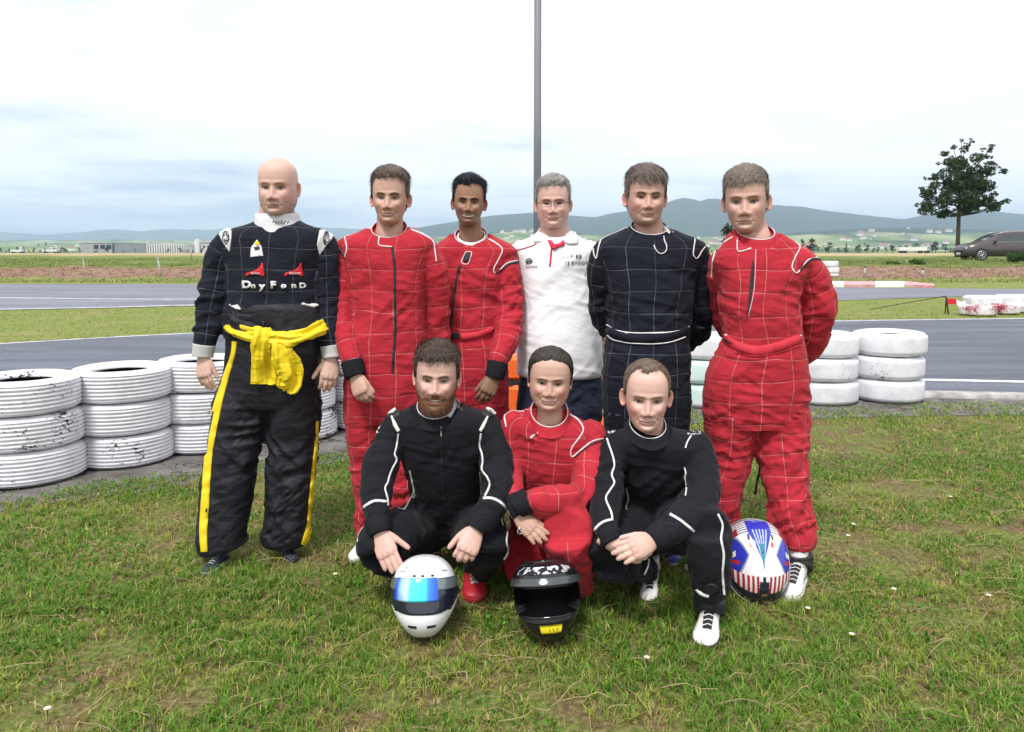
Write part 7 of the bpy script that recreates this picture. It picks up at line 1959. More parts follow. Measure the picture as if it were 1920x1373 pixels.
sh8 = Limb([(1063, 1000, 2.84, 44, .085, .006), (1067, 1030, 2.88, 42, .085, .012), (1074, 1065, 2.96, 36, .08, .014), (1078, 1095, 3.08, 33, .07, .010), (1079, 1110, 3.12, 30, .06, .005)], n=30, nseg=26, quilt=1)
tl8 = Limb([(1004, 1005, 3.42, 46, .12, .005), (990, 1030, 3.33, 46, .11, .010), (982, 1050, 3.23, 44, .095, .008), (980, 1060, 3.17, 38, .07, .003)], n=34, nseg=28, quilt=0)
sl8 = Limb([(985, 1062, 3.15, 40, .08, .003), (1000, 1066, 3.4, 32, .07, .006), (1010, 1040, 3.6, 26, .06, .006)], n=24, nseg=22, quilt=0)
def woman_hair(Hd, p, T, O, root):
    hair_parts(Hd, p, T, O, root, seed=8)
    mb = MB(); b0 = [(-.02, .09, .15), (-.055, .085, .13), (-.078, .06, .10), (-.084, .05, .07), (-.080, .05, .03), (-.07, .05, .0)]
    o_ = child('ponytail', MB().tube([Vector(T([q])[0]) - O for q in b0], [.020, .028, .026, .022, .016, .006], 12).mesh('ponytail', True), None, root)
    set_col(o_.data, np.tile((.022, .015, .012), (len(o_.data.vertices), 1))); o_.data.materials.append(M['hair'])
P8, O, Hd, T = person(dict(root=(W(1030, 1115, 3.2).x, 3.2, 0), label='kneeling woman with dark tied back hair in a red racing suit, front row centre', seed=8,
    pos=(1031, 768, 656, 3.06, -3, 3, 2), neck=[(1031, 748, 3.12, 21.1, 0.052), (1031, 768, 3.13, 22.3, 0.055), (1031, 785, 3.13, 24.5, 0.066), (1031, 800, 3.14, 24.5, 0.066)],
    head=dict(skin=(.54, .34, .27), jaw=1.10, wide=1.07, nose=.76, hair=(.014, .010, .009), hair2=(.055, .042, .036), brow=(.04, .022, .015), browk=.75, browt=.75, eye=.0032, smile=.95, teeth=.0055, blush=1.3, top=.012, side=.008, hln=.3, taper=.12, flow=(.1, .9, .3), ear_out=20, iris=(.02, .012, .01), hlf=lambda a, h: np.interp(a, [0, 30, 45, 56, 64, 72, 80, 90, 105, 130, 180], [.825, .80, .745, .69, .60, .50, .50, .50, .28, .17, .15]), pull=True, lift=.02, mess=.08, len_top=.017, len_side=.020, lip=(.40, .13, .12), strands=9000, lines=0, handskin=(.46, .28, .21)),
    inner=[t8, a8, b8], hands=[dict(wrist=W(972, 968, 2.87), Dv=W(1008, 1004, 2.80) - W(972, 968, 2.87), Nv=(0, 1, -.3), side=1, curl=(10, 18, 12), thumb=(22, 14), spread=5, size=.92)]))
s8, bv = racing(P8, O, [t8, a8, b8, th8, sh8, tl8, sl8], M['red_suit'], 81, smooth=5, neck=((1030, 792), 3.13, 35, .085, .034, .098))
cuff([(992, 938, 2.86, 23, .055), (980, 944, 2.86, 22, .05), (969, 952, 2.86, 19, .045)], M['black_cuff'], s8, O)
cuff([(966, 940, 2.93, 18, .046), (972, 956, 2.89, 17, .044), (978, 968, 2.87, 15, .040)], M['black_cuff'], s8, O)
collar(s8, O, (1030, 792), 3.13, 35, .085, .034, .098, M['red_suit'], WT, flare=1.12)
patch('black_undershirt', [(1010, 778), (1016, 788), (1030, 793), (1042, 788), (1046, 780), (1030, 785), (1018, 782)], bv, BT, s8, O, 3.05, off=.008, step=3)
pipe([(1040, 796), (1022, 806), (1006, 813), (996, 820)], bv, s8, O, 3.05, 3.4, off=.008)
ribbon('snap_button', [(995, 819), (998, 821)], 5, bv, WT, s8, O, 3.05, off=.012)
pipe([(983, 758), (968, 753), (953, 758), (945, 772), (949, 800)], bv, s8, O, 3.1, 3.4)
pipe([(1068, 777), (1084, 787), (1094, 805), (1085, 822), (1073, 838), (1070, 850), (1073, 857), (1090, 843), (1112, 827), (1135, 822)], bv, s8, O, 3.1, 3.4)
ribbon('black_gusset', [(1077, 858), (1092, 846), (1114, 831), (1136, 826)], 2.6, bv, BT, s8, O, 3.1)
mb = MB(); rc = W(975, 996, 2.82) - O
mb.tube([rc + Vector((.0095 * math.cos(a), .004 * math.sin(a), .0095 * math.sin(a))) for a in np.linspace(0, 6.283, 15)], .0014, 6, cap=False); child('ring', mb.mesh('ring', True), M['chrome'], P8)
shoe(G(1100, 1124), G(1082, 1095), P8, O, M['boot_black'], M['white_sole'], None)
shoe(G(1005, 1050), G(1012, 1018), P8, O, M['boot_black'], M['white_sole'], None)

# ===== 9: crouching man in black at right
t9 = torsoL([(1220, 796, 3.05, 32, .062, 0), (1224, 806, 3.06, 50, .08, .001), (1232, 818, 3.07, 84, .10, .002), (1236, 836, 3.08, 90, .12, .003), (1234, 865, 3.11, 74, .132, .005), (1229, 900, 3.15, 63, .14, .006), (1228, 940, 3.21, 60, .14, .007), (1230, 975, 3.26, 62, .15, .006), (1232, 1000, 3.3, 60, .14, .004)], quilt=0)
a9 = limbL([(1165, 818, 3.07, 18, .05, .002), (1155, 832, 3.06, 25, .062, .003), (1146, 868, 3.02, 27, .068, .006), (1140, 912, 2.96, 28, .07, .010), (1133, 955, 2.88, 28, .068, .010), (1134, 988, 2.81, 24, .06, .006), (1142, 1010, 2.76, 21, .052, .003)], quilt=0)
b9 = limbL([(1296, 822, 3.07, 20, .055, .002), (1308, 838, 3.06, 28, .068, .003), (1316, 875, 3.02, 31, .076, .006), (1317, 918, 2.95, 33, .08, .010), (1302, 955, 2.86, 34, .08, .013), (1272, 982, 2.78, 31, .074, .010), (1244, 1002, 2.72, 25, .06, .006), (1232, 1010, 2.70, 22, .052, .003)], quilt=0)
th9 = Limb([(1205, 992, 3.25, 48, .12, .004), (1180, 1005, 3.08, 46, .115, .006), (1150, 1025, 2.92, 43, .10, .006), (1138, 1038, 2.84, 41, .08, .004), (1137, 1048, 2.82, 38, .065, .002)], n=34, nseg=28, quilt=0)
sh9 = Limb([(1140, 1044, 2.86, 40, .08, .004), (1168, 1056, 2.98, 33, .075, .007), (1198, 1064, 3.08, 25, .065, .008), (1216, 1072, 3.13, 21, .055, .006)], n=30, nseg=24, quilt=0)
tg9 = Limb([(1260, 990, 3.2, 48, .12, .004), (1290, 985, 3.0, 47, .115, .006), (1318, 992, 2.82, 45, .10, .006), (1327, 1002, 2.75, 42, .08, .004)], n=34, nseg=28, quilt=0)
si9 = Limb([(1327, 1000, 2.76, 42, .085, .004), (1330, 1040, 2.76, 40, .085, .009), (1333, 1085, 2.78, 36, .08, .009), (1332, 1094, 2.80, 33, .075, .008), (1331, 1106, 2.815, 31, .07, .004)], n=30, nseg=26, quilt=0)
P9, O, Hd, T = person(dict(root=(W(1240, 1130, 3.05).x, 3.05, 0), label='young man with receding hair crouching at right in a black racing suit, hands clasped', seed=9,
    pos=(1213, 806, 682, 2.99, -6, 1, 2), neck=[(1216, 785, 3.06, 25, 0.058), (1220, 805, 3.07, 26.2, 0.062), (1224, 820, 3.07, 28.8, 0.066), (1225, 832, 3.07, 28.8, 0.066)],
    head=dict(skin=(.62, .40, .34), jaw=.98, wide=1.0, hair=(.10, .068, .050), hair2=(.21, .155, .12), brow=(.11, .07, .05), browk=.6, eye=.0034, smile=.6, teeth=.0036, blush=1.3, top=.010, side=.006, flow=(.2, -.9, .2), ear_out=40, iris=(.06, .08, .10), hlf=lambda a, h: h + .035 * (a < 60) * np.where(a > 20, 1, .6), lift=.3, len_top=.018, strands=3200, lip=(.44, .17, .16), handskin=(.62, .40, .34)),
    inner=[t9, a9, b9], hands=[dict(wrist=W(1226, 1014, 2.69), Dv=W(1165, 1038, 2.64) - W(1226, 1014, 2.69), Nv=(.0, 1, -.5), side=-1, curl=(14, 20, 18), thumb=(28, 18), spread=5, size=1.03),
        dict(wrist=W(1146, 1020, 2.74), Dv=W(1200, 1044, 2.72) - W(1146, 1020, 2.74), Nv=(0, 1, .3), side=1, curl=(14, 28, 24), thumb=(25, 15), spread=4, size=1.03)]))
s9, bv = racing(P9, O, [t9, a9, b9, th9, sh9, tg9, si9], M['black_suit'], 91, smooth=6, neck=((1214, 813), 3.04, 34, .082, .034, .082))
cuff([(1140, 1002, 2.77, 23, .056), (1144, 1012, 2.755, 21, .052), (1149, 1021, 2.74, 18, .044)], M['black_cuff'], s9, O)
cuff([(1240, 1003, 2.71, 25, .058), (1230, 1010, 2.70, 23, .052), (1221, 1016, 2.69, 19, .045)], M['black_cuff'], s9, O)
collar(s9, O, (1214, 813), 3.04, 34, .082, .034, .082, M['black_suit'], WT, flare=1.14)
pipe([(1138, 822), (1142, 835), (1148, 852), (1152, 872), (1147, 890), (1152, 905), (1143, 920), (1136, 935), (1146, 960), (1148, 972)], bv, s9, O, 3.0, 5)
pipe([(1112, 998), (1122, 985), (1135, 977), (1149, 974)], bv, s9, O, 2.85, 6.5)
pipe([(1296, 817), (1289, 828), (1285, 840)], bv, s9, O, 3.03, 4)
pipe([(1283, 876), (1286, 888), (1284, 895), (1287, 915), (1285, 930)], bv, s9, O, 3.05, 3.4)
pipe([(1256, 964), (1272, 973), (1288, 985), (1301, 997)], bv, s9, O, 2.8, 7)
pipe([(1346, 964), (1355, 985), (1352, 1010), (1357, 1040), (1355, 1075), (1358, 1115)], bv, s9, O, 2.76, 6)
pipe([(1174, 915), (1178, 935), (1174, 950), (1176, 957)], bv, s9, O, 3.1, 4)
pipe([(1217, 1048), (1215, 1062), (1208, 1078)], bv, s9, O, 2.95, 4)
patch('embroidered_panel', [(1293, 798), (1304, 796), (1318, 806), (1312, 814), (1297, 812)], bv, M['silver_cloth'], s9, O, 3.03, off=.006, step=3)
patch('embroidered_panel', [(1138, 800), (1150, 792), (1152, 800), (1140, 812)], bv, M['silver_cloth'], s9, O, 3.03, off=.006, step=3)
for q in range(5):
    ribbon('embroidery', [(1297 + q * 3.5, 800 + q), (1300 + q * 3, 806 + q), (1298 + q * 3.5, 811)], 1.3, bv, BT, s9, O, 3.03, off=.010)
pcs = [(1333 + 15 * math.cos(a), 1104 + 10 * math.sin(a)) for a in np.linspace(0, 2 * math.pi, 12, endpoint=False)]
patch('knee_badge', pcs, bv, M['black_satin'], s9, O, 2.8, off=.006)
ribbon('white_flash', [(1306, 1106, 3), (1316, 1114, 6), (1330, 1118, 4)], 5, bv, WT, s9, O, 2.8, off=.005)
shoe(G(1322, 1220), G(1334, 1158), P9, O, M['white_trim'], M['boot_black'], (M['boot_black'], WT), high=.17, w=1.08, name='boot')
cuff([(1331, 1122, 2.83, 25, .058), (1330, 1138, 2.83, 26, .056), (1329, 1150, 2.82, 25, .054)], M['boot_black'], P9, O, name='boot_collar')
for dxp in (-1,):
    pass
shoe(G(1216, 1134), G(1222, 1090), P9, O, M['white_trim'], M['boot_black'], (M['boot_black'], WT), high=.16, w=1.0, name='boot')
# ------------------------------------------------------------------ helmets
M['void'] = base_mat('dark_lining', (.004, .004, .005), 1.0, 0, 0.0)
def helmet(c, yaw, pitch, roll, label, shell_mat, kind, scale=1.0):
    """full face helmet: shell grid with an eye port, visor as its own shell"""
    root = empty('helmet', c); tag(root, label, 'helmet', None)
    Rm = np.array((Matrix.Rotation(R(yaw), 3, 'Z') @ Matrix.Rotation(R(pitch), 3, 'X') @ Matrix.Rotation(R(roll), 3, 'Y')))
    nr, nc = (300, 380) if kind == 'rear' else (120, 160)
    th = np.linspace(0.02, math.pi * .985, nr)[:, None]; ph = (np.linspace(-math.pi, math.pi, nc, endpoint=False))[None]
    def surf(th, ph, off=0.0):
        ct, st_ = np.cos(th), np.sin(th); cp, sp_ = np.cos(ph), np.sin(ph)
        low = sst(-ct, .15, .95)
        a = .124 + off; f = .150 + off + .022 * gau(ct + .62, .35) * (cp > 0); b_ = .165 + off - .030 * low
        zt = .134 + off; zb_ = .158 + off
        n_ = 2.3
        y = np.where(cp > 0, f, b_)
        r_ = ((np.abs(st_ * sp_) / a) ** n_ + (np.abs(st_ * cp) / y) ** n_ + (np.abs(ct) / np.where(ct > 0, zt, zb_)) ** n_) ** (-1 / n_)
        P = np.stack([r_ * st_ * sp_ * (1 - .24 * low), -r_ * st_ * cp, r_ * ct], -1)
        P[..., 2] = np.maximum(P[..., 2], -.138)
        return P
    P = surf(th, ph); X, Yv, Zv = P[..., 0], P[..., 1], P[..., 2]
    F_ = -Yv
    # eye port
    zc = np.where(Zv > 0, Zv, Zv)
    top_, bot = .052, -.038
    port = (F_ > .020) & (Zv < top_ - .10 * np.clip(.06 - F_, 0, 1)) & (Zv > bot + .35 * np.clip(.085 - F_, 0, 1))
    P2 = P.copy()
    inn = .90
    P2[port] *= .66 if kind != 'rear' else 1
    if kind == 'rear': port[:] = False; P2 = P.copy()
    F = grid_faces(nr, nc)
    V = (P2.reshape(-1, 3) * scale) @ Rm.T
    me = make_mesh('shell', V, [F]); me.materials.append(shell_mat); me.materials.append(M['void'])
    pv_ = port.reshape(-1)[F].sum(1); me.polygons.foreach_set('material_index', (pv_ >= 2).astype(np.int32))
    col = np.tile(np.array([.75, .75, .78]), (nr * nc, 1))
    if kind == 'rear':
        x = X.reshape(-1); f = F_.reshape(-1); z = Zv.reshape(-1); ax = np.abs(x)
        # u runs over the crown from the brow (0) to the nape (1)
        u = (np.arctan2(f, z).reshape(-1)); u = (math.pi / 2 - u) / math.pi      # 0 at the front, .5 crown, 1 back
        blue = np.array([.03, .04, .42]); dk = np.array([.02, .025, .05]); red = np.array([.50, .02, .03]); teal = np.array([.03, .22, .30]); wh = np.array([.78, .77, .80])
        col[:] = wh
        w1 = .045 * np.clip((.60 - u) / .30, 0, 1)
        col[(ax < w1) & (u > .12) & (u < .62)] = blue
        for k in range(-2, 3):
            col[(np.abs(x - k * .0125 * np.clip((.60 - u) / .3, 0, 1)) < .0022) & (u > .28) & (u < .56)] = (.45, .55, .75)
        col[(ax < .010 * np.clip((.66 - u) / .2, 0, 1)) & (u > .42) & (u < .64)] = teal
        side = (ax > .052 + .18 * np.abs(u - .52)) & (u > .25) & (u < .82); col[side] = blue
        edge = (np.abs(ax - (.052 + .18 * np.abs(u - .52))) < .003) & (u > .25) & (u < .82); col[edge] = (.25, .30, .36)
        col[(np.abs(ax - .105) < .010) & (np.abs(u - .50 - (ax - .1) * 2) < .035)] = wh
        col[(ax > .085) & (np.abs(u - .60) < .022)] = red
        lo = u > .70
        stripe = np.abs(((ax * 60 + (u - .7) * 1.5) % 1.0) - .5) < .26
        col[lo & stripe] = red * .8; col[lo & ~stripe] = wh
        col[(u > .84)] = dk; col[(u > .70) & (ax < .018)] = dk; col[(u > .66) & (u < .74) & (np.abs(ax - .012) < .006)] = wh
        col[(np.abs(ax - .040) < .005) & (u > .40) & (u < .45)] = (.6, .06, .05); col[(np.abs(ax - .045) < .004) & (u > .32) & (u < .38)] = dk
        fr = (u > .10) & (u < .30) & (ax > .045); st2 = np.abs(((u * 34 + ax * 10) % 1.0) - .5) < .2
        col[fr & st2] = dk; col[fr & ~st2 & (ax > .08) & (u > .2)] = red
    set_col(me, col); me.update()
    sh = bpy.data.objects.new('shell', me); COL.objects.link(sh); sh.parent = root
    def lay(th0, th1, ph0, ph1, off, mat, name, n1=16, n2=40, rows=None, parent=None, zfun=None, thick=.002):
        tt = np.linspace(R(th0), R(th1), n1)[:, None]; pp = np.linspace(R(ph0), R(ph1), n2)[None]
        tt = tt + 0 * pp
        if zfun is not None: tt = zfun(tt, pp)
        A = surf(tt, pp, off); B = surf(tt, pp, off - thick)
        V = np.concatenate([A.reshape(-1, 3), B.reshape(-1, 3)]) * scale @ Rm.T
        Fs = grid_faces(n1, n2, False); m_ = n1 * n2
        sk_ = []
        for j in range(n2 - 1): sk_ += [(j, j + 1, m_ + j + 1, m_ + j), ((n1 - 1) * n2 + j, (n1 - 1) * n2 + j + 1, m_ + (n1 - 1) * n2 + j + 1, m_ + (n1 - 1) * n2 + j)]
        for i in range(n1 - 1): sk_ += [(i * n2, (i + 1) * n2, m_ + (i + 1) * n2, m_ + i * n2), (i * n2 + n2 - 1, (i + 1) * n2 + n2 - 1, m_ + (i + 1) * n2 + n2 - 1, m_ + i * n2 + n2 - 1)]
        me_ = make_mesh(name, V, [np.concatenate([Fs, Fs + m_, np.array(sk_)])])
        return child(name, me_, mat, parent or root)
    return root, lay, Rm, surf
M['gloss_white'] = noise_mat('gloss_white', (.74, .74, .79), (.80, .80, .84), 12, .22, spec=.6)
M['gloss_black'] = base_mat('gloss_black', (.010, .010, .012), .12, 0, .6)
M['visor_dark'] = base_mat('visor_dark', (.012, .014, .03), .06, 0, .8)
M['visor_tint'] = base_mat('visor_tint', (.16, .20, .22), .12, .3, .8)
M['visor_blue'] = base_mat('visor_blue', (.02, .08, .75), .15, .55, .8); M['visor_cyan'] = base_mat('visor_cyan', (.06, .72, .90), .15, .4, .8); M['visor_pale'] = base_mat('visor_pale', (.35, .65, .95), .12, .4, .8)
M['helmet_art'] = attr_mat('helmet_art', rough=.16, spec=.6)
# white helmet
c1 = W(796, 1131, 2.79)
hw_, lay, Rm, surf = helmet((c1.x, c1.y, .150), 3, -12, 0, 'white full face helmet with blue mirrored visor standing on the grass', M['gloss_white'], 'front', .98)
zf_ = lambda lo, hi: (lambda tt, pp: tt)
lay(62, 106, -78, 78, .003, M['visor_dark'], 'visor', 22, 60, zfun=lambda tt, pp: tt - R(4.5) * (np.abs(pp) / R(78)) ** 3 * sst(tt, R(80), R(106)) * 4)
lay(61, 77, -76, 76, .0055, M['visor_tint'], 'visor_strip', 8, 60)
mbd = lay(60, 90, -44, 22, .0068, None, 'mirror_and_reflection_band', 14, 50)
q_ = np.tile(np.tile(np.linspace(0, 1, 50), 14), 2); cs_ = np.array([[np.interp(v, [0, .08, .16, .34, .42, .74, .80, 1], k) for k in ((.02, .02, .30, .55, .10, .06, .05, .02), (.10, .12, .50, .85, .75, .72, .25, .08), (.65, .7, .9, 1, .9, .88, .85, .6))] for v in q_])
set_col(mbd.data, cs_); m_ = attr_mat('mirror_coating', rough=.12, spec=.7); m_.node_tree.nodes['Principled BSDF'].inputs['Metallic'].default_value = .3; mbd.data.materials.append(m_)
for a in (-22, 8): lay(119, 122, a, a + 14, .002, BT, 'chin_vent', 4, 8)
for a in (-16, -2, 14): lay(55, 57.5, a, a + 5, .003, BT, 'brow_vent', 4, 6)
for sd in (-1, 1):
    lay(40, 50, sd * 44 - 8, sd * 44 + 8, .005, M['gloss_white'], 'top_vent', 8, 10)
    lay(78, 92, sd * 80 - 7, sd * 80 + 7, .007, M['black_trim'], 'visor_pivot', 8, 10)
# black helmet with the visor raised
c2 = W(1026, 1140, 2.76)
hb, lay, Rm, surf = helmet((c2.x, c2.y, .148), -4, -14, -6, 'black full face helmet with raised visor and yellow chin sticker on the grass', M['gloss_black'], 'open', .98)
lay(28, 66, -80, 80, .016, M['gloss_black'], 'visor', 16, 60)
lay(58, 68, -78, 78, .0185, base_mat('visor_edge', (.06, .065, .07), .12, .2, .8), 'visor_rim', 8, 50)
ck = noise_mat('painted_visor_reflection', (.02, .02, .03), (.75, .76, .82), 60, .2, metal=.5, lo=.47, hi=.53, stretch=(1, 1, .5), detail=1)
lay(42, 53, -52, 52, .0185, ck, 'mirror_and_reflection_band', 8, 50)  # stripe reflection on the raised visor, painted as a black and pale band
M['sticker'] = noise_mat('yellow_sticker', (.85, .68, .02), (.90, .75, .04), 20, .4)
lay(114, 124, -12, 20, .003, M['sticker'], 'chin_sticker', 6, 12)
for sd in (-1, 1): lay(72, 88, sd * 84 - 8, sd * 84 + 8, .012, M['black_trim'], 'visor_pivot', 8, 10)
lay(106, 112, -40, 40, .003, M['black_trim'], 'chin_bar_trim', 5, 40)
for i, ch in enumerate('LS2'):
    cu = bpy.data.curves.new('t', 'FONT'); cu.body = ch; cu.size = .016; o = bpy.data.objects.new('t', cu); COL.objects.link(o)
    me = bpy.data.meshes.new_from_object(o.evaluated_get(bpy.context.evaluated_depsgraph_get())); bpy.data.objects.remove(o)
    Vt, _ = get_np(me)
    ph_ = R(1) + (Vt[:, 0] + i * .013) / .15; tt_ = R(121.5) - Vt[:, 1] / .15
    Pn = surf(tt_, ph_, .0036) * .98 @ Rm.T
    me.vertices.foreach_set('co', Pn.astype(np.float32).ravel()); me.update(); me.materials.clear(); child('lettering', me, BT, hb)
# painted helmet lying with its crown to the camera
c3 = W(1416, 1057, 3.12)
hp_, lay, Rm, surf = helmet((c3.x, c3.y, .142), 176, -58, 0, 'blue, white and red patterned helmet lying on its side between the boots at right', M['helmet_art'], 'rear', 1.04)
lay(84, 90, -178, 178, .006, noise_mat('helmet_rim', (.5, .5, .5), (.66, .66, .67), 20, .4), 'rim', 6, 90)
for sd in (0,):
    lay(57, 62, 176, 184, .010, M['chrome'], 'visor_screw', 6, 8)

# ------------------------------------------------------------------ grass
def lawn_front(px):  # image row of the lawn edge
    return np.interp(px, lx, ly)
def blades(name, P, h, w, col1, seed, lean=.5, curv=.5, label=None):
    r = np.random.RandomState(seed); n = len(P)
    az_ = r.uniform(0, 2 * math.pi, n); d = np.stack([np.cos(az_), np.sin(az_), 0 * az_], 1)
    az2 = az_ + r.uniform(-.6, .6, n) + math.pi / 2; s_ = np.stack([np.cos(az2), np.sin(az2), 0 * az_], 1)
    ln = np.abs(r.normal(0, lean, n))[:, None]; z_ = np.array([0, 0, 1.0])
    h = h[:, None]; w = w[:, None]
    m_ = P + d * h * ln * .35 + z_ * h * .55; t_ = P + d * h * (ln * .9 + curv * r.uniform(0, 1, (n, 1))) + z_ * h * (1 - .35 * np.clip(ln, 0, 1.5))
    V = np.stack([P - s_ * w, P + s_ * w, m_ - s_ * w * .8, m_ + s_ * w * .8, t_], 1)
    b0 = np.arange(n) * 5
    F = [np.stack([b0, b0 + 1, b0 + 3, b0 + 2], 1), np.stack([b0 + 2, b0 + 3, b0 + 4], 1)]
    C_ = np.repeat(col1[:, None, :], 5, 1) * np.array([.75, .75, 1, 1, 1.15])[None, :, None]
    me = make_mesh(name, V.reshape(-1, 3), F, False); set_col(me, C_.reshape(-1, 3))
    return me
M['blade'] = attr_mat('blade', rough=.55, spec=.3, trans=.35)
def scatter(n, d0, d1, seed, pad=.5):
    r = np.random.RandomState(seed)
    d = np.sqrt(r.uniform(d0 ** 2, d1 ** 2, n)); X = r.uniform(-1, 1, n) * (.70 * d + pad)
    px = 960 + X / d * FPX; row = HOR + 1.42 * FPX / d
    edge = lawn_front(px) + (vn(X * 3, d * 3, seed=4) - .5) * 16 * (6 / d)
    k = row > edge - r.exponential(4.0, n) + 2
    P = np.stack([X, d, np.zeros(n)], 1)[k]
    m = r.uniform(0, 1, len(P)) < .62; q = P[m]; cs = .055
    gx, gy = np.floor(q[:, 0] / cs), np.floor(q[:, 1] / cs); hx = _h(gx.astype(np.int64), gy.astype(np.int64), 0 * gx.astype(np.int64), 3); hy = _h(gx.astype(np.int64), gy.astype(np.int64), 0 * gx.astype(np.int64), 4)
    P[m, 0] = (gx + .2 + .6 * hx) * cs + r.normal(0, .010, m.sum()); P[m, 1] = (gy + .2 + .6 * hy) * cs + r.normal(0, .010, m.sum())
    return P
def grass_cols(P, r):
    n = len(P); a = fbm(P[:, 0] * 1.3, P[:, 1] * 1.3, seed=21, o=4); b_ = fbm(P[:, 0] * 6, P[:, 1] * 6, seed=22, o=3)
    lush = np.array([.125, .27, .025]); ol = np.array([.34, .38, .065]); dry = np.array([.60, .42, .22]); yl = np.array([.38, .42, .08])
    tc_ = _h(np.floor(P[:, 0] / .055).astype(np.int64), np.floor(P[:, 1] / .055).astype(np.int64), np.zeros(n, np.int64), 9)
    f = np.clip((a - .5) * 4.2 + (b_ - .5) * 2.6 + .42 + (tc_ - .5) * .8 + r.normal(0, .18, n), 0, 1)[:, None]
    c = lush * (1 - f) + ol * f
    k = r.uniform(0, 1, n) < .12 + .42 * np.clip((a - .5) * 5 + (b_ - .52) * 3.5, 0, 1)
    c[k] = dry * r.uniform(.35, 1.1, (k.sum(), 1)); k2 = r.uniform(0, 1, n) < .1; c[k2] = yl
    return c * r.uniform(.7, 1.3, (n, 1)), a, b_
Vg, Fq, Ft, Cg, off_ = [], [], [], [], 0
meshes = []
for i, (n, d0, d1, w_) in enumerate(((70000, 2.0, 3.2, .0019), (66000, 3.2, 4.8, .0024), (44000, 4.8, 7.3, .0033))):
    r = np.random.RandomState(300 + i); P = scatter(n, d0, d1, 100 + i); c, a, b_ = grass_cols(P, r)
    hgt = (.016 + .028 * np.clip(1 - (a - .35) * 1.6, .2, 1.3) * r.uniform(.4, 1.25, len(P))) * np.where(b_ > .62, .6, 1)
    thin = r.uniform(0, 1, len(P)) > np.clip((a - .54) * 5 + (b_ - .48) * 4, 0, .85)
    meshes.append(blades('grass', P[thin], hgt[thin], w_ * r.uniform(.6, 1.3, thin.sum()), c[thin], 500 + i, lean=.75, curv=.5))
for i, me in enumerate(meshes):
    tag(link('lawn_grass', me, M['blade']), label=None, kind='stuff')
# clover and broad leaves
r = np.random.RandomState(77); P = scatter(46000, 2.0, 5.2, 177); a = fbm(P[:, 0] * 2, P[:, 1] * 2, seed=44)
P = P[a > .50]; n = len(P); P[:, 2] = r.uniform(.008, .035, n)
cols = np.array([.09, .20, .025]) * r.uniform(.7, 1.6, (n, 1))
V, F, C_ = leaf_cloud(P, .0095, cols, 5, up=-1.2)
me = make_mesh('clover', V, [F], False); set_col(me, C_); tag(link('clover', me, M['blade']), kind='stuff')
# dry straws
P = scatter(3600, 2.0, 6.0, 277); n = len(P); mbv = []; r = np.random.RandomState(8)
az_ = r.uniform(0, 6.28, n); L_ = r.uniform(.05, .22, n)
d = np.stack([np.cos(az_), np.sin(az_), 0 * az_], 1); s_ = np.stack([-np.sin(az_), np.cos(az_), 0 * az_], 1); bend = r.normal(0, .25, n)[:, None]
V = []
for k in range(5):
    u = k / 4; q = P + d * (L_ * u)[:, None] + s_ * bend * (L_[:, None] * u * u) + np.array([0, 0, 1]) * (.010 + .030 * r.uniform(.2, 1, n) * math.sin(u * 2.6))[:, None]
    V += [q - s_ * .0009 - np.array([0, 0, .0007]), q + s_ * .0009 + np.array([0, 0, .0007])]
V = np.stack(V, 1).reshape(-1, 3); b0 = np.arange(n) * 10
F = np.concatenate([np.stack([b0 + 2 * k, b0 + 2 * k + 1, b0 + 2 * k + 3, b0 + 2 * k + 2], 1) for k in range(4)])
me = make_mesh('dry_straw', V, [F], False); set_col(me, np.repeat(np.array([.42, .33, .18]) * r.uniform(.5, 1.2, (n, 1)), 10, 0)); tag(link('dry_straw', me, M['blade']), kind='stuff')
# coarse grass of the island and the bank
r = np.random.RandomState(9); n = 30000
d = r.uniform(11.0, 22.0, n); X = r.uniform(-1, 1, n) * (.75 * d + 1); px = 960 + X / d * FPX; row = HOR + 1.42 * FPX / d
fe_ = np.interp(px, [p[0] for p in far_edge], [p[1] for p in far_edge]); n2_ = np.interp(px, [-1400, 0, 200, 390, 900, 1340, 1560, 1660, 1760, 1800, 1920, 2300, 3200], [604, 582, 578.5, 573, 569, 567, 566, 562, 556, 555, 556, 560, 575])
k = (row < fe_ + 0.6) & (row > n2_ + .6); P = np.stack([X, d, 0 * d], 1)[k]; n = len(P)
f = fbm(P[:, 0] * .8, P[:, 1] * .8, seed=3)
edge = np.exp(-np.abs((fe_[k] - row[k])) / 5)
c = np.array([.20, .30, .06]) * (1 - f[:, None]) + np.array([.36, .36, .12]) * f[:, None]; c = c * (1 - edge[:, None] * .8) + np.array([.33, .25, .11]) * edge[:, None] * .8
me = blades('island_grass', P, r.uniform(.012, .036, n) * (1 + edge * .7), r.uniform(.005, .009, n), c * r.uniform(.75, 1.25, (n, 1)), 12, .8, .4)
tag(link('island_grass', me, M['blade']), kind='stuff')
n = 42000; d = r.uniform(33.0, 50.0, n); X = r.uniform(-1, 1, n) * (.72 * d + 2); P = np.stack([X, d, zg(d) - .02], 1)
f = fbm(P[:, 0] * .5, P[:, 1] * 1.5, seed=13); brown = sst(d + (f - .5) * 4, 35.3, 36.0) * (1 - sst(d + (f - .5) * 4, 38.8, 39.8))
kk_ = r.uniform(0, 1, n) > brown * .62; P, f, brown, d = P[kk_], f[kk_], brown[kk_], d[kk_]; n = len(P)
nb = fbm(P[:, 0] * 0.35, P[:, 1] * 0.9, seed=5) - 0.5; P[:, 2] += nb * 0.35 * sst(P[:, 1], 34.5, 38) + (fbm(P[:, 0] * 1.3, P[:, 1] * 1.6, seed=8) - 0.5) * 0.22 * sst(P[:, 1], 34.5, 36.5) * (1 - sst(P[:, 1], 46, 60))
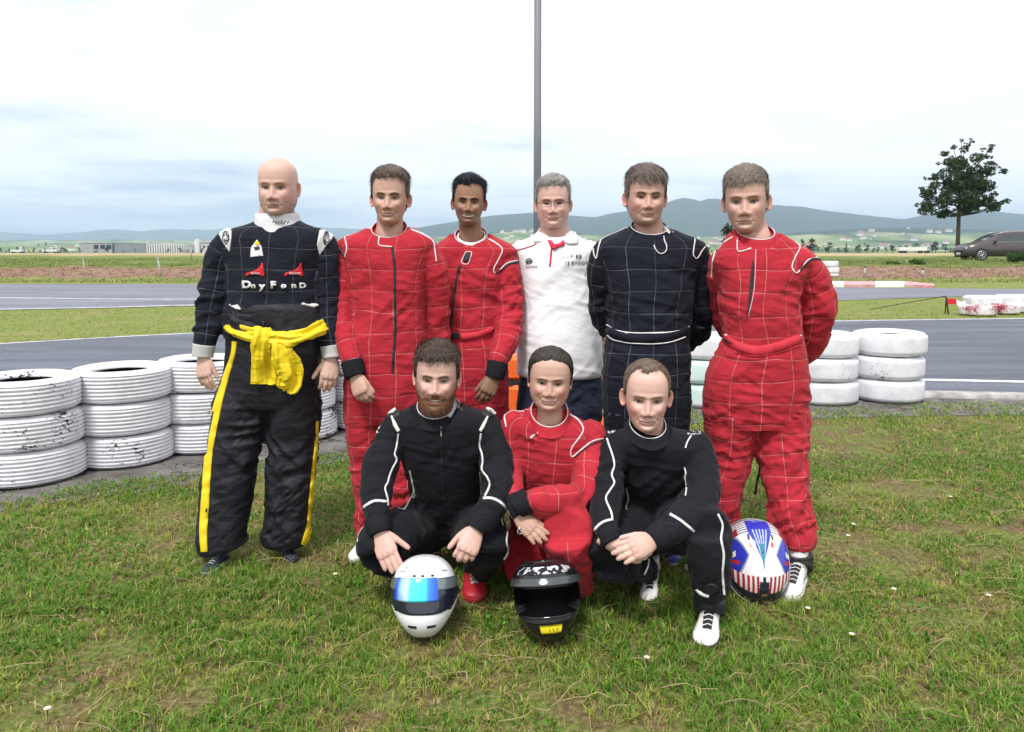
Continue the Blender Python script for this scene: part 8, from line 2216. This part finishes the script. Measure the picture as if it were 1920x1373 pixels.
c = (np.array([.12, .18, .04]) * (1 - f[:, None]) + np.array([.28, .26, .09]) * f[:, None]) * (1 - brown[:, None]) + np.array([.24, .14, .08]) * brown[:, None]
me = blades('bank_grass', P, r.uniform(.05, .16, n), r.uniform(.012, .022, n), c * r.uniform(.7, 1.3, (n, 1)), 14, .8, .4)
tag(link('bank_grass', me, M['blade']), kind='stuff')
# small pale flowers and stones in the lawn
fm = noise_mat('white_petal', (.66, .66, .64), (.8, .8, .78), 80, .6)
spots = [(627, 1094, 'left front of the white helmet'), (88, 1353, 'at the bottom left corner'), (1598, 998, 'right of the red suited man'), (1673, 1123, 'in the grass well right of the boots'), (1588, 1020, 'just below the highest one'), (1594, 1210, 'low at right'), (1780, 945, 'far at right'), (1850, 1135, 'near the right edge'), (1210, 1255, 'below the crouching man at right'), (1512, 1160, 'just in front of the white boot')]
for i, (px, py, ds) in enumerate(spots):
    g_ = G(px, py); r_ = empty('daisy', (g_.x, g_.y, 0.0)); tag(r_, f'tiny white daisy in the lawn {ds}', 'flower', 'tiny white flowers in the lawn')
    mb = MB(); mb.tube([(0, 0, 0), (.003, 0, .022), (.004, -.002, .040)], .0009, 5); child('stem', mb.mesh('stem'), M['leaf'], r_)
    mb = MB()
    for q in range(11):
        a = q * 2 * math.pi / 11; ca_, sa_ = math.cos(a), math.sin(a); z_ = .041
        mb.add([(.004 + .002 * ca_, -.002 + .002 * sa_, z_), (.004 + .0085 * ca_ - .0026 * sa_, -.002 + .0085 * sa_ + .0026 * ca_, z_ + .003), (.004 + .0105 * ca_, -.002 + .0105 * sa_, z_ + .003), (.004 + .0085 * ca_ + .0026 * sa_, -.002 + .0085 * sa_ - .0026 * ca_, z_ + .003)], [(0, 1, 2, 3)])
    child('petals', mb.mesh('petals'), fm, r_)
    mb = MB(); mb.tube([(.004, -.002, .040), (.004, -.002, .044)], .003, 8); child('disc', mb.mesh('disc'), M['sticker'], r_)
# ------------------------------------------------------------------ haze
mh = bpy.data.materials.new('air'); mh.use_nodes = True
t = mh.node_tree; t.nodes.clear()
o_ = N('ShaderNodeOutputMaterial', t); pv = N('ShaderNodeVolumePrincipled', t)
pv.inputs['Color'].default_value = (0.60, 0.76, 1.0, 1); pv.inputs['Density'].default_value = 0.00013; pv.inputs['Anisotropy'].default_value = 0.2
t.links.new(pv.outputs[0], o_.inputs['Volume'])
mb = MB(); mb.box((0, 6950, 200), (30000, 14100, 600))
tag(link('haze', mb.mesh('haze'), mh), kind='stuff')
for i, pr in enumerate(protos):
    if first[i]:
        for c_ in list(pr.children): bpy.data.objects.remove(c_)
        bpy.data.objects.remove(pr)
